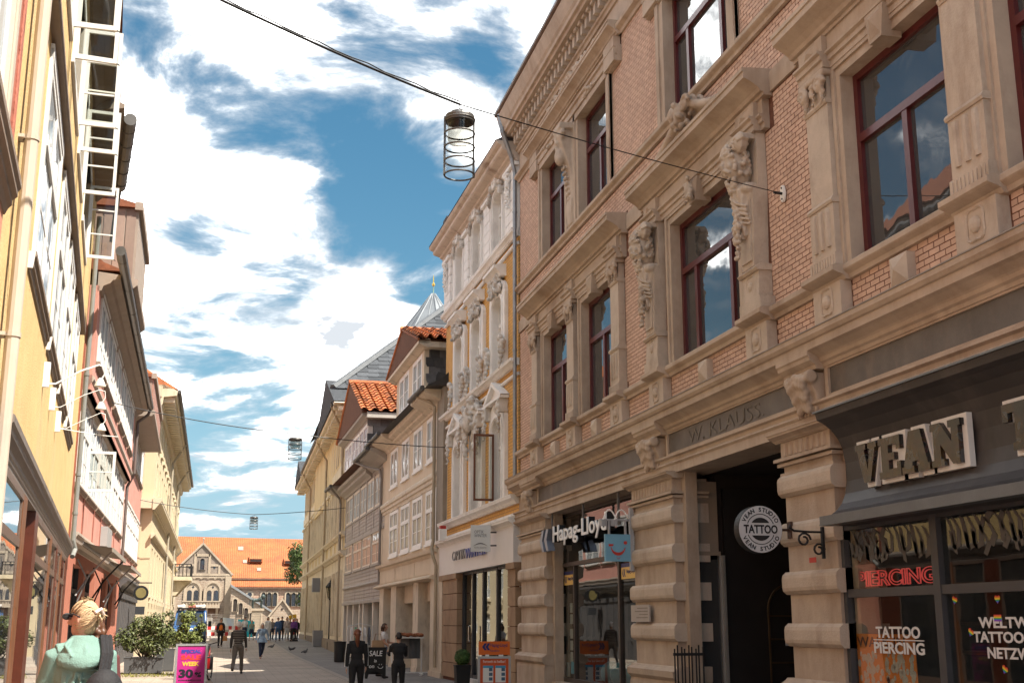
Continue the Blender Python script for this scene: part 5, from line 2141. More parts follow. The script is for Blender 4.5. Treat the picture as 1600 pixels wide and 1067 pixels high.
nz = ux.cross(uy)
sm_ = MB().add([(0, -.1, .035), (.52, -.1, .035), (.66, .02, .03), (.66, .55, 0), (0, .55, 0), (0, -.1, .02), (.52, -.1, .02), (.66, .02, .015), (.66, .55, -.02), (0, .55, -.02)], [(0, 1, 2, 3, 4), (9, 8, 7, 6, 5), (0, 5, 6, 1), (1, 6, 7, 2), (2, 7, 8, 3), (3, 8, 9, 4), (4, 9, 5, 0)]).mesh('slate', SLATE)
rot = Matrix((ux, uy, nz)).transposed().to_euler()
cnt = 0
hip = (C_ - A)
for j in range(26):
    base = A + uy * (wy * j)
    xh = A.x + hip.x * ((base.y - A.y) / hip.y)
    i0 = 0
    x = xh + .12 + (j % 2) * wx * .5
    while x < 15.0 and cnt < 296:
        put('slate', sm_, roofb, Vector((x, base.y, base.z)) - Vector((12, 72, 0)) + nz * .03, rot)
        x += wx
        cnt += 1
m = MB()
m.tube([tuple(A - Vector((12, 72, 0))), tuple(C_ - Vector((12, 72, 0)))], .22, 6)
m.build('hip_flashing', M('lead_dark', (.08, .085, .09), .5, .2), hb)

# ------------------------------------------------------------------ church tower with zinc spire
tw = thing('church_tower', 'octagonal tower with grey metal spire and gilded finial above the roofs', 'tower', (15.85, 95, 0))
m = MB()
n = 8
m.lathe([(2.25, 14), (2.25, 24.4), (2.3, 24.6)], (0, 0, 0), 8)
m.build('wall', M('tower_rubble', (.24, .17, .125), .95, .25, 1.5, .4, 6), tw)
ZN = M('zinc_sheet', (.15, .165, .18), .6, .15, 1.2, .04, 10, metal=.2)
m = MB()
m.lathe([(2.75, 24.3), (2.75, 24.45), (1.5, 26.2), (.15, 28.1), (.0, 28.2)], (0, 0, 0), 8)
sp = m.build('spire', ZN, tw)
m = MB()
for i in range(16):
    a = 2 * math.pi * i / 16
    rr = 1.0 if i % 2 == 0 else math.cos(math.pi / 8)
    m.tube([(2.76 * rr * math.cos(a), 2.76 * rr * math.sin(a), 24.47), (1.5 * rr * math.cos(a), 1.5 * rr * math.sin(a), 26.23), (.16 * math.cos(a), .16 * math.sin(a), 28.1)], .05, 4)
m.build('seam', ZN, sp, kind='stuff')
m = MB()
m.tube([(0, 0, 28.0), (0, 0, 28.75)], .05, 6)
m.build('finial_rod', M('verdigris', (.2, .3, .24), .6, .2), tw)
m = MB()
m.lathe([(.02, 28.7), (.14, 28.85), (.14, 28.95), (.05, 29.05), (.04, 29.5), (.0, 29.8)], (0, 0, 0), 8)
m.build('finial', M('gilt', (.75, .5, .12), .3, .1, metal=.9), tw)
# ------------------------------------------------------------------ yellow house on the left
YEL = M('yellow_render', (.62, .43, .195), .95, .10, 2.0, .5, 45, dirt=(.62, .47, .27), dscale=.9, dlo=.5, dhi=.8)
GBR = M('grey_brown_trim', (.22, .165, .125), .7, .1, 4, .08, 30)
LW = M('left_white_sash', (.64, .62, .585), .55, .05, 5, .05, 30)
LGL = glass('left_glass', (.28, .30, .32), 1.6, wav=.1, cap=.6)
WOODR = M('shop_mahogany', (.085, .02, .009), .4, .25, 4, .08, 30, spec=.45)
WOODL = M('shop_oak', (.17, .065, .025), .45, .25, 4, .08, 30, spec=.4)
PIPE = M('pipe_cream', (.44, .37, .30), .55, .08, 3, .04, 20)
dy = Vector((-.08335, .99652))
p_, r_ = frame((-1.0, 0), dy, -1)
yl = thing('yellow_house', 'yellow rendered house with dark wood shopfront and open white casements high up', 'building', p_, r_)
S0, S1 = 9.45, 30.25


def LM():
    return MB(-1)


w1 = [(12.65, 15.4), (16.5, 18.65), (19.7, 21.75), (23.1, 25.4)]
w2 = [(12.4, 15.1), (16.1, 18.4), (19.5, 21.6), (23.0, 25.7)]
m = LM()
m.wall(S0, S1, 3.3, 11.9, [(a, b, 5.2, 7.45) for a, b in w1] + [(a, b, 9.1, 10.75) for a, b in w2], -.4, 0)
m.build('wall', YEL, yl)
m = LM()
m.box(S0, S1, -8, -7.8, 0, 11.9)
m.box(S1 - .2, S1, -7.8, -.4, 0, 11.9)
m.build('rear_wall', YEL, yl)
m = LM()
m.prism([(-.05, 7.65), (.10, 7.65), (.115, 7.68), (.115, 7.74), (.08, 7.78), (.08, 7.9), (.05, 7.93), (.05, 8.02), (-.05, 8.05)], 'x', S0 + .8, S1 - 3.6)
m.build('string_course', GBR, yl)
for a, b in w1:
    m = LM()
    m.prism([(-.2, 5.04), (.02, 5.04), (.03, 5.09), (.05, 5.11), (.05, 5.16), (.075, 5.18), (.075, 5.23), (-.2, 5.24)], 'x', a - .42, b + .42)
    m.build('window_sill', GBR, yl)
    m = LM()
    m.prism([(-.05, 5.05), (.05, 5.05), (.065, 5.22), (-.05, 5.22)], 'x', a - .45, a - .425)
    for u0, u1 in ((a - .14, a), (b, b + .14)):
        m.box(u0, u1, -.2, .035, 5.2, 7.55)
    m.box(a - .14, b + .14, -.2, .04, 7.45, 7.6)
    m.build('window_casing', LW, yl)
    window(yl, a, b, 5.24, 7.45, -.02, LW, LGL, mull=(.5,), trans=(.62,), fw=.1, bw=.12, sg=-1, bars=[(.02, .98, .31, .31)], dep=.05)
for a, b in w2:
    m = LM()
    for u0, u1 in ((a - .12, a), (b, b + .12)):
        m.box(u0, u1, -.2, .02, 9.05, 10.8)
    m.box(a - .12, b + .12, -.2, .02, 10.75, 10.9)
    m.box(a - .2, b + .2, -.2, .04, 8.98, 9.1)
    m.build('window_casing', LW, yl)
    m = LM()
    m.box(a, b, -.3, -.25, 9.1, 10.75)
    m.build('room_dark', M('window_dark', (.10, .09, .08), .8, .1), yl)


def casement(s, z, w=.56, h=1.6, ang=0.0):
    """open sash hinged at s, standing out from the wall"""
    key = 'open_casement'
    if key not in WCACHE:
        m = MB()
        f, d = .055, .045
        m.box(-d / 2, d / 2, 0, f, 0, h)
        m.box(-d / 2, d / 2, w - f, w, 0, h)
        m.box(-d / 2 + .002, d / 2 - .002, f, w - f, 0, f * 1.2)
        m.box(-d / 2 + .002, d / 2 - .002, f, w - f, h - f, h)
        for k2 in (1, 2):
            m.box(-.014, .014, f, w - f, h * k2 / 3 - .014, h * k2 / 3 + .014)
        fm = m.mesh('open_casement', LW)
        pn = [MB().box(-.004, .004, f, w - f, h * k2 / 3 + .02, h * (k2 + 1) / 3 - .02).mesh('pane', glass('thin_pane', ior=1.5, clear=1, tint=(.86, .88, .86))) for k2 in range(3)]
        hk = MB().tube([(.0, w - .02, .02), (.05, w + .03, -.03)], .008, 5).mesh('hook', BLACK)
        WCACHE[key] = (fm, pn, hk)
    fm, pn, hk = WCACHE[key]
    o = put('open_casement', fm, yl, (-s, .02, z), (0, 0, ang))
    for p in pn:
        put('pane', p, o)
    put('hook', hk, o)


for s, z, a in ((15.15, 9.12, -.06), (16.05, 9.1, .04), (18.45, 9.12, -.03), (19.5, 9.1, .02), (21.65, 9.12, 0), (25.75, 9.12, .03)):
    casement(s, z, ang=a)
# shop cornice
CM = M('cornice_mauve', (.20, .165, .145), .5, .1, 4, .05, 30)
m = LM()
m.prism([(-.1, 3.06), (.01, 3.06), (.01, 3.10), (.025, 3.11), (.025, 3.14), (.04, 3.15), (.04, 3.19), (.06, 3.21), (.085, 3.25), (.09, 3.30), (.115, 3.32), (.12, 3.38), (.0, 3.45), (-.1, 3.46)], 'x', 10.9, S1 - .2)
m.build('shop_cornice', CM, yl)
m = LM()
for a, b, mt in ((14.5, 15.15, 0), (21.3, 22.0, 0), (26.0, 26.7, 0)):
    LM().box(a, b, -.25, .008, 0, 3.06).build('shop_post', WOODL, yl)
for a, b in ((16.8, 17.5), (24.0, 24.6), (29.0, 30.1)):
    LM().box(a, b, -.35, .012, 0, 3.06).build('shop_post', WOODR, yl)
m = LM()
for a, b in ((S0, 14.5), (17.5, 21.3), (22.0, 24.0), (24.6, 26.0), (26.7, 29)):
    m.box(a, b, -.2, .006, 2.46, 2.56)
    m.box(a, b, -.22, .01, .0, .35)
    m.box(a, b, -.2, .01, 2.98, 3.06)
    m.box(a, a + .1, -.2, .0, .35, 2.98)
    m.box(b - .1, b, -.2, .0, .35, 2.98)
sf = m.build('shopfront', M('shop_taupe', (.13, .085, .065), .45, .12, 4, .04, 30), yl)
SG2 = glass('left_shop_glass', (.03, .03, .03), 2.1, wav=.01)
for a, b in ((S0 + .1, 14.4), (17.6, 21.2), (22.1, 23.9), (24.7, 25.9), (26.8, 28.9)):
    for c, d in ((.35, 2.46), (2.56, 2.98)):
        LM().box(a, b, -.02, -.012, c, d).build('pane', SG2, sf)
LM().box(15.15, 16.8, -1.2, -1.15, 0, 3.06).box(14.9, 15.15, -1.2, -.25, 0, 3.06).box(16.8, 17.0, -1.2, -.35, 0, 3.06).build('entrance_recess', M('recess_brown', (.05, .02, .012), .7, .2), yl)
# eaves, gutter, roof
m = LM()
m.prism([(-.2, 11.55), (.05, 11.55), (.2, 11.7), (.42, 11.8), (.45, 11.95), (-.2, 12.0)], 'x', S0 + 1.2, S1 - 1)
m.prism([(.0, 11.5), (.6, 11.62), (.6, 11.7), (.0, 11.9)], 'x', 23.5, 28.3)
m.build('eaves', GBR, yl)
GUT = M('gutter_zinc', (.13, .12, .11), .42, .15, 3, .03, 20, metal=.5)
m = LM()
m.prism([(.5, 12.0), (-4, 16), (-8, 12)], 'x', S0 + 1, S1)
m.build('roof', M('roof_red_old', (.20, .07, .035), .9, .3, 4, .3, 20), yl)
m = LM()
m.tube([(23.9, .72, 11.56), (28.2, .56, 11.62)], .13, 12)
for i in range(5):
    m.tube([(24.4 + .85 * i, .70 - .031 * i, 11.565 + .01 * i), (24.43 + .85 * i, .70 - .031 * i, 11.565 + .01 * i)], .138, 12)
m.tube([(28.15, .56, 11.6), (28.6, .5, 11.2), (28.7, .45, 10.4)], .05, 8)
m.build('gutter', GUT, yl)
# downpipe
m = LM()
m.tube([(10.2, .10, .2), (10.2, .10, 11.5)], .058, 12)
for z in (3.9, 5.6, 7.2):
    m.tube([(10.2, .10, z), (10.2, .10, z + .04)], .066, 12)
    m.box(10.13, 10.27, .0, .05, z, z + .03)
m.build('downpipe', PIPE, yl)
m = LM()
m.tube([(29.95, .10, 11.4), (29.95, .10, 3.5), (30.0, .16, 3.3), (29.7, .12, 3.12)], .055, 10)
for z in (4.1, 5.0, 6.1, 7.4):
    m.tube([(29.95, .10, z), (29.95, .10, z + .06)], .066, 10)
m.build('downpipe', M('pipe_greygreen', (.20, .20, .185), .55, .12, 3, .04, 20), yl)
m = LM()
m.box(29.55, 29.75, -.02, .04, 3.5, 8.1)
m.build('corner_batten', M('timber_red', (.23, .07, .04), .8, .2, 6, .3, 30), yl)

# three lamps on wire arms
for i, (s, lab) in enumerate(((16.05, 'white wall lamp with twin wire arm on the yellow house'), (17.85, 'white wall lamp on a single thin looped arm on the yellow house'), (19.9, 'white wall lamp with looped arm and a straight bar below, by the downpipe'))):
    base = Vector((-1.0, 0)) + dy * s
    t = thing('wall_lamp', lab, 'wall lamp', (base.x, base.y, 4.72), math.atan2(-dy[1], -dy[0]), 'white wall lamps on the yellow house')
    MB().box(-.04, .04, 0, .075, -.16, .16).build('box', WHITE, t)
    m = MB()
    for k in ((-.015, .015) if i == 0 else (0,)):
        pts = [(k * 2, .06, -.11), (k * 2, .15, -.11), (k * 2, .45, .08 if i < 2 else .06), (k * 2, .66, .17), (k * 2, .73, .15), (k * 2, .74, .06), (k * 2, .70, -.02)]
        m.tube(pts, .006, 5)
    if i == 2:
        m.tube([(0, .06, -.11), (0, .72, -.19), (0, .95, -.2)], .006, 5)
    m.build('arm', WHITE, t)
    m = MB()
    m.lathe([(.015, .05), (.035, .03), (.06, -.02), (.075, -.06)], (0, .69, -.05), 10)
    m.build('shade', M('lamp_shade_metal', (.6, .57, .52), .4, .1), t)

# ------------------------------------------------------------------ salmon timber house at the left edge
SAL = M('salmon_render', (.52, .235, .15), .9, .08, 2, .2, 40)
RTB = M('red_timber', (.36, .125, .085), .75, .2, 5, .5, 25)
CRM = M('cream_joinery', (.46, .39, .31), .6, .06, 3, .08, 30)
rl = thing('salmon_house', 'salmon plastered timber house with cream joinery and red corner post beside the yellow house', 'building', p_, r_)
m = LM()
m.wall(1.5, 9.4, 0, 11.5, [(2, 4.6, 5.3, 8.0), (5.4, 8.6, 5.3, 8.0)], -.4, .02)
m.build('wall', SAL, rl)
m = LM()
m.box(1.5, 9.4, -6, -5.8, 0, 11.5)
m.build('rear_wall', SAL, rl)
m = LM()
pts = [(9.22 + .015 * math.sin(i * 2.1), .035, 4.95 + i * .5) for i in range(14)]
m.box(9.0, 9.4, -.1, .045, 4.95, 11.5)
m.build('corner_post', RTB, rl)
m = LM()
for u in (.0, .05):
    m.tube([(9.1 + u + .02 * math.sin(i * 1.3 + u * 60), .05, 4.95 + i * .45) for i in range(14)], [.012 + .006 * math.sin(i * 2) for i in range(14)], 5)
m.build('post_grain', RTB, rl)
m = LM()
m.prism([(-.1, 4.68), (.03, 4.68), (.05, 4.73), (.075, 4.76), (.075, 4.8), (.11, 4.83), (.11, 4.87), (.13, 4.9), (.13, 4.95), (-.1, 4.97)], 'x', 1.5, 9.42)
m.prism([(-.1, 8.0), (.05, 8.0), (.08, 8.06), (.1, 8.1), (.1, 8.2), (-.1, 8.25)], 'x', 1.5, 9.0)
m.build('moulding', GBR, rl)
for a, b in ((2, 4.6), (5.4, 8.6)):
    m = LM()
    m.box(a - .3, a, -.1, .05, 4.97, 8.0)
    m.box(b, b + .3, -.1, .05, 4.97, 8.0)
    m.box(b + .06, b + .2, .05, .065, 4.97, 7.9)
    m.box(a, b, -.1, .04, 4.97, 5.3)
    m.build('window_casing', CRM, rl)
    window(rl, a, b, 5.3, 8.0, -.03, LW, LGL, mull=(.5,), trans=(.6,), fw=.1, bw=.12, sg=-1, dep=.05)

# ------------------------------------------------------------------ pink timber house
PNK = M('pink_render', (.50, .245, .195), .9, .12, 1.5, .4, 35, dirt=(.42, .18, .14), dscale=1.5)
PNK2 = M('salmon_posts', (.40, .15, .10), .7, .1, 3, .1, 30)
dp = Vector((-.02049, .99979))
p_, r_ = frame((-3.536, 30.321), dp, -1)
pk = thing('pink_house', 'pink timber house with white casements, awnings and a jettied upper floor', 'building', p_, r_)
P1, P2 = 19.7, 35.4
w1 = [(.1, 2.6), (3.2, 6.0), (6.7, 8.8), (9.5, 12.1), (12.9, 15.3), (16.1, 19.1)]
w2 = [(.5, 2.7), (3.3, 6.1), (6.9, 9.0), (9.8, 12.0), (12.6, 14.7), (15.4, 17.6)]
w1f = [(20.6, 22.6), (23.1, 25.1), (25.7, 27.7), (28.4, 30.6), (31.4, 33.8)]
m = LM()
m.wall(-.3, P2, 3.4, 7.1, [(a, b, 4.9, 6.95) for a, b in w1] + [(a, b, 4.5, 6.4) for a, b in w1f], -.35, 0)
m.wall(-.3, P1, 7.1, 9.7, [(a, b, 7.92, 9.55) for a, b in w2], -.3, .25)
m.wall(P1, P2, 7.1, 11.2, [(a, b, 8.35, 10.0) for a, b in w1f], -.3, .0)
m.build('wall', PNK, pk)
m = LM()
m.box(-.3, P2, -8, -7.8, 0, 10)
m.box(P2 - .2, P2, -7.8, -.4, 0, 11.2)
m.build('rear_wall', PNK, pk)
m = LM()
m.prism([(-.05, 6.98), (.06, 6.98), (.12, 7.05), (.12, 7.12), (.2, 7.17), (.2, 7.24), (.27, 7.3), (.30, 7.36), (.30, 7.42), (.24, 7.46), (-.05, 7.48)], 'x', -.3, P1 - .05)
for zz in (7.10, 7.235):
    m.box(-.3, P1 - .05, .12, .23, zz, zz + .02)
m.build('jetty_moulding', M('jetty_cream', (.42, .35, .29), .7, .1, 3, .1, 25, dirt=(.28, .22, .18), dscale=3), pk)
for fl, ws, z0, z1, y in ((0, w1, 4.9, 6.95, 0), (1, w2, 7.92, 9.55, .25), (2, w1f, 4.5, 6.4, 0), (3, w1f, 8.35, 10.0, 0)):
    for a, b in ws:
        m = LM()
        m.prism([(-.1, z0 - .12), (.05, z0 - .12), (.10, z0 - .04), (.10, z0), (-.1, z0 + .01)], 'x', a - .2, b + .2)
        o = m.build('window_sill', GBR, pk)
        o.location.y = y
        window(pk, a - .08, b + .08, z0, z1 + .05, y - .01, LW, LGL, mull=(.5,), trans=(.64,) if fl in (0, 2) else (), fw=.14, bw=.17, sg=-1, bars=[(.25, .25, 0, 1), (.75, .75, 0, 1), (.02, .98, .32, .32)], dep=.06)
        m = LM()
        m.box(a - .15, b + .15, 0, .08, z1 + .06, z1 + .15)
        o = m.build('window_head', LW, pk)
        o.location.y = y
# open sash
m = MB()
for q4 in ((0, .07, 0, 1.05), (.63, .7, 0, 1.05), (.07, .63, 0, .07), (.07, .63, .98, 1.05), (.07, .63, .5, .53)):
    m.box(-.025, .025, q4[0], q4[1], q4[2], q4[3])
o = m.build('open_casement', LW, pk)
o.location = (-2.6, .04, 4.95)
MB().box(-.005, .005, .07, .63, .07, .98).build('pane', MATS['thin_pane'], o)
# timber posts visible between windows
for s in (2.9, 6.35, 9.15, 12.5, 15.7):
    LM().box(s - .1, s + .1, 0, .02, 3.7, 7.0).build('timber_post', M('timber_pink', (.27, .09, .06), .8, .2, 5, .2, 25), pk)
# eaves and gutter
EVB = M('eaves_board', (.29, .23, .185), .8, .1, 3, .12, 25)
m = LM()
m.prism([(.2, 9.55), (.3, 9.58), (.34, 9.7), (.5, 9.78), (.55, 9.86), (.72, 9.9), (.72, 10.0), (.2, 10.05)], 'x', -.3, P1 - .3)
m.build('eaves_box', EVB, pk)
m = LM()
m.tube([(-2.2, .82, 10.05), (P1 - .25, .82, 10.05)], .12, 10)
for i in range(9):
    s = -1.5 + i * 2.5
    m.tube([(s, .82, 10.05), (s + .04, .82, 10.05)], .128, 10)
m.build('gutter', GUT, pk)
m = LM()
m.tube([(P1 - .3, .82, 10.0), (P1 - .3, .74, 9.75), (P1 - .2, .36, 9.45), (P1 - .15, .36, 9.3), (P1 - .15, .36, 7.4), (P1 + .05, .12, 6.9), (P1 + .05, .12, 3.6)], .06, 8)
m.build('downpipe', M('pipe_brown', (.12, .095, .085), .5, .15), pk)
m = LM()
m.prism([(.85, 10.1), (.3, 10.3), (-4, 14.5), (-8, 10.1)], 'x', -.3, P1)
m.prism([(.3, 11.3), (-4, 14.6), (-8, 11.2)], 'x', P1, P2)
m.build('roof', M('roof_red_old', (.20, .07, .035)), pk)
# boarded roof dormers reaching over the gutter
for s0, s1, z0, z1, yy in ((1.5, 6.5, 10.1, 12.35, .93), (20.0, 31.0, 9.75, 11.4, .85)):
    m = LM()
    m.box(s0, s1, -3, yy, z0 + .3, z1)
    dm = m.build('dormer', EVB if s0 < 10 else M('dormer_pink', (.32, .17, .13), .8, .1), pk)
    m = LM()
    n = 7
    for i in range(n):
        u = yy - .06 - i * .28
        LM().box(s0 - .02, s0, u - .24, u, z0 + .3, z1 - .02).build('plank', M('dormer_plank', (.27, .19, .15), .8, .1, 4, .15, 25, island=.12), dm)
    m.prism([(-3, z1 + .02), (yy - .1, z1 + .0), (yy - .1, z1 + .12), (-2.2, z1 + .9), (-3, z1 + .9)], 'x', s0 - .12, s1 + .15)
    LM().box(s0 - .1, s1 + .1, yy - .1, yy + .10, z1 - .06, z1 + .16).build('fascia_board', EVB, dm)
    rfd = m.build('dormer_roof', MATS['roof_red_old'], dm)
    m = LM()
    m.prism([(-.0, z0 + .02), (yy + .0, z0 + .05), (yy + .1, z0 + .14), (yy + .1, z0 + .3), (-.0, z0 + .3)], 'x', s0 - .05, s1 + .05)
    m.build('dormer_base', EVB, dm)
LM().box(1.55, 1.56, .05, .35, 0, 1) if False else None
# shop front with salmon posts
m = LM()
m.prism([(-.1, 3.35), (.06, 3.35), (.08, 3.45), (.16, 3.5), (.18, 3.6), (.22, 3.66), (.22, 3.72), (-.1, 3.76)], 'x', -.3, P2)
m.build('shop_cornice', M('jetty_cream', (.42, .35, .29)), pk)
m = LM()
m.box(-.2, P1 + 1, -.3, .02, 3.05, 3.36)
for a, b in ((-.3, 1.1), (4.3, 5.0), (8.2, 10.9), (13.2, 14.2), (17.0, 20.7)):
    LM().box(a, b, -.35, .03, 0, 3.1).build('shop_post', PNK2, pk)
sf = m.build('shop_lintel', PNK2, pk)
m = LM()
for a, b in ((1.1, 4.3), (5.0, 8.2), (10.9, 13.2), (14.2, 17.0)):
    m.box(a, b, -.25, -.1, 2.4, 2.5)
    m.box(a, b, -.25, -.1, 0, .3)
    for u in (a + .08, (a + b) / 2, b - .08):
        m.box(u - .06, u + .06, -.25, -.1, .3, 3.05)
sfr = m.build('shopfront', DARKMET, pk)
for a, b in ((1.1, 4.3), (5.0, 8.2), (10.9, 13.2), (14.2, 17.0)):
    LM().box(a + .05, b - .05, -.19, -.18, .3, 3.05).build('pane', SG2, sfr)
# grey panelled shopfront further on
GSF = M('grey_shopfront', (.085, .08, .08), .55, .1, 4, .05, 30)
m = LM()
m.box(20.7, P2, -.3, .0, 0, 3.3)
m.prism([(-.1, 3.0), (.1, 3.0), (.14, 3.1), (.3, 3.2), (.36, 3.3), (.36, 3.38), (-.1, 3.45)], 'x', 20.7, P2)
for i in range(12):
    s = 21.0 + i * 1.2
    m.box(s, s + .5, 0, .12, .5, 2.7)
    m.box(s - .05, s + .55, 0, .16, .0, .55)
    m.box(s - .05, s + .55, 0, .18, 2.6, 2.8)
m.box(20.7, P2, 0, .08, .8, .95)
m.build('grey_shopfront', GSF, pk)
# ventilation unit on the wall
LM().box(9.2, 11.4, .02, .22, 3.95, 4.55).build('wall_unit', M('unit_grey', (.32, .31, .3), .5, .05), pk)


# ---- awnings with folding arms
AWN = M('awning_cloth', (.26, .225, .185), .9, .06, 3, .05, 30)


def awning(s0, s1, lab):
    b = Vector((-3.536, 30.321)) + dp * s0
    t = thing('awning', lab, 'awning', (b.x, b.y, 0), r_, 'awnings over the pink house shops')
    L = s1 - s0

    def cloth(u, v):
        y = .18 + .70 * v
        return (-(u * L), y, 3.60 - .14 * v - .035 * math.sin(math.pi * v) + .01 * math.sin(u * 9))
    m = MB()
    m.grid(cloth, 14, 5)
    m.grid(lambda u, v: (cloth(u, v)[0], cloth(u, v)[1], cloth(u, v)[2] + .012), 14, 5)
    m.box(-L, 0, .875, .91, 3.36, 3.47)
    m.build('cloth', AWN, t)
    m = MB()
    m.tube([(.05, .14, 3.58), (-L - .05, .14, 3.58)], .06, 8)
    m.build('roller', M('awning_steel', (.30, .28, .27), .4, .1, metal=.4), t)
    for k in range(2):
        x = -.5 - (L - 1.0) * k
        m = MB()
        m.tube([(x, .05, 2.3), (x - .25, .35, 2.85), (x - .15, .7, 3.25), (x, .88, 3.42)], .026, 7)
        m.tube([(x + .1, .05, 3.2), (x + .05, .3, 2.7), (x, .10, 2.15)], .022, 6)
        m.build('arm', M('awning_steel', (.30, .28, .27)) if k == 0 else BLACK, t)
    return t


awning(1.6, 7.7, 'nearer grey cloth awning on folding arms over the pink house shop')
awning(11.6, 18.9, 'farther grey cloth awning on folding arms beside the grey shopfront')
# hanging round sign further along
rs = thing('round_sign', 'small dark round sign hung from the grey shopfront near the planters', 'shop sign', (-3.95, 58.0, 2.95))
MB().lathe([(0, -.06), (.33, -.06), (.33, .06), (0, .06)], (.45, 0, 0), 20, 'y').build('disc', BLACK, rs)
MB().lathe([(0, -.07), (.23, -.07), (.23, -.06), (0, -.06)], (.45, 0, 0), 20, 'y').build('face', M('sign_olive', (.2, .16, .06), .6), rs)
MB().tube([(.0, 0, .45), (.9, 0, .45)], .03, 6).build('arm', BLACK, rs)
MB().box(.25, .65, -.05, .05, -.95, -.6).build('lower_plate', DARKMET, rs)

# ------------------------------------------------------------------ pale classical building on the left
PL = M('pale_cream_plaster', (.52, .43, .285), .9, .05, 1, .06, 25, dirt=(.52, .42, .27), dscale=.5)
PLT = M('pale_cream_trim', (.54, .46, .33), .85, .05, 2, .06, 25, dirt=(.4, .33, .22), dscale=1.5)
dc = Vector((-.00588, .99998))
p_, r_ = frame((-3.66, 65.763), dc, -1)
cl = thing('classical_building', 'tall pale cream classical building in sun with bracketed eaves, opposite the lantern', 'building', p_, r_)
ws = [(1.6 + 3.3 * i, 2.9 + 3.3 * i) for i in range(13)]
m = LM()
hol = []
for a, b in ws:
    hol += [(a, b, 1.0, 2.2), (a, b, 3.1, 5.5), (a, b, 8.6, 10.0), (a, b, 10.9, 12.6)]
m.wall(.02, 46.8, -.2, 13.6, hol, -.5, 0)
m.build('wall', PL, cl)
m = LM()
m.box(.02, 46.8, -14, -13.8, 0, 13.6)
m.box(0, .4, -13.8, -.0 - .5, -.2, 13.6)
m.box(46.4, 46.8, -13.8, -.5, 0, 13.6)
m.build('rear_wall', PL, cl)
m = LM()
cornice(m, -.35, 46.9, 7.35, 7.95, .1, .45)
cornice(m, -.2, 46.9, 5.9, 6.15, .06, .2)
m.prism([(0, 7.35), (.1, 7.35), (.45, 7.8), (.45, 7.95), (0, 7.95)], 'x', -.45, .0)
m.box(-.4, 0, -5, .0, 7.42, 7.92)
m.prism([(-.3, 12.75), (.1, 12.75), (.16, 12.9), (.2, 13.25), (.85, 13.35), (.9, 13.6), (.2, 13.9), (-.3, 13.9)], 'x', -.6, 47)
m.box(-.75, .1, -13, .1, 13.25, 13.8)
for i in range(52):
    m.box(-.3 + i * .9, .15 + i * .9, .16, .75, 13.02, 13.3)
for i in range(5):
    m.box(-.6, .0, -.9 - i * .9, -.5 - i * .9, 12.98, 13.25)
for a, b in ws:
    m.box(a - .15, b + .15, 0, .10, 2.92, 3.1)
    m.box(a - .12, b + .12, 0, .12, 10.72, 10.9)
    for k in range(2):
        m.box(a + .15 + k * .7, a + .45 + k * .7, 0, .14, 2.66, 2.92)
m.build('stucco_trim', PLT, cl)
for a, b in ws:
    for c, d in ((1.0, 2.2), (3.1, 5.5), (8.6, 10.0), (10.9, 12.6)):
        window(cl, a, b, c, d, -.22, WHITE, LGL, mull=(.5,), trans=(.6,), fw=.09, bw=.09, split=False, dep=.06, sg=-1)
m = LM()
m.tube([(-.4, .98, 13.6), (46.9, .98, 13.6)], .1, 8)
m.build('gutter', MATS['gutter_dark'], cl)
m = LM()
m.prism([(.9, 13.7), (-7, 18.5), (-14, 13.7)], 'x', -.6, 33)
m.prism([(.9, 13.9), (-7, 19.5), (-14, 13.7)], 'x', 33.2, 47)
m.build('roof', TILE, cl)
m = LM()
m.tube([(19.0, .95, 13.5), (19.2, .4, 12.6), (19.3, .16, 12.2), (19.3, .16, .2)], .08, 8)
m.build('downpipe', M('pipe_cream_grey', (.33, .29, .22), .6, .1), cl)
m = LM()
m.tube([(33, .95, 13.5), (33.2, .4, 12.6), (33.3, .16, 12.2), (33.3, .16, .2)], .08, 8)
m.build('downpipe', M('pipe_cream_grey', (.33, .29, .22), .6, .1), cl)
# balcony on consoles
m = LM()
m.box(38, 43.5, 0, 1.5, 5.0, 5.3)
for s in (38.4, 43.0):
    m.prism([(0, 3.8), (.3, 3.8), (.9, 4.5), (1.4, 5.0), (0, 5.0)], 'x', s, s + .5)
bal = m.build('balcony', PLT, cl)
m = LM()
for i in range(14):
    s = 38.1 + i * .41
    m.tube([(s, 1.45, 5.3), (s, 1.45, 6.3)], .03, 4)
m.tube([(38.05, 0, 6.3), (38.05, 1.45, 6.3), (43.45, 1.45, 6.3), (43.45, 0, 6.3)], .04, 5)
for i in range(5):
    m.tube([(38.05, .2 + .3 * i, 5.3), (38.05, .2 + .3 * i, 6.3)], .03, 4)
m.build('railing', BLACK, bal, kind='stuff')
# ------------------------------------------------------------------ ground
def gz(y):
    if y < 62:
        return 0.0
    if y > 96:
        return 0.3
    t = (y - 62) / 34
    return 0.3 * t * t * (3 - 2 * t)


def ground_sheet(name, x0, x1, y0, y1, dz, mat, ny=60):
    m = MB()
    m.grid(lambda u, v: (x0 + (x1 - x0) * u, y0 + (y1 - y0) * v, gz(y0 + (y1 - y0) * v) + dz), 1, ny)
    return struct(m.build(name, mat))


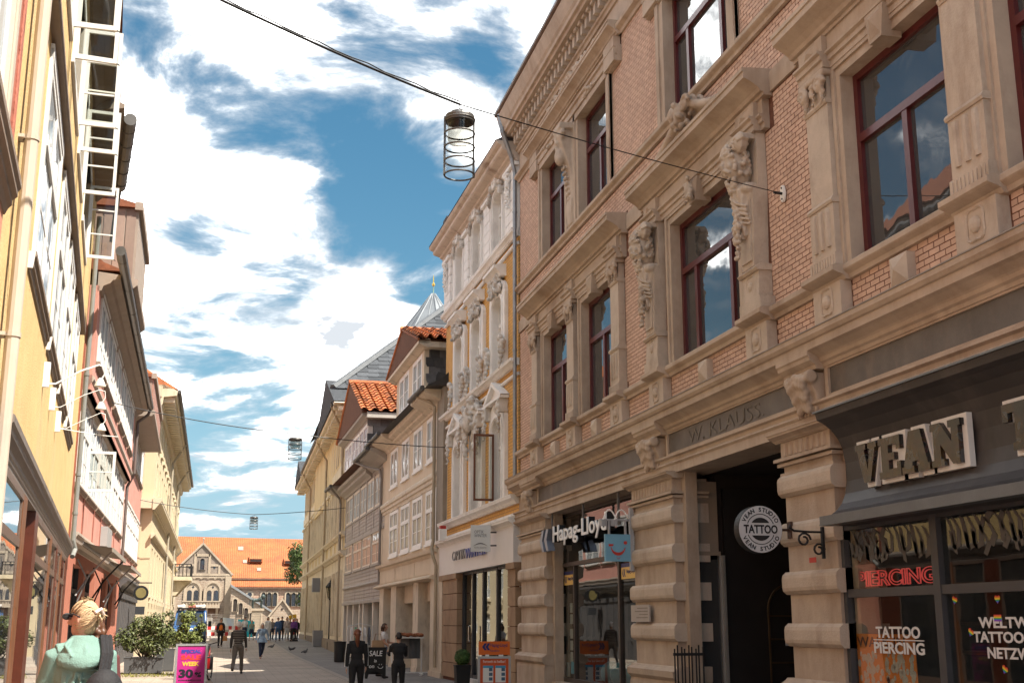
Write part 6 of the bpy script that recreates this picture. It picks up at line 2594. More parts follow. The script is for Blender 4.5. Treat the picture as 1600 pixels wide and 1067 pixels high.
def paving(name, c1, c2, gap, w, h):
    m = bpy.data.materials.new(name)
    m.use_nodes = True
    nt = m.node_tree
    N, L = nt.nodes, nt.links
    b = N['Principled BSDF']
    b.inputs['Roughness'].default_value = .8
    geo = N.new('ShaderNodeNewGeometry')
    br = N.new('ShaderNodeTexBrick')
    br.inputs['Scale'].default_value = 1
    br.inputs['Brick Width'].default_value = w
    br.inputs['Row Height'].default_value = h
    br.inputs['Mortar Size'].default_value = .012
    br.inputs['Color1'].default_value = (*c1, 1)
    br.inputs['Color2'].default_value = (*c2, 1)
    br.inputs['Mortar'].default_value = (*gap, 1)
    L.new(geo.outputs['Position'], br.inputs['Vector'])
    n = N.new('ShaderNodeTexNoise')
    n.inputs['Scale'].default_value = .35
    n.inputs['Detail'].default_value = 8
    n.inputs['Roughness'].default_value = .7
    L.new(geo.outputs['Position'], n.inputs['Vector'])
    mr = N.new('ShaderNodeMapRange')
    mr.inputs['From Min'].default_value = .3
    mr.inputs['From Max'].default_value = .7
    mr.inputs['To Min'].default_value = .68
    mr.inputs['To Max'].default_value = 1.25
    L.new(n.outputs['Fac'], mr.inputs['Value'])
    vm = N.new('ShaderNodeVectorMath')
    vm.operation = 'SCALE'
    L.new(br.outputs['Color'], vm.inputs[0])
    L.new(mr.outputs[0], vm.inputs['Scale'])
    L.new(vm.outputs[0], b.inputs['Base Color'])
    MATS[name] = m
    return m


ground_sheet('ground', -400, 400, -60, 700, -.03, M('ground_stone', (.16, .135, .11), .9, .25, .8, .1, 20), 200)
ground_sheet('street_paving', -12, 3.70, -20, 140, 0, paving('sand_setts', (.30, .245, .19), (.265, .22, .175), (.15, .125, .10), .6, .4))
ground_sheet('pavement', 3.9, 12, -20, 140, .004, paving('grey_slabs', (.17, .155, .14), (.15, .14, .13), (.09, .085, .08), .5, .5))
for i in range(2):
    pass
ground_sheet('kerb', 3.70, 3.9, -20, 140, .012, M('kerb_stone', (.25, .22, .185), .85, .2, 4, .1, 20))
for y0, y1, x0 in ((44.6, 45.2, -2), (56.0, 57.2, -2)):  # strips of sunlight across the street, painted as a paler ground colour
    ground_sheet('painted_sun_strip', x0, 3.68, y0, y1, .006, M('painted_sunlight', (.30, .26, .21), .85, .15, 3, .1, 20), 4)
# thin grass along the planters
m = MB()
q = random.Random(3)
for i in range(700):
    x, y = q.uniform(-3.2, -.9), q.uniform(40.3, 43.6)
    h = q.uniform(.02, .07)
    a = q.uniform(0, 6.28)
    dx, dyy = .02 * math.cos(a), .02 * math.sin(a)
    m.add([(x - dx, y - dyy, 0), (x + dx, y + dyy, 0), (x + dx * .4, y, h)], [(0, 1, 2)])
me = m.mesh('grass', M('moss_grass', (.20, .19, .05), .9, .2, 3, 0, island=.3))
put('grass', me, kind='stuff')

# ------------------------------------------------------------------ castle at the end of the street
CST = brickmat('castle_rubble', (.30, .225, .165), (.25, .185, .135), (.33, .27, .21), .55, .28, (R(90), 0, 0), .03)
CSA = M('castle_ashlar', (.36, .29, .215), .9, .14, 1.2, .15, 8, dirt=(.24, .185, .14), dscale=.8)
CSG = M('castle_grey', (.225, .18, .145), .92, .16, 1.0, .2, 6, dirt=(.16, .13, .105), dscale=.7)
CSR = brickmat('castle_red_rubble', (.33, .20, .14), (.28, .18, .13), (.33, .25, .19), .5, .25, (R(90), 0, 0), .03)
DKW = glass('castle_glass', (.035, .04, .05), 1.6)


def castle_roof_mat():
    m = bpy.data.materials.new('castle_tiles')
    m.use_nodes = True
    nt = m.node_tree
    N, L = nt.nodes, nt.links
    b = N['Principled BSDF']
    b.inputs['Roughness'].default_value = .85
    tc = N.new('ShaderNodeTexCoord')
    sp = N.new('ShaderNodeSeparateXYZ')
    L.new(tc.outputs['Object'], sp.inputs[0])
    wv = N.new('ShaderNodeTexWave')
    wv.inputs['Scale'].default_value = 1.35
    wv.inputs['Distortion'].default_value = 1.2
    wv.inputs['Detail'].default_value = 3
    L.new(tc.outputs['Object'], wv.inputs['Vector'])
    wv2 = N.new('ShaderNodeTexWave')
    wv2.bands_direction = 'Z'
    wv2.inputs['Scale'].default_value = 1.7
    wv2.inputs['Distortion'].default_value = 1.0
    L.new(tc.outputs['Object'], wv2.inputs['Vector'])
    n = N.new('ShaderNodeTexNoise')
    n.inputs['Scale'].default_value = .5
    n.inputs['Detail'].default_value = 9
    n.inputs['Roughness'].default_value = .75
    L.new(tc.outputs['Object'], n.inputs['Vector'])
    cr = N.new('ShaderNodeValToRGB')
    cr.color_ramp.elements[0].position = .3
    cr.color_ramp.elements[0].color = (.22, .062, .024, 1)
    cr.color_ramp.elements[1].position = .62
    cr.color_ramp.elements[1].color = (.38, .115, .034, 1)
    L.new(n.outputs['Fac'], cr.inputs[0])
    ad = N.new('ShaderNodeMath')
    ad.operation = 'ADD'
    L.new(wv.outputs['Fac'], ad.inputs[0])
    L.new(wv2.outputs['Fac'], ad.inputs[1])
    mr = N.new('ShaderNodeMapRange')
    mr.inputs['From Max'].default_value = 2
    mr.inputs['To Min'].default_value = .86
    mr.inputs['To Max'].default_value = 1.12
    L.new(ad.outputs[0], mr.inputs['Value'])
    vm = N.new('ShaderNodeVectorMath')
    vm.operation = 'SCALE'
    L.new(cr.outputs[0], vm.inputs[0])
    L.new(mr.outputs[0], vm.inputs['Scale'])
    L.new(vm.outputs[0], b.inputs['Base Color'])
    bp = N.new('ShaderNodeBump')
    bp.inputs['Strength'].default_value = .6
    bp.inputs['Distance'].default_value = .08
    L.new(ad.outputs[0], bp.inputs['Height'])
    L.new(bp.outputs[0], b.inputs['Normal'])
    return m


CRF = castle_roof_mat()
CY, CB = 150.0, 0.3
cs = thing('castle', 'stone castle hall with stepped gable front and huge orange tiled roof closing the street', 'castle', (0, CY, 0))


def arch_win(par, x, z0, w, h, y, mat=DKW, rimw=.16, rim=CSA):
    """round headed window: projecting rim, pane set in"""
    def ap(wd, z0_, top):
        return [(x - wd, z0_), (x + wd, z0_)] + [(x + wd * math.cos(math.pi * i / 10), top - wd + wd * math.sin(math.pi * i / 10)) for i in range(11)]
    m = MB()
    ring(m, ap(w / 2, z0, z0 + h), ap(w / 2 + rimw, z0 - .02, z0 + h + rimw), y - .12, y + .03)
    o = m.build('window', rim, par)
    MB().prism(ap(w / 2 + .02, z0, z0 + h + .02), 'y', y - .03, y + .0).build('pane', mat, o)
    return o


# gabled hall front: x -5.6 .. 1.0
m = MB()
m.box(-5.7, 1.15, .0, 8, CB - .4, 7.2)
m.build('hall_wall', CST, cs)
m = MB()
m.prism([(-5.85, 7.2), (1.3, 7.2), (-2.28, 10.85)], 'y', -.05, 8)
m.build('hall_gable', CSG, cs)
m = MB()
for a, b in ((.5, 1.2), (-5.75, -5.05)):
    m.box(a, b, -.14, .0, CB - .4, 7.1)
m.box(-5.8, 1.25, -.16, .0, 7.05, 7.3)
for i in range(14):
    x = -4.9 + i * .40
    m.prism([(x, 7.05), (x + .40, 7.05), (x + .36, 6.72), (x + .2, 6.62), (x + .04, 6.72)], 'y', -.10, .0) if i % 2 == 0 else None
m.box(-5.05, .5, -.11, .0, 6.78, 7.05)
for a in (-3.1, -1.45):
    m.box(a - .14, a + .14, -.13, -.05, 7.3, 9.6)
for a in (-4.3, -.28):
    m.box(a - .12, a + .12, -.13, -.05, 7.3, 8.3)
m.box(-3.1, -1.45, -.13, -.05, 9.3, 9.6)
for a, b in ((-4.2, -3.2), (-1.4, -.4)):
    m.box(a, b, -.12, -.05, 8.15, 8.4)
for sd in (-1, 1):
    a, b = (-2.28 + sd * 3.75, 7.15), (-2.28, 10.98)
    m.prism([a, b, (b[0], b[1] - .3), (a[0] - sd * .3, a[1])], 'y', -.22, -.05)
m.tube([(-2.28, -.1, 10.9), (-2.28, -.1, 11.5)], .06, 6)
m.ball((-2.28, -.1, 11.35), .13, 8, 5)
m.build('hall_trim', CSA, cs)
arch_win(cs, -2.28, 7.75, .5, 1.3, -.06, rim=CSG)
for x, z in ((-3.7, 7.9), (-.85, 7.9), (-2.28, 9.35)):
    MB().lathe([(0, -.08), (.13, -.08), (.13, -.04), (0, -.04)], (x, 0, z + .1), 10, 'y').build('oculus', DKW, cs)
for xc in (-3.18, -.9):
    m = MB()
    ring(m, [(xc - .78, 4.1), (xc + .78, 4.1)] + [(xc + .78 * math.cos(math.pi * i / 12), 5.25 + .95 * math.sin(math.pi * i / 12)) for i in range(13)],
         [(xc - 1.05, 4.1), (xc + 1.05, 4.1)] + [(xc + 1.05 * math.cos(math.pi * i / 12), 5.25 + 1.25 * math.sin(math.pi * i / 12)) for i in range(13)], -.16, .0)
    m.prism([(xc - .8, 4.1), (xc + .8, 4.1)] + [(xc + .8 * math.cos(math.pi * i / 12), 5.25 + .97 * math.sin(math.pi * i / 12)) for i in range(13)], 'y', -.035, .0)
    o = m.build('double_window', CSA, cs)
    for u in (-.38, .38):
        w_ = MB()
        pts = [(xc + u - .27, 4.15), (xc + u + .27, 4.15)] + [(xc + u + .27 * math.cos(math.pi * i / 8), 5.1 + .27 * math.sin(math.pi * i / 8)) for i in range(9)]
        w_.prism(pts, 'y', -.05, -.034)
        w_.build('pane', DKW, o)
    d_ = MB().prism([(xc, 5.55), (xc + .16, 5.72), (xc, 5.89), (xc - .16, 5.72)], 'y', -.05, -.034).build('pane', DKW, o)
MB().box(-2.36, -1.94, -.03, .0, 4.1, 5.3).build('door', M('castle_door', (.05, .035, .025), .7), cs)
m = MB()
m.box(-4.25, .0, -1.1, .0, 3.3, 3.5)
for i in range(13):
    m.box(-4.2 + i * .335, -4.05 + i * .335, -1.08, -.98, 3.5, 4.0)
m.box(-4.3, .05, -1.14, -.92, 4.0, 4.13)
for x in (-3.9, -2.6, -1.5, -.3):
    m.prism([(-.0, 2.4), (-.2, 2.4), (-1.0, 3.3), (0, 3.3)], 'x', x - .15, x + .15)
m.build('balcony', CSA, cs)
MB().prism([(-4.3, 3.3), (.1, 3.3), (-.3, 2.1), (-3.9, 2.1)], 'y', -.25, .0).build('balcony_base', M('old_timber', (.16, .09, .06), .9, .2), cs)
# main roof and lower pent roof, rear wall with arcades
m = MB()
m.add([(-12, 1.5, 6.9), (14, 1.5, 6.75), (14, 10, 12.1), (-12, 10, 12.35), (-12, 18, 6.9), (14, 18, 6.8)], [(0, 1, 2, 3), (3, 2, 5, 4)])
m.prism([(-5.9, 7.22), (-2.28, 10.9), (1.35, 7.22)], 'y', 0, 8)
rf = m.build('roof', CRF, cs)
m = MB()
m.prism([(.2, 5.75), (.2, 5.9), (1.5, 6.65), (1.7, 6.65), (1.7, 5.75)], 'x', 1.2, 14)
m.build('pent_roof', CRF, cs)
m = MB()
m.box(1.2, 14, 1.25, 1.6, 6.62, 6.86)
m.box(1.2, 14, .15, .4, 5.62, 5.76)
m.build('eaves', M('castle_eaves', (.13, .075, .05), .8, .2), cs)
m = MB()
m.box(1.15, 14, .5, 2, 3.1, 5.75)
m.build('upper_wall', CSR, cs)
m = MB()
m.box(1.15, 14, .3, 2, CB - .4, 3.15)
m.build('lower_wall', CST, cs)
for xs_ in ((5.05, 5.72, 6.4), (7.95, 8.62, 9.3)):
    for x in xs_:
        arch_win(cs, x, 3.55, .5, 1.6, .47)
MB().lathe([(0, -.1), (.45, -.1), (.45, .02), (0, .02)], (3.42, .48, 4.9), 14, 'y').build('oculus', CSA, cs)
MB().lathe([(0, -.12), (.27, -.12), (.27, -.09), (0, -.09)], (3.42, .48, 4.9), 14, 'y').build('oculus_pane', DKW, cs)
# dormers, roof lights
for x, z, w in ((4.05, 9.15, .8), (8.3, 8.95, .8)):
    yy = 1.5 + (z - 6.85) / 5.4 * 8.5
    m = MB()
    m.prism([(yy - .9, z - .25), (yy - .9, z + .15), (yy + .7, z + .62), (yy + .7, z - .25)], 'x', x - w, x + w)
    dm = m.build('dormer', CRF, rf)
    MB().box(x - w * .85, x + w * .85, yy - .93, yy - .89, z - .22, z + .12).build('dormer_opening', M('opening_dark', (.03, .02, .018), .9), dm)
for x, z, w, h in ((2.2, 10.5, .32, .5), (2.75, 8.8, .24, .4), (4.45, 7.8, .24, .4)):
    yy = 1.5 + (z - 6.85) / 5.4 * 8.5
    MB().add([(x - w, yy - .1, z), (x + w, yy - .1, z), (x + w, yy + h * 1.3 - .1, z + h), (x - w, yy + h * 1.3 - .1, z + h), (x - w, yy, z - .08), (x + w, yy, z - .08), (x + w, yy + h * 1.3, z + h - .08), (x - w, yy + h * 1.3, z + h - .08)], [(0, 1, 2, 3), (4, 5, 1, 0), (5, 6, 2, 1), (7, 6, 5, 4), (7, 4, 0, 3), (3, 2, 6, 7)]).build('roof_light', M('roof_light', (.35, .24, .2), .3), rf)
# stair wing with sloping coping
m = MB()
m.prism([(1.2, CB - .4), (6.3, CB - .4), (6.3, 2.7), (1.2, 5.85)], 'y', -1.4, .35)
m.build('stair_wall', CST, cs)
m = MB()
m.prism([(1.15, 5.75), (6.4, 2.55), (6.4, 2.8), (1.15, 6.05)], 'y', -1.65, .35)
m.build('stair_coping', M('lead_grey2', (.20, .205, .21), .6, .15), cs)
for i, (x, z) in enumerate(((1.75, 3.2), (2.4, 2.85), (3.05, 2.4), (3.7, 2.0))):
    arch_win(cs, x, z - .3, .44, 1.45 - .12 * i, -1.43, M('arch_dark', (.03, .022, .018), .8))
# porch
m = MB()
m.prism([(5.75, CB - .4), (8.7, CB - .4), (8.7, 2.3), (7.15, 4.25), (5.7, 2.3)], 'y', -2.2, .3)
m.build('porch', CST, cs)
m = MB()
for sd in (-1, 1):
    a, b = (7.18 + sd * 1.75, 2.2), (7.18, 4.45)
    m.prism([a, b, (b[0], b[1] - .28), (a[0] - sd * .25, a[1])], 'y', -2.4, -2.15)
m.box(5.7, 6.1, -2.3, -2.2, 0, 2.3)
m.box(8.3, 8.7, -2.3, -2.2, 0, 2.3)
ring(m, [(6.35, 0), (8.05, 0)] + [(7.2 + .85 * math.cos(math.pi * i / 12), .95 + .85 * math.sin(math.pi * i / 12)) for i in range(13)],
     [(6.1, 0), (8.3, 0)] + [(7.2 + 1.1 * math.cos(math.pi * i / 12), .95 + 1.12 * math.sin(math.pi * i / 12)) for i in range(13)], -2.32, -2.2)
m.build('porch_trim', CSA, cs)
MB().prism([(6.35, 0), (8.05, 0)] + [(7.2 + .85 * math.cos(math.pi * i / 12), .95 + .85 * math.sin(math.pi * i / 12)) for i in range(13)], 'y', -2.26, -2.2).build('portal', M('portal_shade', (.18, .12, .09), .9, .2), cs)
MB().lathe([(0, -.05), (.12, -.05), (.12, .0), (0, 0)], (7.18, -2.21, 3.2), 10, 'y').build('oculus', MATS['opening_dark'], cs)

# ------------------------------------------------------------------ bronze lion on its pedestal
ln = thing('lion_monument', 'dark bronze lion standing on a tall pale stone pedestal before the castle', 'monument', (4.0, 138, .3))
m = MB()
m.box(-.75, .75, -.55, .55, 0, .5)
m.box(-.55, .6, -.42, .42, .5, 2.6)
m.box(-.7, .75, -.55, .55, 2.6, 2.85)
m.prism([(-.62, .5), (.66, .5), (.55, 2.6), (-.55, 2.6)], 'y', -.43, .43)
m.build('pedestal', CSA, ln)
m = MB()
m.tube([(-.5, 0, 3.75), (0, 0, 3.72), (.42, 0, 3.85)], [.2, .19, .25], 8)
m.ball((.58, 0, 4.1), (.25, .24, .28), 10, 7)
m.ball((.78, 0, 4.08), (.13, .12, .1), 8, 6)
for x, yy in ((-.5, .12), (-.42, -.12), (.42, .13), (.5, -.13)):
    m.tube([(x, yy, 3.75), (x - .04, yy, 3.3), (x, yy, 2.87), (x + .12, yy, 2.87)], [.13, .085, .07, .06], 7)
m.tube([(-.6, 0, 3.8), (-.8, 0, 3.75), (-.85, 0, 3.35), (-.75, 0, 3.15)], [.06, .05, .045, .07], 6)
put('lion', carve(m, M('bronze_dark', (.05, .065, .06), .5, .2, metal=.4), 'lion', .04, 1), ln)

# ------------------------------------------------------------------ trees and shrubs: leaves spread through the crown
LEAF = M('leaf_green', (.055, .085, .018), .55, .25, 1.5, 0, island=.55, spec=.4)
LEAF2 = M('leaf_olive', (.075, .09, .025), .55, .25, 3, 0, island=.55, spec=.4)
LEAF3 = M('leaf_box', (.05, .11, .018), .6, .2, 6, 0, island=.45, spec=.4)
BARK = M('bark', (.09, .065, .045), .9, .25, 5, .4, 30)


def foliage(blobs, n, size, seed, shell=.55):
    q = random.Random(seed)
    vs, fs = [], []
    wts = [b[3] ** 2 for b in blobs]
    for i in range(n):
        bx, by, bz, br = q.choices(blobs, wts)[0]
        d = Vector((q.gauss(0, 1), q.gauss(0, 1), q.gauss(0, 1))).normalized()
        rr = br * (shell + (1.08 - shell) * q.random() ** .6)
        c = Vector((bx, by, bz)) + d * rr
        up = (d + Vector((q.uniform(-.8, .8), q.uniform(-.8, .8), q.uniform(-.2, 1)))).normalized()
        t = up.cross(Vector((q.uniform(-1, 1), q.uniform(-1, 1), q.uniform(-1, 1)))).normalized()
        b2 = up.cross(t)
        s = size * q.uniform(.6, 1.3)
        o = len(vs)
        vs += [tuple(c - t * s), tuple(c + b2 * s * .45), tuple(c + t * s), tuple(c - b2 * s * .45 + up * s * .15)]
        fs.append((o, o + 1, o + 2, o + 3))
    return vs, fs


def leaves_obj(par, blobs, n, size, seed, mat, name='crown', shell=.55):
    vs, fs = foliage(blobs, n, size, seed, shell)
    me = bpy.data.meshes.new(name)
    me.from_pydata(vs, [], fs)
    me.materials.append(mat)
    return put(name, me, par)


tr = thing('tree', 'leafy green tree standing beyond the corner of the pale yellow building', 'tree', (8.9, 128, .3))
q = random.Random(31)
m = MB()
m.tube([(0, 0, 0), (.1, 0, 2), (0, .1, 4), (.1, 0, 7)], [.3, .25, .2, .08], 8)
bl = []
for i in range(30):
    a = q.uniform(0, 6.28)
    z = q.uniform(3.6, 9.3)
    rmax = 2.9 * math.sqrt(max(.1, 1 - ((z - 6.4) / 3.6) ** 2))
    rr = rmax * q.uniform(.3, 1)
    p = (rr * math.cos(a), rr * math.sin(a), z)
    bl.append((*p, q.uniform(.6, 1.0)))
    m.tube([(0, 0, z * .62), (p[0] * .5, p[1] * .5, z * .85), p], [.07, .05, .02], 5)
m.build('trunk', BARK, tr)
leaves_obj(tr, bl, 9000, .17, 5, LEAF)
# ------------------------------------------------------------------ overhead cables and drum lamps
CABM = M('cable_black', (.015, .015, .016), .5, .05, 5, 0)
LAMPG = glass('lamp_frost', (.30, .28, .25), 1.5)
STEELD = M('lamp_steel', (.10, .095, .09), .4, .15, metal=.6)


def catenary(a, b, sag, n=24):
    a, b = Vector(a), Vector(b)
    return [tuple(a.lerp(b, i / n) - Vector((0, 0, sag * 4 * (i / n) * (1 - i / n)))) for i in range(n + 1)]


def drum_lamp(p, r, h, lab):
    t = thing('hanging_lamp', lab, 'street lamp', p, 0, 'drum lamps hung on cables over the street')
    m = MB()
    m.lathe([(r * .3, .0), (r * .97, -.005), (r, -.02), (r, -.075), (r * .96, -.075)], (0, 0, 0), 28)
    m.build('cap', STEELD, t)
    for k in range(5):
        z = -.05 - (h - .06) * k / 4
        MB().tube([(r * math.cos(2 * math.pi * i / 32), r * math.sin(2 * math.pi * i / 32), z) for i in range(32)], r * .06, 6, closed=True).build('ring', STEELD, t)
    for k in range(2):
        a = (math.pi * .98, .12)[k]
        MB().box(-.011, .011, -.006, .006, -h, -.02).build('rod', STEELD, t, loc=(r * math.cos(a), r * math.sin(a), 0))
    m = MB()
    m.lathe([(r * .78, -.03), (r * .8, -.05), (r * .8, -h * .42), (r * .7, -h * .46), (.01, -h * .46)], (0, 0, 0), 24)
    m.build('diffuser', glass('lamp_diffuser', ior=1.3, clear=1, tint=(.66, .64, .6)), t, True)
    m = MB()
    n = 32
    m.lathe([(r * .9, -.05), (r * .9, -h + .02)], (0, 0, 0), n)
    m.f = [f for f in m.f if len(f) == 4]
    m.build('glass_sleeve', glass('sleeve_glass', ior=1.25, clear=1, tint=(.86, .88, .88)), t, True)
    m = MB()
    for sd in (-1, 1):
        m.tube([(sd * r * .6, 0, -.02), (sd * r * .5, 0, .05), (0, 0, .07), (0, 0, .12)], .008, 5)
    m.build('hanger', STEELD, t)
    return t


def cable(pts, lab, r=.008):
    o = MB().tube(pts, r, 6).build('cable', CABM)
    return tag(o, lab, 'cable', 'span wires across the street')


L1 = Vector((2.075, 11.0, 6.57))
drum_lamp(tuple(L1), .148, .64, 'large drum lamp of rings hung high on the thick black cable')
A0, A1 = Vector((6.86, 13.63, 7.09)), Vector((-1.85, 8.75, 7.02))
L1t = L1 + Vector((0, 0, .12))
cable(catenary(A1, L1t, .07) , 'thick black power cable running up from the large drum lamp', .012)
cable([tuple(p) for p in [Vector(p) + Vector((0, 0, .025 + .01 * math.sin(i * 2.2))) for i, p in enumerate(catenary(A1, L1t, .07))]], 'thin wire twisted along the thick black power cable', .006)
cable(catenary(L1t, A0, .03), 'thin black wire from the large drum lamp to the white wall plate on pink bricks', .006)
an = thing('wall_anchor', 'white oval anchor plate holding the lamp wire on the pink brick wall', 'anchor plate', (6.88, 13.63, 7.09), R(-90))
m = MB()
m.prism([(.055 * math.cos(a), .115 * math.sin(a)) for a in [2 * math.pi * i / 20 for i in range(20)]], 'y', -.03, .0)
m.build('plate', WHITE, an)
m = MB()
m.tube([(0, -.03, 0), (.02, -.15, 0)], .02, 8)
for sd in (-1, 1):
    m.ball((0, -.03, sd * .075), .014, 7, 5)
m.build('bolt', BLACK, an)

L2 = Vector((1.93, 36.0, 6.98))
drum_lamp(tuple(L2), .19, .64, 'drum lamp hung before the pale yellow gable, middle sized of three')
B0, B1 = Vector((-3.38, 36.0, 7.84)), Vector((6.68, 37.2, 7.02))
cable(catenary(B0, L2 + Vector((0, 0, .12)), .1), 'wire from the pink house to the middle sized drum lamp', .014)
cable(catenary(L2 + Vector((0, 0, .12)), B1, .05), 'wire from the middle sized drum lamp to the yellow brick house', .014)
L3 = Vector((1.51, 65.0, 7.04))
drum_lamp(tuple(L3), .2, .64, 'tiny drum lamp hung just above the castle roof')
C0, C1 = Vector((-4.3, 64.5, 7.75)), Vector((6.3, 65.0, 7.62))
cable(catenary(C0, L3 + Vector((0, 0, .12)), .1), 'wire from the pink house end to the tiny drum lamp above the castle', .018)
cable(catenary(L3 + Vector((0, 0, .12)), C1, .05), 'wire from the tiny drum lamp to the grey boarded house', .018)

# ------------------------------------------------------------------ planters with shrubs
PLN = M('planter_grey', (.085, .085, .085), .6, .15, 3, .08, 20)


def planter(x, y, w, d, h, lab):
    t = thing('planter', lab, 'planter', (x, y, 0), 0, 'grey planter boxes on the street')
    m = MB()
    m.prism([(-w / 2 * .94, -d / 2), (w / 2 * .94, -d / 2), (w / 2 * .94, d / 2), (-w / 2 * .94, d / 2)], 'z', .0, .03)
    m.prism([(-w / 2 * .95, 0.0), (w / 2 * .95, 0.0), (w / 2, h), (-w / 2, h)], 'y', -d / 2, d / 2)
    m.build('box', PLN, t)
    MB().box(-w / 2 + .03, w / 2 - .03, -d / 2 + .03, d / 2 - .03, h, h + .004).build('soil', M('soil', (.03, .022, .016), .95, .2), t)
    m = MB()
    m.tube([(-w / 2, -d / 2, h), (w / 2, -d / 2, h), (w / 2, d / 2, h), (-w / 2, d / 2, h)], .018, 5, closed=True)
    m.build('rim', PLN, t)


def shrub(x, y, z, w, h, n, size, seed, mat, lab, k=16, grp=None):
    t = thing('shrub', lab, 'shrub', (x, y, z), 0, grp)
    q = random.Random(seed)
    bl = []
    m = MB()
    for i in range(k):
        a, zz = q.uniform(0, 6.28), q.uniform(.18, .88) * h
        rr = q.uniform(.2, .75) * w / 2 * (1.15 - abs(zz / h - .45))
        bl.append((rr * math.cos(a), rr * math.sin(a) * .7, zz, q.uniform(.13, .22) * w))
        m.tube([(0.1 * math.cos(a), .1 * math.sin(a), 0), (rr * .6 * math.cos(a), rr * .5 * math.sin(a), zz * .6), bl[-1][:3]], [.02, .014, .006], 5)
    for i in range(k):
        a = q.uniform(0, 6.28)
        b0 = q.choice(bl)
        tip = (b0[0] + .26 * w * math.cos(a) * q.random(), b0[1] + .1 * w * math.sin(a), b0[2] + q.uniform(.1, .26) * h)
        m.tube([b0[:3], tip], [.008, .004], 4)
        bl.append((*tip, .05 * w))
    m.build('stem', BARK, t)
    leaves_obj(t, bl, n, size, seed, mat, 'foliage', .35)
    return t


planter(-2.35, 43.0, 1.25, .6, .52, 'long low grey planter box under the broad shrub')
shrub(-2.35, 43.0, .5, 1.9, 1.5, 5200, .055, 4, LEAF2, 'broad dark green shrub in the long low planter')
planter(-.95, 41.5, .72, .6, .82, 'tall grey planter box behind the pink sale sign')
shrub(-.92, 41.6, .8, 1.0, 1.42, 3000, .05, 9, M('leaf_light', (.11, .13, .03), .55, .25, 3, 0, island=.5), 'upright light green shrub in the tall planter behind the sale sign')
planter(-1.75, 45.0, .6, .6, .75, 'small grey planter half hidden behind the broad shrub')
shrub(-1.75, 45.0, .72, .8, .7, 1100, .05, 12, LEAF2, 'low shrub in the half hidden planter')

# ------------------------------------------------------------------ pink sale sign
MAG = M('poster_magenta', (.42, .02, .19), .5, .06)
ALU = M('aluminium', (.42, .41, .40), .35, .08, metal=.6)
sg = thing('pavement_sign', 'magenta SPECIAL SALE WEEK 30% stand in a silver frame', 'sign', (-.59, 30.4, 0), R(4))
m = MB()
w, h = .74, 1.16
for (a, b, c, d) in ((-w / 2, -w / 2 + .05, 0, h), (w / 2 - .05, w / 2, 0, h), (-w / 2 + .05, w / 2 - .05, 0.04, .09), (-w / 2 + .05, w / 2 - .05, h - .05, h)):
    m.box(a, b, -.02, .02, c, d)
for sx in (-1, 1):
    m.tube([(sx * (w / 2 - .02), .02, h - .02), (sx * (w / 2 - .02), .5, .0)], .018, 6)
m.build('frame', ALU, sg)
MB().box(-w / 2 + .05, w / 2 - .05, -.008, .008, .09, h - .05).build('poster', MAG, sg)
for body, ww, hh, x, z, c, nm in (('SPECIAL', .46, .085, -.24, .94, (.03, .05, .32), 'ink_blue'), ('SALE', .46, .11, -.24, .79, (.65, .05, .03), 'ink_red'), ('WEEK', .40, .10, -.21, .65, (.75, .42, .05), 'ink_orange'), ('30', .33, .2, -.27, .38, (.012, .012, .02), 'ink_black'), ('%', .16, .12, .09, .39, (.012, .012, .02), 'ink_black'), ('AUF DAS GESAMTE', .50, .03, -.25, .31, (.012, .012, .02), 'ink_black')):
    if body.startswith('AUF'):
        m = MB()
        xx = -.27
        rq = random.Random(4)
        while xx < .25:
            u = rq.uniform(.015, .035)
            m.box(xx, xx + u, -.011, -.008, .315, .34)
            xx += u + .01
        m.build('small_print', M(nm, c, .6, .02, bump=0), sg, kind='stuff')
        continue
    put('lettering', text_mesh(body, ww, hh, .003, M(nm, c, .6, .02, bump=0), bold=.05), sg, (x, -.009, z))

# ------------------------------------------------------------------ chalk board SALE is on
CHK = M('chalkboard', (.018, .018, .017), .8, .15, 8, .05)
CHW = M('chalk_white', (.7, .7, .68), .9, .1, 40)
cb = thing('chalkboard', 'black A-frame chalkboard reading SALE is on with a smiling face', 'sign', (4.68, 37.6, 0), R(-4))
m = MB()
m.prism([(-.31, .0), (-.24, 0), (-.2, .14), (-.08, .2), (.08, .2), (.2, .14), (.24, 0), (.31, 0), (.31, .92), (-.31, .92)], 'y', -.02, .02)
m.build('board', CHK, cb)
m = MB()
m.prism([(-.31, .0), (-.24, 0), (-.2, .14), (.2, .14), (.24, 0), (.31, 0), (.31, .92), (-.31, .92)], 'y', .0, .03)
o = m.build('rear_board', CHK, cb)
o.location = (0, .06, 0)
o.rotation_euler = (R(-18), 0, 0)
for body, ww, hh, x, z in (('SALE', .40, .16, -.2, .66), ('is', .08, .09, -.05, .48), ('on', .16, .08, -.2, .31)):
    put('lettering', text_mesh(body, ww, hh, .003, CHW, bold=.015, shear=.12), cb, (x, -.021, z))
m = MB()
m.tube([(.07 + .0 + .075 * (1 + math.cos(math.pi * (1 + i / 8))), -.022, .36 + .06 * math.sin(math.pi * (1 + i / 8))) for i in range(9)], .008, 4)
for x in (.10, .17):
    m.tube([(x, -.022, .40), (x + .015, -.022, .43)], .008, 4)
m.build('smiling_face', CHW, cb)

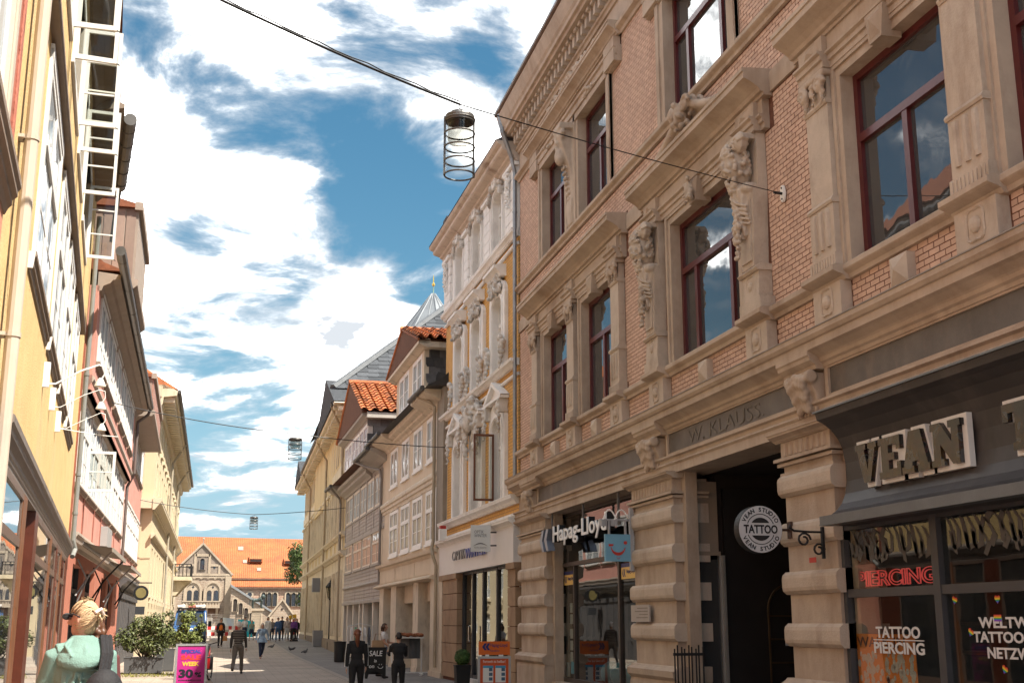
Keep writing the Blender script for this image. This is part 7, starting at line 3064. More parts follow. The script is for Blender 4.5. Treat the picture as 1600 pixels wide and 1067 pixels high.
# ------------------------------------------------------------------ orange travel stand
ORS = M('stand_orange', (.62, .13, .015), .5, .05)
os_ = thing('poster_stand', 'orange poster stand with leaflets and a double arrow beside the glass door', 'sign', (6.0, 27.0, 0), R(-3))
m = MB()
for (a, b, c, d) in ((-.37, -.32, 0, .92), (.32, .37, 0, .92), (-.32, .32, .87, .92), (-.32, .32, .05, .1)):
    m.box(a, b, -.025, .025, c, d)
m.box(-.37, .37, -.2, .2, 0, .04)
m.build('frame', ALU, os_)
MB().box(-.32, .32, -.01, .01, .1, .87).build('poster', M('poster_orange_red', (.56, .085, .02), .5, .04), os_)
MB().box(-.35, .35, -.02, .02, .95, 1.24).build('header', ORS, os_)
m = MB()
m.box(-.2, -.12, -.02, .02, .90, .96)
m.box(.1, .2, -.02, .02, .90, .96)
m.build('clip', WHITE, os_)
put('lettering', text_mesh('Hapag-Lloyd', .38, .10, .003, NAVY, bold=.01), os_, (-.09, -.021, 1.10))
put('lettering', text_mesh('Reisebüro', .2, .045, .003, NAVY), os_, (-.09, -.021, 1.02))
k = MB()
for u in (0, .075):
    k.prism([(-.28 + u, 1.12), (-.225 + u, 1.20), (-.17 + u, 1.20), (-.215 + u, 1.12), (-.17 + u, 1.05), (-.225 + u, 1.05)], 'y', -.024, -.02)
k.build('arrow_emblem', NAVY, os_)
put('lettering', text_mesh('Fernweh ist heilbar!', .5, .06, .003, WHITE), os_, (-.25, -.011, .78))
for x in (-.14, .14):
    for z0, z1 in ((.36, .72), (.1, .33)):
        o = MB().box(x - .115, x + .115, -.016, -.011, z0, z1).build('leaflet', M('leaflet_white', (.68, .68, .66), .6, .03), os_)
        MB().box(x - .115, x + .115, -.018, -.016, z1 - .05, z1).build('leaflet_header', M('leaflet_blue', (.06, .3, .5), .6), o)
        for kz in range(3):
            if z0 + .06 + .1 * kz < z1 - .08:
                MB().box(x + .02, x + .1, -.018, -.016, z0 + .04 + .1 * kz, z0 + .11 + .1 * kz).build('leaflet_photo', M('leaflet_photo', (.06, .12, .2), .6, .4, 30), o)
# black pot with clipped ball
pt = thing('plant_pot', 'tall black square pot by the optician glass front', 'plant pot', (6.45, 33, 0))
m = MB()
m.prism([(-.17, 0), (.17, 0), (.2, .5), (-.2, .5)], 'y', -.18, .18)
m.box(-.21, .21, -.19, .19, .5, .54)
m.build('pot', BLACK, pt)
bx = thing('box_ball', 'small clipped green ball shrub in the tall black pot', 'shrub', (6.45, 33, .54))
leaves_obj(bx, [(0, 0, .2, .2)], 1500, .025, 3, LEAF3, 'foliage', .75)
MB().tube([(0, 0, -.02), (0, 0, .2)], .02, 6).build('stem', BARK, bx)
# litter bin
bn = thing('litter_bin', 'black cylindrical litter bin on the pavement by the lantern', 'litter bin', (5.1, 53.4, 0))
m = MB()
m.lathe([(.22, 0), (.24, .05), (.26, .8), (.27, .84), (.22, .85), (.2, .7)], (0, 0, 0), 18)
m.build('body', M('bin_black', (.02, .02, .02), .5, .2), bn)
MB().tube([(.265 * math.cos(i * .39), .265 * math.sin(i * .39), .84) for i in range(16)], .02, 6, closed=True).build('rim', BLACK, bn)
# white clothes stand with knitwear
WM = M('stand_white', (.62, .61, .58), .4, .04)
st_ = thing('clothes_stand', 'white metal display stand on the pavement in front of the beige shop', 'display stand', (6.05, 39.4, 0))
m = MB()
for sx in (-.42, .32):
    m.tube([(sx, 0, .06), (sx, 0, 1.25)], .025, 6)
    m.tube([(sx - .1, -.3, .0), (sx, -.28, .06), (sx, .28, .06), (sx + .05, .3, .0)], .022, 6)
m.tube([(-.42, 0, .1), (.55, 0, .1), (.62, -.2, 0)], .022, 6)
m.tube([(-.42, 0, 1.22), (.32, 0, 1.22)], .022, 6)
m.box(-.5, .35, -.3, .3, 1.16, 1.19)
m.build('frame', WM, st_)
kn = thing('folded_knitwear', 'pile of brown and orange knitwear on the white display stand', 'clothes', (5.98, 39.4, 1.2))
m = MB()
q = random.Random(5)
for i in range(9):
    m.ball((-.34 + .085 * i, q.uniform(-.12, .12), .05 + q.uniform(0, .03)), (.1, .16, .065), 8, 6)
put('knitwear', carve(m, M('knit_brown', (.22, .08, .035), .95, .35, 12, .4, 60), 'knitwear', .02, 1), kn)
for i, (x, c, lab) in enumerate(((-.2, (.16, .15, .14), 'grey garment'), (.02, (.08, .085, .09), 'dark garment'))):
    g = thing('hanging_garment', lab + ' hanging from the white display stand', 'clothes', (6.05 + x, 39.4, 1.18))
    m = MB()
    m.grid(lambda u, v: ((u - .5) * .5, .04 * math.sin(u * 9) + .02, -.65 * v), 12, 4)
    m.grid(lambda u, v: ((u - .5) * .5, .04 * math.sin(u * 9) - .03, -.65 * v), 12, 4)
    m.build('cloth', M('garment_%s' % ('grey' if i == 0 else 'dark'), c, .9, .15), g)
rk = thing('clothes_rack', 'clothes rail with white and green shirts before the grey shop', 'clothes rack', (5.6, 50.3, 0))
m = MB()
for sx in (-.5, .5):
    m.tube([(sx, 0, 0), (sx, 0, 1.5)], .02, 6)
    m.tube([(sx, -.25, .02), (sx, .25, .02)], .02, 6)
m.tube([(-.5, 0, 1.5), (0, 0, 1.62), (.5, 0, 1.5)], .02, 6)
m.build('frame', WM, rk)
for i, c in enumerate(((.6, .6, .58), (.05, .25, .12), (.65, .64, .62), (.6, .58, .55), (.12, .12, .13))):
    g = thing('hanging_shirt', ('white shirt on the clothes rail next to the green shirt', 'green shirt second on the clothes rail', 'white shirt between the green and cream shirts on the rail', 'cream shirt fourth on the clothes rail', 'dark shirt at the end of the clothes rail')[i], 'clothes', (5.24 + .18 * i, 50.3, 1.46), 0, 'shirts on the clothes rail')
    m = MB()
    m.prism([(-.03, .0), (.03, 0), (.2, -.08), (.3, -.35), (.22, -.38), (.17, -.2), (.17, -.7), (-.17, -.7), (-.17, -.2), (-.22, -.38), (-.3, -.35), (-.2, -.08)], 'x', -.03, .03)
    m.build('shirt', M('shirt_cloth_%s' % 'abcde'[i], c, .9, .1), g)
# folded iron railing by the passage
fr = thing('folded_gate', 'folded black iron bars standing against the rusticated pier by the passage', 'gate', (6.68, 17.0, 0))
for i in range(9):
    x = -.22 + .055 * i
    o = MB().tube([(x, .03 * (i % 2), 0), (x, .03 * (i % 2), 1.28 + .05 * ((i * 5) % 3) / 2)], .012, 6).build('bar', BLACK, fr)
m = MB()
for z in (.2, .7, 1.18):
    m.box(-.24, .24, -.02, .02, z, z + .04)
m.build('rail', BLACK, fr)
# lantern
lt = thing('street_lantern', 'old style six sided street lantern on a post with a wall arm', 'street lamp', (6.42, 74.0, gz(74)))
m = MB()
m.tube([(0, 0, 0), (0, 0, .9), (0, 0, 2.9)], [.11, .075, .06], 10)
m.lathe([(.13, 0), (.13, .4), (.09, .5)], (0, 0, 0), 10)
m.lathe([(.05, 2.85), (.12, 2.9), (.05, 2.98)], (0, 0, 0), 10)
m.build('post', BLACK, lt)
m = MB()
m.tube([(0, 0, 2.78), (.35, 0, 2.74), (.62, 0, 2.6), (.7, 0, 2.3)], .035, 6)
m.tube([(.15, 0, 2.76), (.4, 0, 2.5), (.62, 0, 2.45)], .025, 6)
m.build('arm', BLACK, lt)
m = MB()
for i in range(6):
    a = math.pi / 3 * i
    m.tube([(.15 * math.cos(a), .15 * math.sin(a), 2.98), (.27 * math.cos(a), .27 * math.sin(a), 3.62)], .02, 5)
m.lathe([(.17, 2.96), (.17, 3.0)], (0, 0, 0), 6)
m.lathe([(.32, 3.6), (.32, 3.66), (.14, 3.9), (.1, 3.92), (.1, 3.98), (.03, 4.05), (.0, 4.2)], (0, 0, 0), 6)
hd = m.build('lantern_frame', BLACK, lt)
m = MB().lathe([(.14, 3.0), (.25, 3.6)], (0, 0, 0), 6)
m.f = [f for f in m.f if len(f) == 4]
m.build('pane', glass('lantern_glass', ior=1.5, clear=1, tint=(.8, .8, .76)), hd)
# grey box on the wall of the classical building
wb = MB().box(-.25, .25, -.6, 0, 0, .9).build('wall_cabinet', M('cabinet_grey', (.2, .2, .21), .5, .05))
wb.location = (6.1, 82, 3.6)
tag(wb, 'grey box fixed high on the yellow building wall beyond the lantern', 'cabinet')
wb = MB().box(-.3, .3, -.9, 0, 0, 1.0).build('wall_cabinet', M('cabinet_grey', (.2, .2, .21)))
wb.location = (6.15, 80, gz(80))
tag(wb, 'grey utility cabinet on the ground below the grey wall box', 'cabinet')

# ------------------------------------------------------------------ blue van
VB = M('van_blue', (.022, .075, .20), .3, .08, 4, 0, spec=.6)
VG = glass('van_glass', (.03, .035, .04), 1.7)
VK = M('van_plastic', (.02, .02, .022), .6, .1)
VY = 79.0
vn = thing('blue_van', 'dark blue van facing down the street with loaded roof rack behind the shrubs', 'van', (-1.72, VY, gz(VY)))
m = MB()
w = 1.0
# profile in y (front at -y) and z
prof = [(-.05, .42), (-.12, .55), (-.12, .95), (.02, 1.12), (.30, 1.25), (.92, 2.12), (1.15, 2.24), (5.2, 2.28), (5.35, 2.15), (5.4, .42)]
n = len(prof)
vs = []
for sx in (-1, 1):
    for (y, z) in prof:
        f = 1 - .10 * max(0, (z - 1.2) / 1.1) - (.06 if y < .05 else 0)
        vs.append((sx * w * f, y, z))
fs = [tuple(range(n)), tuple(range(2 * n - 1, n - 1, -1))] + [(i, n + i, n + (i + 1) % n, (i + 1) % n) for i in range(n)]
m.add(vs, fs)
me = apply_mods(m, [('BEVEL', dict(width=.06, segments=3, limit_method='ANGLE'))], VB, 'body', False)
body = put('body', me, vn)


def vq(name, pts, mat, par, d=.012):
    p = [Vector(x) for x in pts]
    nrm = (p[1] - p[0]).cross(p[2] - p[0]).normalized()
    if nrm.y > 0:
        nrm = -nrm
    m = MB()
    a = [tuple(x + nrm * d) for x in p]
    b = [tuple(x - nrm * .01) for x in p]
    k = len(p)
    m.add(a + b, [tuple(range(k)), tuple(range(2 * k - 1, k - 1, -1))] + [(i, (i + 1) % k, k + (i + 1) % k, k + i) for i in range(k)])
    return m.build(name, mat, par)


vq('windscreen', [(-.86, .36, 1.33), (.86, .36, 1.33), (.80, .90, 2.08), (-.80, .90, 2.08)], VG, vn)
vq('grille', [(-.5, -.12, .72), (.5, -.12, .72), (.5, -.10, .96), (-.5, -.10, .96)], VK, vn, .02)
for z in (.78, .85, .92):
    MB().box(-.48, .48, -.15, -.13, z - .012, z + .012).build('grille_bar', M('chrome', (.5, .5, .52), .2, metal=.9), vn)
for sx in (-1, 1):
    vq('headlight', [(sx * .55, -.11, .78), (sx * .92, -.06, .8), (sx * .9, .0, 1.08), (sx * .6, -.05, 1.02)], M('lamp_lens', (.45, .47, .5), .15, spec=.8), vn, .02)
    m = MB()
    m.cbox((sx * 1.17, .72, 1.42), (.2, .14, .34), .03)
    m.tube([(sx * .9, .75, 1.35), (sx * 1.1, .73, 1.36)], .03, 6)
    m.build('mirror', VK, vn)
    for y in (.75, 4.3):
        m = MB()
        m.lathe([(.17, -.11), (.33, -.11), (.345, -.06), (.345, .09), (.32, .11), (.17, .11)], (sx * .86, y, .345), 22, 'x')
        o = m.build('wheel', M('tyre', (.018, .018, .018), .85, .1), vn)
        MB().lathe([(0, -.115), (.17, -.115), (.18, .115), (0, .115)], (sx * .86, y, .345), 14, 'x').build('rim', ALU, o)
    vq('side_window', [(sx * .955, .75, 1.4), (sx * .955, 1.6, 1.4), (sx * .92, 1.6, 2.0), (sx * .925, 1.05, 2.0)], VG, vn, .02)
MB().box(-.9, .9, -.20, .1, .38, .68).build('bumper', VK, vn)
MB().box(-.26, .26, -.215, -.2, .5, .61).build('number_plate', M('plate_white', (.6, .6, .58), .5), vn)
put('lettering', text_mesh('LOZ', .40, .14, .003, WHITE, bold=.04), vn, (-.1, -.04, 1.06), (R(-40), 0, 0))
m = MB()
for y in (.8, 2.0, 3.4):
    m.box(-.85, .85, y, y + .06, 2.34, 2.4)
    for sx in (-.8, .8):
        m.box(sx - .03, sx + .03, y, y + .06, 2.22, 2.36)
m.box(-.87, -.81, .8, 4.2, 2.36, 2.42)
m.box(.81, .87, .8, 4.2, 2.36, 2.42)
m.build('roof_rack', VK, vn)
for i, (x, z, w_, c, lab) in enumerate(((-.62, 2.46, .22, (.62, .6, .57), 'flat white boards tied on the van roof rack'), (.55, 2.46, .28, (.6, .55, .52), 'thick white roll tied on the van roof rack'), (.02, 2.45, .2, (.33, .12, .09), 'reddish bundle tied between white loads on the van roof rack'))):
    o = MB().tube([(-.0 - w_, 0, 0), (w_, .1, .05)], .09, 8).box(-w_, w_, 0, 2.2, -.06, .06).build('roof_load', M('load_%s' % 'abc'[i], c, .8, .1))
    o.location = (-1.72 + x, VY + .8, gz(VY) + z)
    tag(o, lab, 'roof load', 'loads on the van roof rack')

# ------------------------------------------------------------------ bicycle behind the sale sign
mk = thing('bicycle', 'parked red bicycle with dark basket and side bag behind the pink sale sign', 'bicycle', (-.30, 37.2, 0), R(-12))
BR_ = M('bike_red', (.28, .015, .02), .35, .1, spec=.6)
for y in (-.52, .52):
    m = MB()
    m.tube([(0, y + .335 * math.cos(i * math.pi / 14), .35 + .335 * math.sin(i * math.pi / 14)) for i in range(28)], .022, 7, closed=True)
    o = m.build('wheel', M('tyre', (.018, .018, .018), .85, .1), mk)
    m = MB()
    for i in range(14):
        a_ = i * math.pi / 7
        m.tube([(.02 * (-1) ** i, y, .35), (0, y + .31 * math.cos(a_), .35 + .31 * math.sin(a_))], .003, 3)
    m.lathe([(.02, -.05), (.03, 0), (.02, .05)], (0, y, .35), 8, 'x')
    m.build('spokes', ALU, o, kind='stuff')
m = MB()
for p in ([(0, .52, .35), (0, .36, .95)], [(0, .38, .85), (0, -.08, .32)], [(0, -.08, .32), (0, -.22, .85)], [(0, .37, .78), (0, -.19, .7)], [(.04, -.52, .35), (.03, -.08, .32)], [(-.04, -.52, .35), (-.03, -.08, .32)], [(.04, -.52, .35), (0, -.2, .75)], [(-.04, -.52, .35), (0, -.2, .75)]):
    m.tube(p, .02, 7)
m.build('frame', BR_, mk)
m = MB()
m.ball((0, -.26, .93), (.1, .15, .04), 10, 6)
m.tube([(0, -.22, .82), (0, -.24, .92)], .016, 6)
m.build('saddle', BLACK, mk, True)
m = MB()
m.tube([(-.30, .22, 1.06), (-.2, .34, 1.08), (0, .37, 1.02), (.2, .34, 1.08), (.30, .22, 1.06)], .015, 7)
m.tube([(0, .36, .94), (0, .37, 1.03)], .018, 6)
m.build('handlebar', BLACK, mk)
m = MB()
m.box(-.14, .14, -.82, -.32, .72, .745)
for sx in (-.13, .13):
    m.tube([(sx * .4, -.52, .36), (sx, -.7, .72)], .01, 5)
m.build('carrier', BLACK, mk)
m = MB()
m.prism([(-.15, .75), (.15, .75), (.2, 1.0), (-.2, 1.0)], 'y', -.80, -.45)
bk = m.build('basket', M('basket_dark', (.03, .03, .03), .6, .2), mk)
MB().ball((.02, -.62, 1.0), (.15, .15, .06), 12, 7).build('bundle', M('bundle_pale', (.40, .40, .38), .7, .3), bk, True)
m = MB()
m.cbox((.23, -.6, .52), (.14, .34, .36), .03)
m.build('side_bag', VK, mk)
MB().cbox((.23, -.78, .52), (.1, .03, .28), .01).build('bag_edge', M('tail_red', (.35, .01, .01), .3), mk)
m = MB()
m.tube([(.03, -.2, .3), (.28, -.3, .0)], .012, 5)
m.build('kick_stand', ALU, mk)

# ------------------------------------------------------------------ barriers and fence before the castle
RW = M('barrier_red', (.45, .03, .03), .5, .08)
BW_ = M('barrier_white', (.62, .61, .6), .5, .06)


def barrier(x, y, w, lab):
    t = thing('barrier', lab, 'barrier', (x, y, gz(y)), 0, 'red and white barriers before the castle')
    n = 6
    for r_i, z in enumerate((.35, .8)):
        for i in range(n):
            MB().box(-w / 2 + w * i / n, -w / 2 + w * (i + 1) / n, -.02, .02, z, z + .28).build('board', RW if (i + r_i) % 2 else BW_, t)
    m = MB()
    for sx in (-w / 2, w / 2):
        m.box(sx - .03, sx + .03, .021, .06, 0, 1.15)
        m.box(sx - .05, sx + .05, -.3, .3, 0, .06)
    m.build('frame', ALU, t)


barrier(-.55, 98, 1.7, 'red and white barrier between the blue van and the orange topped man')
barrier(1.0, 99, 1.5, 'red and white barrier behind the striped jacket')
FM = M('fence_mesh', (.30, .28, .26), .5, .1, metal=.3)
for i, x in enumerate((-1.6, .35, 2.3)):
    t = thing('site_fence', ('grey site fence panel behind the blue van', 'grey site fence panel with the pale blue banner', 'grey site fence panel with the turquoise banner')[i], 'fence', (x, 102, .3), 0, 'grey site fence panels before the castle')
    m = MB()
    m.tube([(-.95, 0, 0), (-.95, 0, 2.0), (.95, 0, 2.0), (.95, 0, 0)], .025, 6)
    m.tube([(-.95, 0, .1), (.95, 0, .1)], .02, 6)
    m.build('frame', FM, t)
    m = MB()
    for k2 in range(22):
        m.tube([(-.9 + k2 * .0857, 0, .1), (-.9 + k2 * .0857, 0, 2)], .008, 4)
    for k2 in range(8):
        m.tube([(-.95, 0, .3 + .22 * k2), (.95, 0, .3 + .22 * k2)], .008, 4)
    m.build('mesh', FM, t, kind='stuff')
BN = []
for x, w_, z0, z1, c, lab, nm in ((.75, .9, .9, 1.75, (.55, .65, .75), 'pale blue and white cloth banner on the site fence', 'banner_pale'), (2.15, 1.3, .2, 1.6, (.02, .45, .55), 'turquoise banner hung on the site fence', 'banner_turquoise'), (-1.2, 1.4, .3, 1.9, (.42, .40, .38), 'grey white sheet hung on the fence beside the van', 'banner_grey')):
    o = MB().grid(lambda u, v: ((u - .5) * w_, .06 * math.sin(u * 8 + v * 3), z0 + (z1 - z0) * v * (1 - .12 * u)), 14, 6).build('banner', M(nm, c, .8, .1))
    o.location = (x, 101.85, .3)
    tag(o, lab, 'banner')
be_ = thing('warning_beacon', 'red and white striped warning post with yellow lamp by the yellow building corner', 'beacon', (5.45, 93, gz(93)))
for i in range(6):
    z = .15 + .24 * i
    MB().prism([(-.15, z), (.15, z + .18), (.15, z + .42), (-.15, z + .24)], 'y', -.02, .02).build('stripe', RW if i % 2 else BW_, be_)
MB().box(-.3, .3, -.25, .25, 0, .12).box(-.05, .05, .021, .06, 0, 1.7).build('foot', BLACK, be_)
MB().lathe([(.02, 1.62), (.12, 1.66), (.13, 1.85), (.02, 1.9)], (-.3, 0, 0), 12).box(-.35, .05, .0, .05, 1.6, 1.66).build('lamp', M('beacon_yellow', (.6, .35, .02), .3), be_)
MB().box(-.14, .14, -.03, .0, 1.6, 1.95).build('board', M('beacon_yellow', (.6, .35, .02)), be_)
# pigeons
PG = M('pigeon_grey', (.07, .07, .08), .7, .2, 20)
for i, (x, y, rz, lab) in enumerate(((3.16, 76.0, 1.2, 'grey pigeon walking on the sandy setts before the kerb'), (4.02, 71.0, -.8, 'grey pigeon with spread wing on the pavement'), (4.51, 66.5, 2.2, 'grey pigeon with folded wings on the dark pavement'))):
    m = MB()
    m.ball((0, 0, .13), (.07, .14, .075), 10, 7)
    m.tube([(0, -.1, .16), (0, -.14, .22), (0, -.15, .25)], [.045, .035, .03], 8)
    m.ball((0, -.155, .265), (.03, .035, .03), 8, 6)
    m.tube([(0, -.185, .262), (0, -.21, .255)], [.009, .003], 5)
    m.tube([(0, .11, .13), (0, .25, .1)], [.05, .03], 6)
    if i == 1:
        m.prism([(.05, .15), (.3, .24), (.26, .16), (.06, .1)], 'y', -.06, .08)
    for sx in (-.03, .03):
        m.tube([(sx, 0, .08), (sx, -.01, .005), (sx, -.05, .005)], .008, 4)
    o = put('pigeon', carve(m, PG, 'pigeon', .011, 1), None, (x, y, gz(y) + .008), (0, 0, rz))
    tag(o, lab, 'pigeon', 'pigeons on the pavement')
# ------------------------------------------------------------------ people
SKIN = M('skin', (.42, .235, .16), .55, .06, 10, .03, 40)


def vdir(fwd, out=0.0):
    f, o = R(fwd), R(out)
    return Vector((math.sin(o), -math.sin(f) * math.cos(o), -math.cos(f) * math.cos(o)))


def figure(label, x, y, rotz, H, top, legs, hair, arms=((8, 8, 12), (-8, 8, 12)), stride=14, knee=(6, 22), skin=SKIN, hairstyle='short', sleeve='long', bottom='trousers', lean=0.0, shoes=None, vox=.016, turn=0.0, hem=.90, wide=1.0, flare=0.0, group=None, mat_shoe=None, z=None):
    t = thing('person', label, 'person', (x, y, gz(y) if z is None else z), rotz, group)
    k = H / 1.75
    sh = {}
    hips, kn_, an_ = {}, {}, {}
    for i, sx in enumerate((-1, 1)):
        a = stride if i == 0 else -stride
        b = knee[i]
        h = Vector((sx * .095, 0, .93))
        kk = h + vdir(a, sx * 2) * .44
        an = kk + vdir(a - b, 0) * .43
        hips[sx], kn_[sx], an_[sx] = h, kk, an
    dz = -min(an_[-1].z, an_[1].z) + .075
    off = Vector((0, 0, dz))
    for d in (hips, kn_, an_):
        for s in d:
            d[s] = d[s] + off
    ln = R(lean)

    def up(p):
        """upper body point, leaning forward about the hips"""
        v = Vector(p) - Vector((0, 0, .95))
        return Vector((v.x, v.y * math.cos(ln) - v.z * math.sin(ln), v.y * math.sin(ln) + v.z * math.cos(ln))) + Vector((0, 0, .95)) + off
    S, E_, W, Hn = {}, {}, {}, {}
    for i, sx in enumerate((-1, 1)):
        f, o, b = arms[i]
        S[sx] = up((sx * .18 * wide, 0, 1.41))
        E_[sx] = S[sx] + vdir(f, sx * o) * .29
        W[sx] = E_[sx] + vdir(f + b, sx * o * .3) * .25
        Hn[sx] = W[sx] + vdir(f + b + 8, sx * o * .3) * .085
    s = lambda p: tuple(Vector(p) * k)

    def torso(m, e):
        for p, r in (((0, .0, .97), (.155, .115, .12)), ((0, .0, 1.11), (.135 * wide, .10, .15)), ((0, .0, 1.28), (.165 * wide, .115, .16)), ((0, .01, 1.37), (.16 * wide, .095, .09))):
            m.ball(s(up(p)), tuple((q_ + e) * k for q_ in r), 14, 9)
        m.tube([s(S[-1]), s(up((0, .0, 1.43))), s(S[1])], [(.062 + e) * k, (.07 + e) * k, (.062 + e) * k], 9)

    def legs_(m, e, end=1.0):
        for sx in (-1, 1):
            pts = [hips[sx], (hips[sx] * .5 + kn_[sx] * .5), kn_[sx], kn_[sx] * .55 + an_[sx] * .45, an_[sx]]
            rs = [.088, .078, .056, .052, .036]
            n = 5 if end >= 1 else 3
            if end < .5:
                pts[2] = hips[sx] * (1 - 2 * end) + kn_[sx] * (2 * end)
            m.tube([s(p) for p in pts[:n]], [(r + e) * k for r in rs[:n]], 9)
        m.ball(s(Vector((0, 0, .95)) + off), tuple((q_ + e) * k for q_ in (.155, .118, .11)), 12, 8)

    def arm_(m, e, to=1.0):
        for sx in (-1, 1):
            if to >= 1:
                m.tube([s(S[sx]), s(E_[sx]), s(W[sx])], [(.054 + e) * k, (.043 + e) * k, (.03 + e) * k], 8)
            else:
                m.tube([s(S[sx]), s(S[sx].lerp(E_[sx], to))], [(.057 + e) * k, (.052 + e) * k], 8)
    # body, one continuous surface with fingers
    m = MB()
    torso(m, -.012)
    legs_(m, -.006)
    arm_(m, 0)
    hc = up((0, -.015, 1.635))
    HR = Matrix.Rotation(turn, 3, 'Z')
    m.tube([s(up((0, .01, 1.42))), s(up((0, .0, 1.53)))], [.06 * k, .052 * k], 8)
    m.ball(s(hc), (.073 * k, .092 * k, .112 * k), 14, 10)
    m.ball(s(hc + HR @ Vector((0, -.03, -.06))), (.052 * k, .058 * k, .056 * k), 10, 7)
    m.tube([s(hc + HR @ Vector((0, -.085, .02))), s(hc + HR @ Vector((0, -.115, -.02))), s(hc + HR @ Vector((0, -.09, -.03)))], [.01 * k, .016 * k, .012 * k], 6)
    for sx in (-1, 1):
        m.ball(s(hc + HR @ Vector((sx * .076, .01, -.005))), (.012 * k, .022 * k, .032 * k), 7, 5)
        m.ball(s(Hn[sx]), (.022 * k, .04 * k, .05 * k), 9, 6)
        m.tube([s(an_[sx]), s(an_[sx] + Vector((0, -.13, -.045)))], [.04 * k, .03 * k], 7)
    me = carve(m, skin, 'body', vox * .85, 1)
    bm = bmesh.new()
    bm.from_mesh(me)
    fm = MB()
    for sx in (-1, 1):
        d = (Hn[sx] - W[sx]).normalized()
        for j in range(4):
            b0 = Hn[sx] + d * .03 + Vector((0, (j - 1.5) * .017, 0))
            L_ = (.065, .075, .07, .055)[j]
            fm.tube([s(b0), s(b0 + d * L_ * .5 + Vector((-sx * .004, 0, 0))), s(b0 + d * L_ * .85 + Vector((-sx * .018, -.004, 0)))], [.009 * k, .008 * k, .006 * k], 5)
        b0 = W[sx] + d * .04 + Vector((0, -.03, 0))
        fm.tube([s(b0), s(b0 + d * .035 + Vector((-sx * .005, -.022, 0))), s(b0 + d * .065 + Vector((-sx * .008, -.02, 0)))], [.011 * k, .009 * k, .007 * k], 5)
    base = len(bm.verts)
    vv = [bm.verts.new(v) for v in fm.v]
    bm.verts.ensure_lookup_table()
    for f in fm.f:
        try:
            bm.faces.new([vv[i] for i in f])
        except ValueError:
            pass
    bm.to_mesh(me)
    bm.free()
    me.polygons.foreach_set('use_smooth', [True] * len(me.polygons))
    put('body', me, t)
    m = MB()
    for sx in (-1, 1):
        m.ball(s(hc + HR @ Vector((sx * .031, -.083, .012))), .0095 * k, 7, 5)
    if not turn:
        m.box(-.022 * k, .022 * k, *sorted(((hc.y - .0885) * k, (hc.y - .08) * k)), (hc.z - .064) * k, (hc.z - .058) * k)
    m.build('face_features', M('face_dark', (.07, .03, .025), .5), t)
    # clothes
    m = MB()
    torso(m, .010)
    if sleeve == 'long':
        arm_(m, .012)
    elif sleeve == 'short':
        arm_(m, .018, .6)
    if flare:
        ring_ = [(0, 0, .97 - i * .05) for i in range(8)]
        m.lathe([((.175 + flare * i / 7) * k, (1.06 - (1.06 - hem) * i / 7 + dz) * k) for i in range(8)], (0, 0, 0), 16)
    else:
        m.ball(s(up((0, 0, hem + .06))), (.165 * k, .128 * k, .11 * k), 12, 8)
    put('top', carve(m, top, 'top', vox, 2), t)
    if bottom != 'bare':
        m = MB()
        legs_(m, .016 if bottom != 'shorts' else .028, 1.0 if bottom == 'trousers' else .42)
        put('trousers' if bottom == 'trousers' else 'shorts', carve(m, legs, 'legs', vox, 2), t)
    m = MB()
    for sx in (-1, 1):
        a = an_[sx]
        m.tube([s(a + Vector((0, .05, -.035))), s(a + Vector((0, -.05, -.04))), s(a + Vector((0, -.17, -.05)))], [.042 * k, .046 * k, .034 * k], 8)
    sm = shoes or M('shoe_dark', (.025, .022, .02), .6, .1)
    put('shoes', carve(m, sm, 'shoes', vox * .9, 1), t)
    m = MB()
    qq = random.Random(int(abs(x) * 100 + y))
    if hairstyle != 'none':
        for i in range(46):
            a, e_ = qq.uniform(-math.pi, math.pi), qq.uniform(-.25, 1.5)
            if abs(a + math.pi / 2) < .95 and e_ < .55:
                continue
            d = Vector((math.cos(e_) * math.cos(a) * .075, math.cos(e_) * math.sin(a) * .092, math.sin(e_) * .112))
            m.ball(s(hc + HR @ (d + Vector((0, .006, .006)))), qq.uniform(.022, .032) * k, 7, 5)
        m.ball(s(hc + HR @ Vector((0, .022, .022))), (.074 * k, .085 * k, .105 * k), 12, 8)
    if hairstyle in ('bob', 'long'):
        for i in range(26):
            a = qq.uniform(-.3, math.pi + .3)
            zz = qq.uniform(-.13 if hairstyle == 'bob' else -.3, .02)
            m.ball(s(hc + HR @ Vector((.083 * math.cos(a), .03 + .075 * math.sin(a), zz))), .03 * k, 7, 5)
    if hairstyle == 'pony':
        m.tube([s(hc + HR @ Vector((0, .09, .03))), s(hc + HR @ Vector((0, .15, .0))), s(hc + HR @ Vector((.01, .15, -.14))), s(hc + HR @ Vector((.0, .14, -.3)))], [.03 * k, .05 * k, .06 * k, .02 * k], 8)
        m.ball(s(hc + HR @ Vector((0, .1, .02))), .04 * k, 8, 6)
    if hairstyle == 'bun':
        m.ball(s(hc + HR @ Vector((0, .12, .07))), .05 * k, 8, 6)
    put('hair', carve(m, hair, 'hair', vox * .8, 1), t)
    return t, dict(k=k, hc=hc * k, S={i: v * k for i, v in S.items()}, W={i: v * k for i, v in W.items()}, H={i: v * k for i, v in Hn.items()}, up=lambda p: up(p) * k, an={i: v * k for i, v in an_.items()})


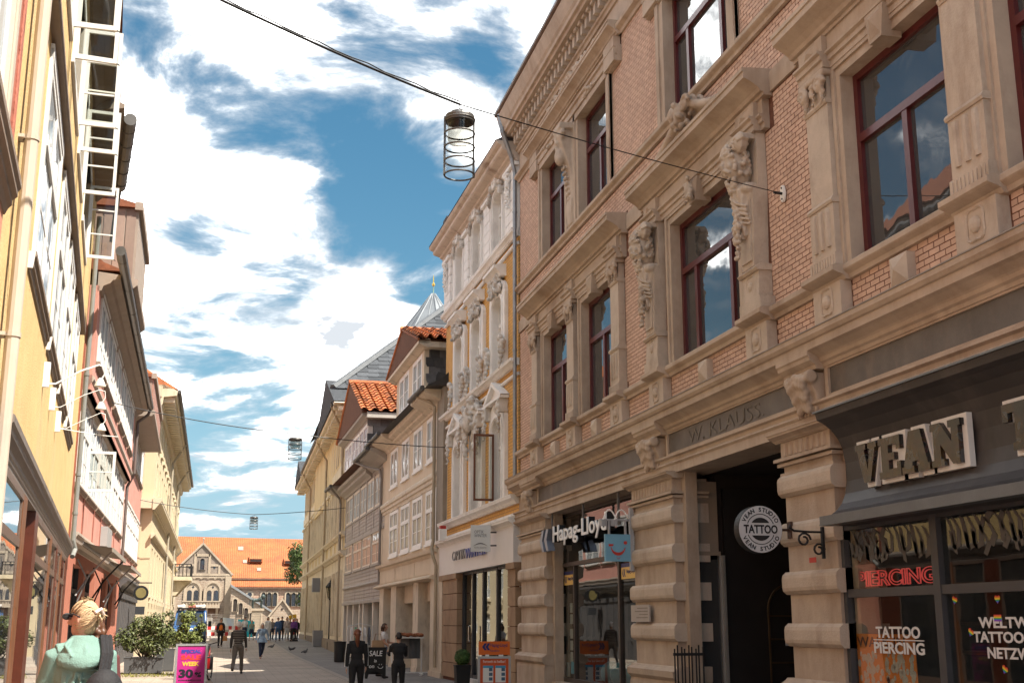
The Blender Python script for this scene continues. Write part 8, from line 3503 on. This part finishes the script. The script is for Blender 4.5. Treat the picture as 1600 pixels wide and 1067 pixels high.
C = lambda n, c, r=.85, v=.12: M(n, c, r, v, 8, .12, 60)
BLKC, NAVC, GRYC = C('cloth_black', (.016, .016, .018)), C('cloth_navy', (.02, .03, .06)), C('cloth_grey', (.16, .15, .14))
WHC, DEN = C('cloth_white', (.62, .62, .62)), C('cloth_denim', (.035, .08, .16))
BROWNH, DARKH, GREYH, BLONDH, AUBH = C('hair_brown', (.06, .028, .014), .5), C('hair_dark', (.014, .010, .009), .5), C('hair_white', (.6, .58, .54), .6), M('hair_blond', (.40, .295, .175), .6, .35, 60, .1, 200, island=.4), C('hair_auburn', (.13, .04, .018), .5)
LIGHTSH = C('shoe_light', (.5, .48, .45))

# two girls in black sportswear walking away
t, J = figure('girl in black tracksuit top with long auburn ponytail, walking away', 2.84, 26.0, math.pi, 1.5, BLKC, BLKC, AUBH, hairstyle='pony', bottom='trousers', wide=1.05, stride=10, vox=.014)
m = MB()
for sx in (-1, 1):
    for j in (-.012, .012):
        m.tube([tuple(J['S'][sx] + Vector((sx * .055, j, .03))), tuple(J['S'][sx].lerp(J['W'][sx], .5) + Vector((sx * .06, j, 0))), tuple(J['W'][sx] + Vector((sx * .045, j, 0)))], .006, 4)
m.build('sleeve_stripe', WHC, t, kind='stuff')
MB().tube([(.16 * math.cos(a), .13 * math.sin(a), .46) for a in [i * .4 for i in range(16)]], .008, 4).build('hem_stripe', WHC, t) if False else None
t, J = figure('girl in black with white sleeve stripe and dark tied hair, looking down', 3.86, 27.0, math.pi, 1.42, BLKC, BLKC, DARKH, hairstyle='short', arms=((30, 8, 70), (35, 8, 65)), lean=4, stride=7, vox=.014)
m = MB()
for sx in (1,):
    m.tube([tuple(J['S'][sx] + Vector((.05, 0, .03))), tuple(J['S'][sx].lerp(J['W'][sx], .5) + Vector((.055, .02, 0)))], .012, 4)
    m.tube([(.165, .0, 1.02), (.15, .0, .8)], .014, 4)
m.build('sleeve_stripe', WHC, t, kind='stuff')
# woman with a bag at the chalkboard
t, J = figure('woman in white top and jeans with short brown hair looking into the shop', 4.98, 38.1, R(70), 1.6, WHC, DEN, BROWNH, hairstyle='bob', sleeve='short', arms=((14, 6, 40), (20, 6, 62)), stride=5, vox=.015)
b = thing('handbag', 'tan handbag held by the woman in the white top', 'bag', (4.78, 37.95, .98), R(5))
m = MB()
m.prism([(-.2, -.17), (.2, -.17), (.17, .14), (-.17, .14)], 'y', -.06, .06)
m.build('pouch', M('bag_tan', (.42, .27, .15), .6, .1), b)
MB().tube([(-.12, 0, .12), (-.08, 0, .33), (.08, 0, .33), (.12, 0, .12)], .012, 6).build('strap', M('bag_strap', (.3, .18, .1), .6), b)
# man in a striped quilted jacket
t, J = figure('white haired man in dark striped quilted jacket walking up the street', .67, 42.2, math.pi - .15, 1.68, M('quilted_dark', (.05, .043, .038), .7, .1, 8, .1, 60), C('trousers_taupe', (.14, .12, .10)), GREYH, stride=17, knee=(4, 26), wide=1.1, vox=.015)
m = MB()
for i in range(9):
    z = .98 + .055 * i
    m.tube([((.175 + .03 * (z > 1.1)) * math.cos(a) * .98, (.135) * math.sin(a), z - .03) for a in [j * math.pi / 10 for j in range(20)]], .009, 4, closed=True)
m.build('quilt_stripe', M('quilt_pale', (.27, .24, .2), .8), t, kind='stuff')
# woman in a blue kaftan
figure('woman in loose pale blue blouse and dark cropped trousers walking towards us', 2.03, 59.9, .25, 1.62, C('blouse_blue', (.22, .30, .38), .85, .45), NAVC, C('hair_grey_blond', (.38, .33, .27)), hairstyle='bob', sleeve='long', arms=((10, 22, 15), (-10, 26, 15)), hem=.80, flare=.12, stride=16, vox=.02, shoes=SKIN, wide=1.1)
# man with orange jacket front
t, J = figure('man with dark jacket over an orange top, carrying a paper bag', .14, 78.5, .1, 1.74, BLKC, BLKC, DARKH, stride=12, vox=.02)
m = MB()
m.ball(tuple(J['up']((0, -.07, 1.2))), (.12, .075, .2), 10, 8)
m.build('orange_front', C('cloth_orange', (.60, .15, .02)), t, True)
o = MB().prism([(-.14, 0), (.14, 0), (.12, .3), (-.12, .3)], 'y', -.06, .06).build('paper_bag', M('bag_paper', (.36, .17, .07), .8))
o.location = (.42, 78.3, gz(78) + .42)
tag(o, 'brown paper bag beside the man with the orange top', 'bag')
# pair before the fence
figure('man in white shirt and dark shorts by the site fence', 1.92, 96, .3, 1.72, WHC, NAVC, DARKH, bottom='shorts', sleeve='short', vox=.022)
figure('child in green grey shirt and shorts beside the man in white', 2.42, 95, -.3, 1.5, C('shirt_sage', (.19, .22, .18)), NAVC, DARKH, bottom='shorts', sleeve='short', vox=.022)
o = MB().prism([(-.14, 0), (.14, 0), (.1, .3), (-.1, .3)], 'y', -.06, .06).build('carrier_bag', M('bag_dark', (.03, .03, .03), .7))
o.location = (2.68, 94.7, gz(95) + .35)
tag(o, 'dark carrier bag by the child near the fence', 'bag')
# crowd before the porch
for i, (x, y, H, tp, lg, hr, lab, rz) in enumerate((
        (3.5, 92, 1.74, WHC, WHC, DARKH, 'person all in white beside the blue jacket in the crowd', .2),
        (4.25, 92.5, 1.7, C('jacket_blue', (.05, .10, .22)), DEN, DARKH, 'person in blue jacket and jeans in the crowd', -.1),
        (4.62, 94.5, 1.78, NAVC, BLKC, DARKH, 'tall person in dark clothes behind the plaid shirt', 0),
        (4.85, 91.5, 1.72, C('plaid_pale', (.38, .32, .30), .85, .5), C('jeans_pale', (.42, .42, .42)), BROWNH, 'person in pale plaid shirt and light trousers', .15),
        (5.2, 94, 1.66, C('jacket_plum', (.09, .05, .08)), BLKC, DARKH, 'person in dark plum jacket between plaid and purple', 0),
        (5.42, 92.6, 1.68, C('jacket_purple', (.15, .05, .22)), BLKC, GREYH, 'person in bright purple jacket in the crowd', -.2),
        (5.75, 95, 1.62, BLKC, BLKC, BROWNH, 'person in black beside the striped warning post', .1),
        (3.95, 95.5, 1.62, GRYC, NAVC, BROWNH, 'person in grey half hidden behind the blue jacket', .1))):
    figure(lab, x, y, rz, H, tp, lg, hr, stride=8 + 3 * (i % 3), hairstyle='bob' if i % 3 == 0 else 'short', vox=.024, shoes=LIGHTSH if i == 3 else None, group='people walking in front of the castle porch')
# customer in the doorway of the beige shop
figure('person in red coat standing in the dark doorway of the beige shop', 7.2, 40.3, R(-60), 1.62, C('coat_red', (.32, .03, .03)), C('coat_red', (.32, .03, .03)), BLONDH, vox=.02, stride=2)

WROT = math.pi + .32
# ---- blonde woman in the mint hooded top, close by on the left
MINT = M('mint_cotton', (.135, .225, .195), .9, .08, 5, .25, 90)
t, J = figure('blonde woman in mint green hooded top with sunglasses, seen from behind with a backpack', -.91, 9.0, WROT, 1.78, MINT, DEN, BLONDH, hairstyle='none', sleeve='none', arms=((10, 6, 14), (20, 7, 30)), vox=.010, stride=12, wide=.92, turn=.75)
HR = Matrix.Rotation(.75, 3, 'Z')
k = J['k']
hc = J['hc']
up = J['up']
# loose short sleeves, folds, hood
m = MB()
for p, r in (((0, .0, .93), (.19, .15, .13)), ((0, .01, 1.10), (.18, .14, .2)), ((0, .015, 1.28), (.175, .135, .17)), ((0, .02, 1.37), (.15, .11, .09))):
    m.ball(tuple(up(p)), tuple(q_ * k for q_ in r), 20, 12)
for sx in (-1, 1):
    S_, W_2 = J['S'][sx], J['W'][sx]
    el = S_ + vdir(10 if sx < 0 else 20, sx * 7) * .30
    m.tube([tuple(S_ + Vector((-sx * .06, .01, .01))), tuple(S_ + Vector((sx * .01, 0, -.01))), tuple(S_.lerp(el, .5)), tuple(S_.lerp(el, .88))], [.062, .066, .072, .08], 14)
qf = random.Random(3)
for i in range(11):
    a = R(40 + 10 * i)
    x, y = .19 * math.cos(a), .15 * math.sin(a) + .01
    z0 = 1.32 - qf.uniform(0, .1)
    m.tube([tuple(up((x * .9, y, z0))), tuple(up((x * 1.02 + qf.uniform(-.02, .02), y * 1.04, z0 - .2))), tuple(up((x * 1.03, y * 1.03, .9)))], [.008, .02, .012], 6)
for i in range(5):
    z = 1.36 - .06 * i
    m.tube([tuple(up((-.2, .06, z))), tuple(up((-.08, .155, z - .05))), tuple(up((.06, .165, z - .04)))], [.006, .014, .004], 6)
put('loose_top', carve(m, MINT, 'loose_top', .0095, 2), t)
m = MB()
# hood lying on the shoulders: soft cowl that widens from the neck and hangs at the back
rings = [(1.535, .070, .070, .0), (1.515, .088, .09, .005), (1.49, .115, .112, .015), (1.46, .148, .132, .03), (1.43, .172, .146, .045), (1.40, .180, .150, .055), (1.375, .172, .142, .06), (1.36, .13, .10, .05)]
n_ = 32
vs, fs = [], []
for j, (z, rx, ry, yo) in enumerate(rings):
    for i in range(n_):
        a = 2 * math.pi * i / n_
        back = max(0, math.sin(a))
        w_ = 1 + .05 * math.sin(5 * a + j) * (j > 1)
        vs.append(tuple(up((rx * w_ * math.cos(a), yo + ry * w_ * math.sin(a) * (1.1 if back else .8), z - .055 * back * (j / 7) - .02 * (j / 7) * math.cos(a)))))
for j in range(len(rings) - 1):
    for i in range(n_):
        fs.append((j * n_ + i, j * n_ + (i + 1) % n_, (j + 1) * n_ + (i + 1) % n_, (j + 1) * n_ + i))
fs.append(tuple(range(n_ - 1, -1, -1)))
fs.append(tuple((len(rings) - 1) * n_ + i for i in range(n_)))
m.add(vs, fs)
m.tube([tuple(up((.0, .085, 1.51))), tuple(up((.01, .165, 1.45))), tuple(up((.015, .205, 1.37)))], [.006, .009, .006], 6)
for sd in (-1, 1):
    m.tube([tuple(up((sd * .08, .04, 1.52))), tuple(up((sd * .13, .10, 1.47))), tuple(up((sd * .10, .185, 1.40)))], [.006, .014, .008], 6)
put('hood', carve(m, MINT, 'hood', .009, 2), t)
# hair: strands combed back over the skull into a clip
m = MB()
qh = random.Random(17)
ctr = Vector((0, .006, .012))
rad = Vector((.080, .098, .114))
m.ball(tuple(hc + HR @ Vector((0, .016, .022))), (.077, .085, .108), 18, 12)
m.ball(tuple(hc + HR @ Vector((0, .035, -.035))), (.068, .06, .07), 14, 9)
clip = Vector((.0, .93, .15)).normalized()
for i in range(230):
    if i < 150:
        a = qh.uniform(-2.5, 2.5)
        el = qh.uniform(.25, .7) if abs(a) < 1.2 else qh.uniform(-.8, .5)
        d0 = Vector((math.sin(a) * math.cos(el), -math.cos(a) * math.cos(el), math.sin(el)))
    else:
        d0 = Vector((qh.uniform(-.8, .8), qh.uniform(-.6, .6), 1)).normalized()
    pts = []
    rr = qh.uniform(1.0, 1.07)
    for k2 in range(7):
        t_ = k2 / 6
        d = (d0 * (1 - t_) + clip * t_ + Vector((0, 0, .35 * math.sin(math.pi * t_) * (d0.z > 0)))).normalized()
        pts.append(tuple(hc + HR @ (ctr + Vector((d.x * rad.x, d.y * rad.y, d.z * rad.z)) * (rr + .05 * math.sin(math.pi * t_)))))
    m.tube(pts, [.002, .0042, .005, .005, .0045, .004, .003], 5)
for i in range(26):
    a = qh.uniform(0, 6.28)
    e = hc + HR @ Vector((.0, .115, .03))
    m.tube([tuple(e), tuple(e + HR @ Vector((.025 * math.cos(a), .03, .03 * math.sin(a) + .01))), tuple(e + HR @ Vector((.045 * math.cos(a), .03 + .02 * qh.random(), .05 * math.sin(a))))], [.006, .005, .002], 5)
me = m.mesh('hair', MATS['hair_blond'], True)
put('hair', me, t)
m = MB()
for i in range(16):
    a = qh.uniform(-.9, .9)
    s0 = hc + HR @ Vector((.06 * math.sin(a), .02, .125))
    m.tube([tuple(s0), tuple(s0 + Vector((.02 * math.sin(a), .03, .02))), tuple(s0 + Vector((.03, .07, .015 + .02 * qh.random())))], .0018, 4)
m.build('stray_hair', MATS['hair_blond'], t, kind='stuff')
m = MB()
m.tube([tuple(hc + HR @ Vector((.075 + .0, .14, .05))), tuple(hc + HR @ Vector((.03, .155, .075))), tuple(hc + HR @ Vector((-.01, .15, .04)))], .011, 7)
m.build('hair_clip', M('clip_pale', (.6, .5, .45), .3), t)
m = MB()
for sx in (-1, 1):
    m.tube([tuple(hc + HR @ Vector((sx * .074, -.105, .035))), tuple(hc + HR @ Vector((sx * .086, -.02, .04))), tuple(hc + HR @ Vector((sx * .084, .03, .02)))], .0045, 5)
    m.ball(tuple(hc + HR @ Vector((sx * .036, -.108, .025))), (.032, .008, .024), 12, 7)
m.build('sunglasses', BLACK, t)
# backpack on the right shoulder
bp_ = thing('backpack', 'black backpack with red lining hanging from the blonde woman shoulder', 'backpack', (-.91, 9.0, 0), WROT)
BKM = M('backpack_black', (.014, .014, .016), .75, .15, 8, .3, 40)
m = MB()
m.ball((-.10, .285, 1.12), (.15, .115, .23), 18, 12)
m.ball((-.10, .25, .98), (.16, .12, .16), 16, 10)
m.ball((-.10, .34, 1.02), (.11, .09, .14), 14, 9)
m.tube([(-.2, .33, 1.24), (-.1, .40, 1.2), (.02, .34, 1.22)], .022, 7)
m.tube([(-.22, .33, 1.08), (-.1, .43, 1.02), (.02, .36, 1.06)], .018, 7)
qb = random.Random(2)
for i in range(10):
    a, b2 = qb.uniform(-.24, .04), qb.uniform(.9, 1.25)
    m.tube([(a, .39, b2), (a + qb.uniform(-.06, .06), .41, b2 - .1)], .014, 6)
put('pouch', carve(m, BKM, 'pouch', .0095, 2), bp_)
m = MB()
sh = J['S'][-1]
for dx in (-.025, 0, .025):
    m.tube([(-.10 + dx, .26, 1.32), (-.125 + dx, .215, 1.44), (-.14 + dx, .08, 1.555), (-.14 + dx, -.07, 1.50), (-.16 + dx, -.18, 1.28), (-.2 + dx, -.14, 1.02), (-.22 + dx, .08, .92)], .017, 6)
m.build('strap', BKM, bp_)
m = MB()
m.ball((-.14, .405, 1.13), (.035, .02, .055), 10, 7)
m.tube([(.0, .33, 1.1), (.04, .28, .95), (.045, .26, .85)], .008, 5)
m.build('red_lining', M('lining_red', (.36, .015, .03), .6, .1), bp_)
MB().box(-.21, -.15, .42, .43, .92, .96).build('label_patch', M('patch_pale', (.5, .3, .28), .6), bp_)
# second person just ahead, only the brown hair shows
figure('person with brown hair just ahead of the blonde woman', -1.12, 12.2, math.pi, 1.66, C('shirt_maroon', (.10, .03, .03)), DEN, C('hair_chestnut', (.075, .03, .014), .45, .25), hairstyle='bob', vox=.014, stride=8)
build_world()
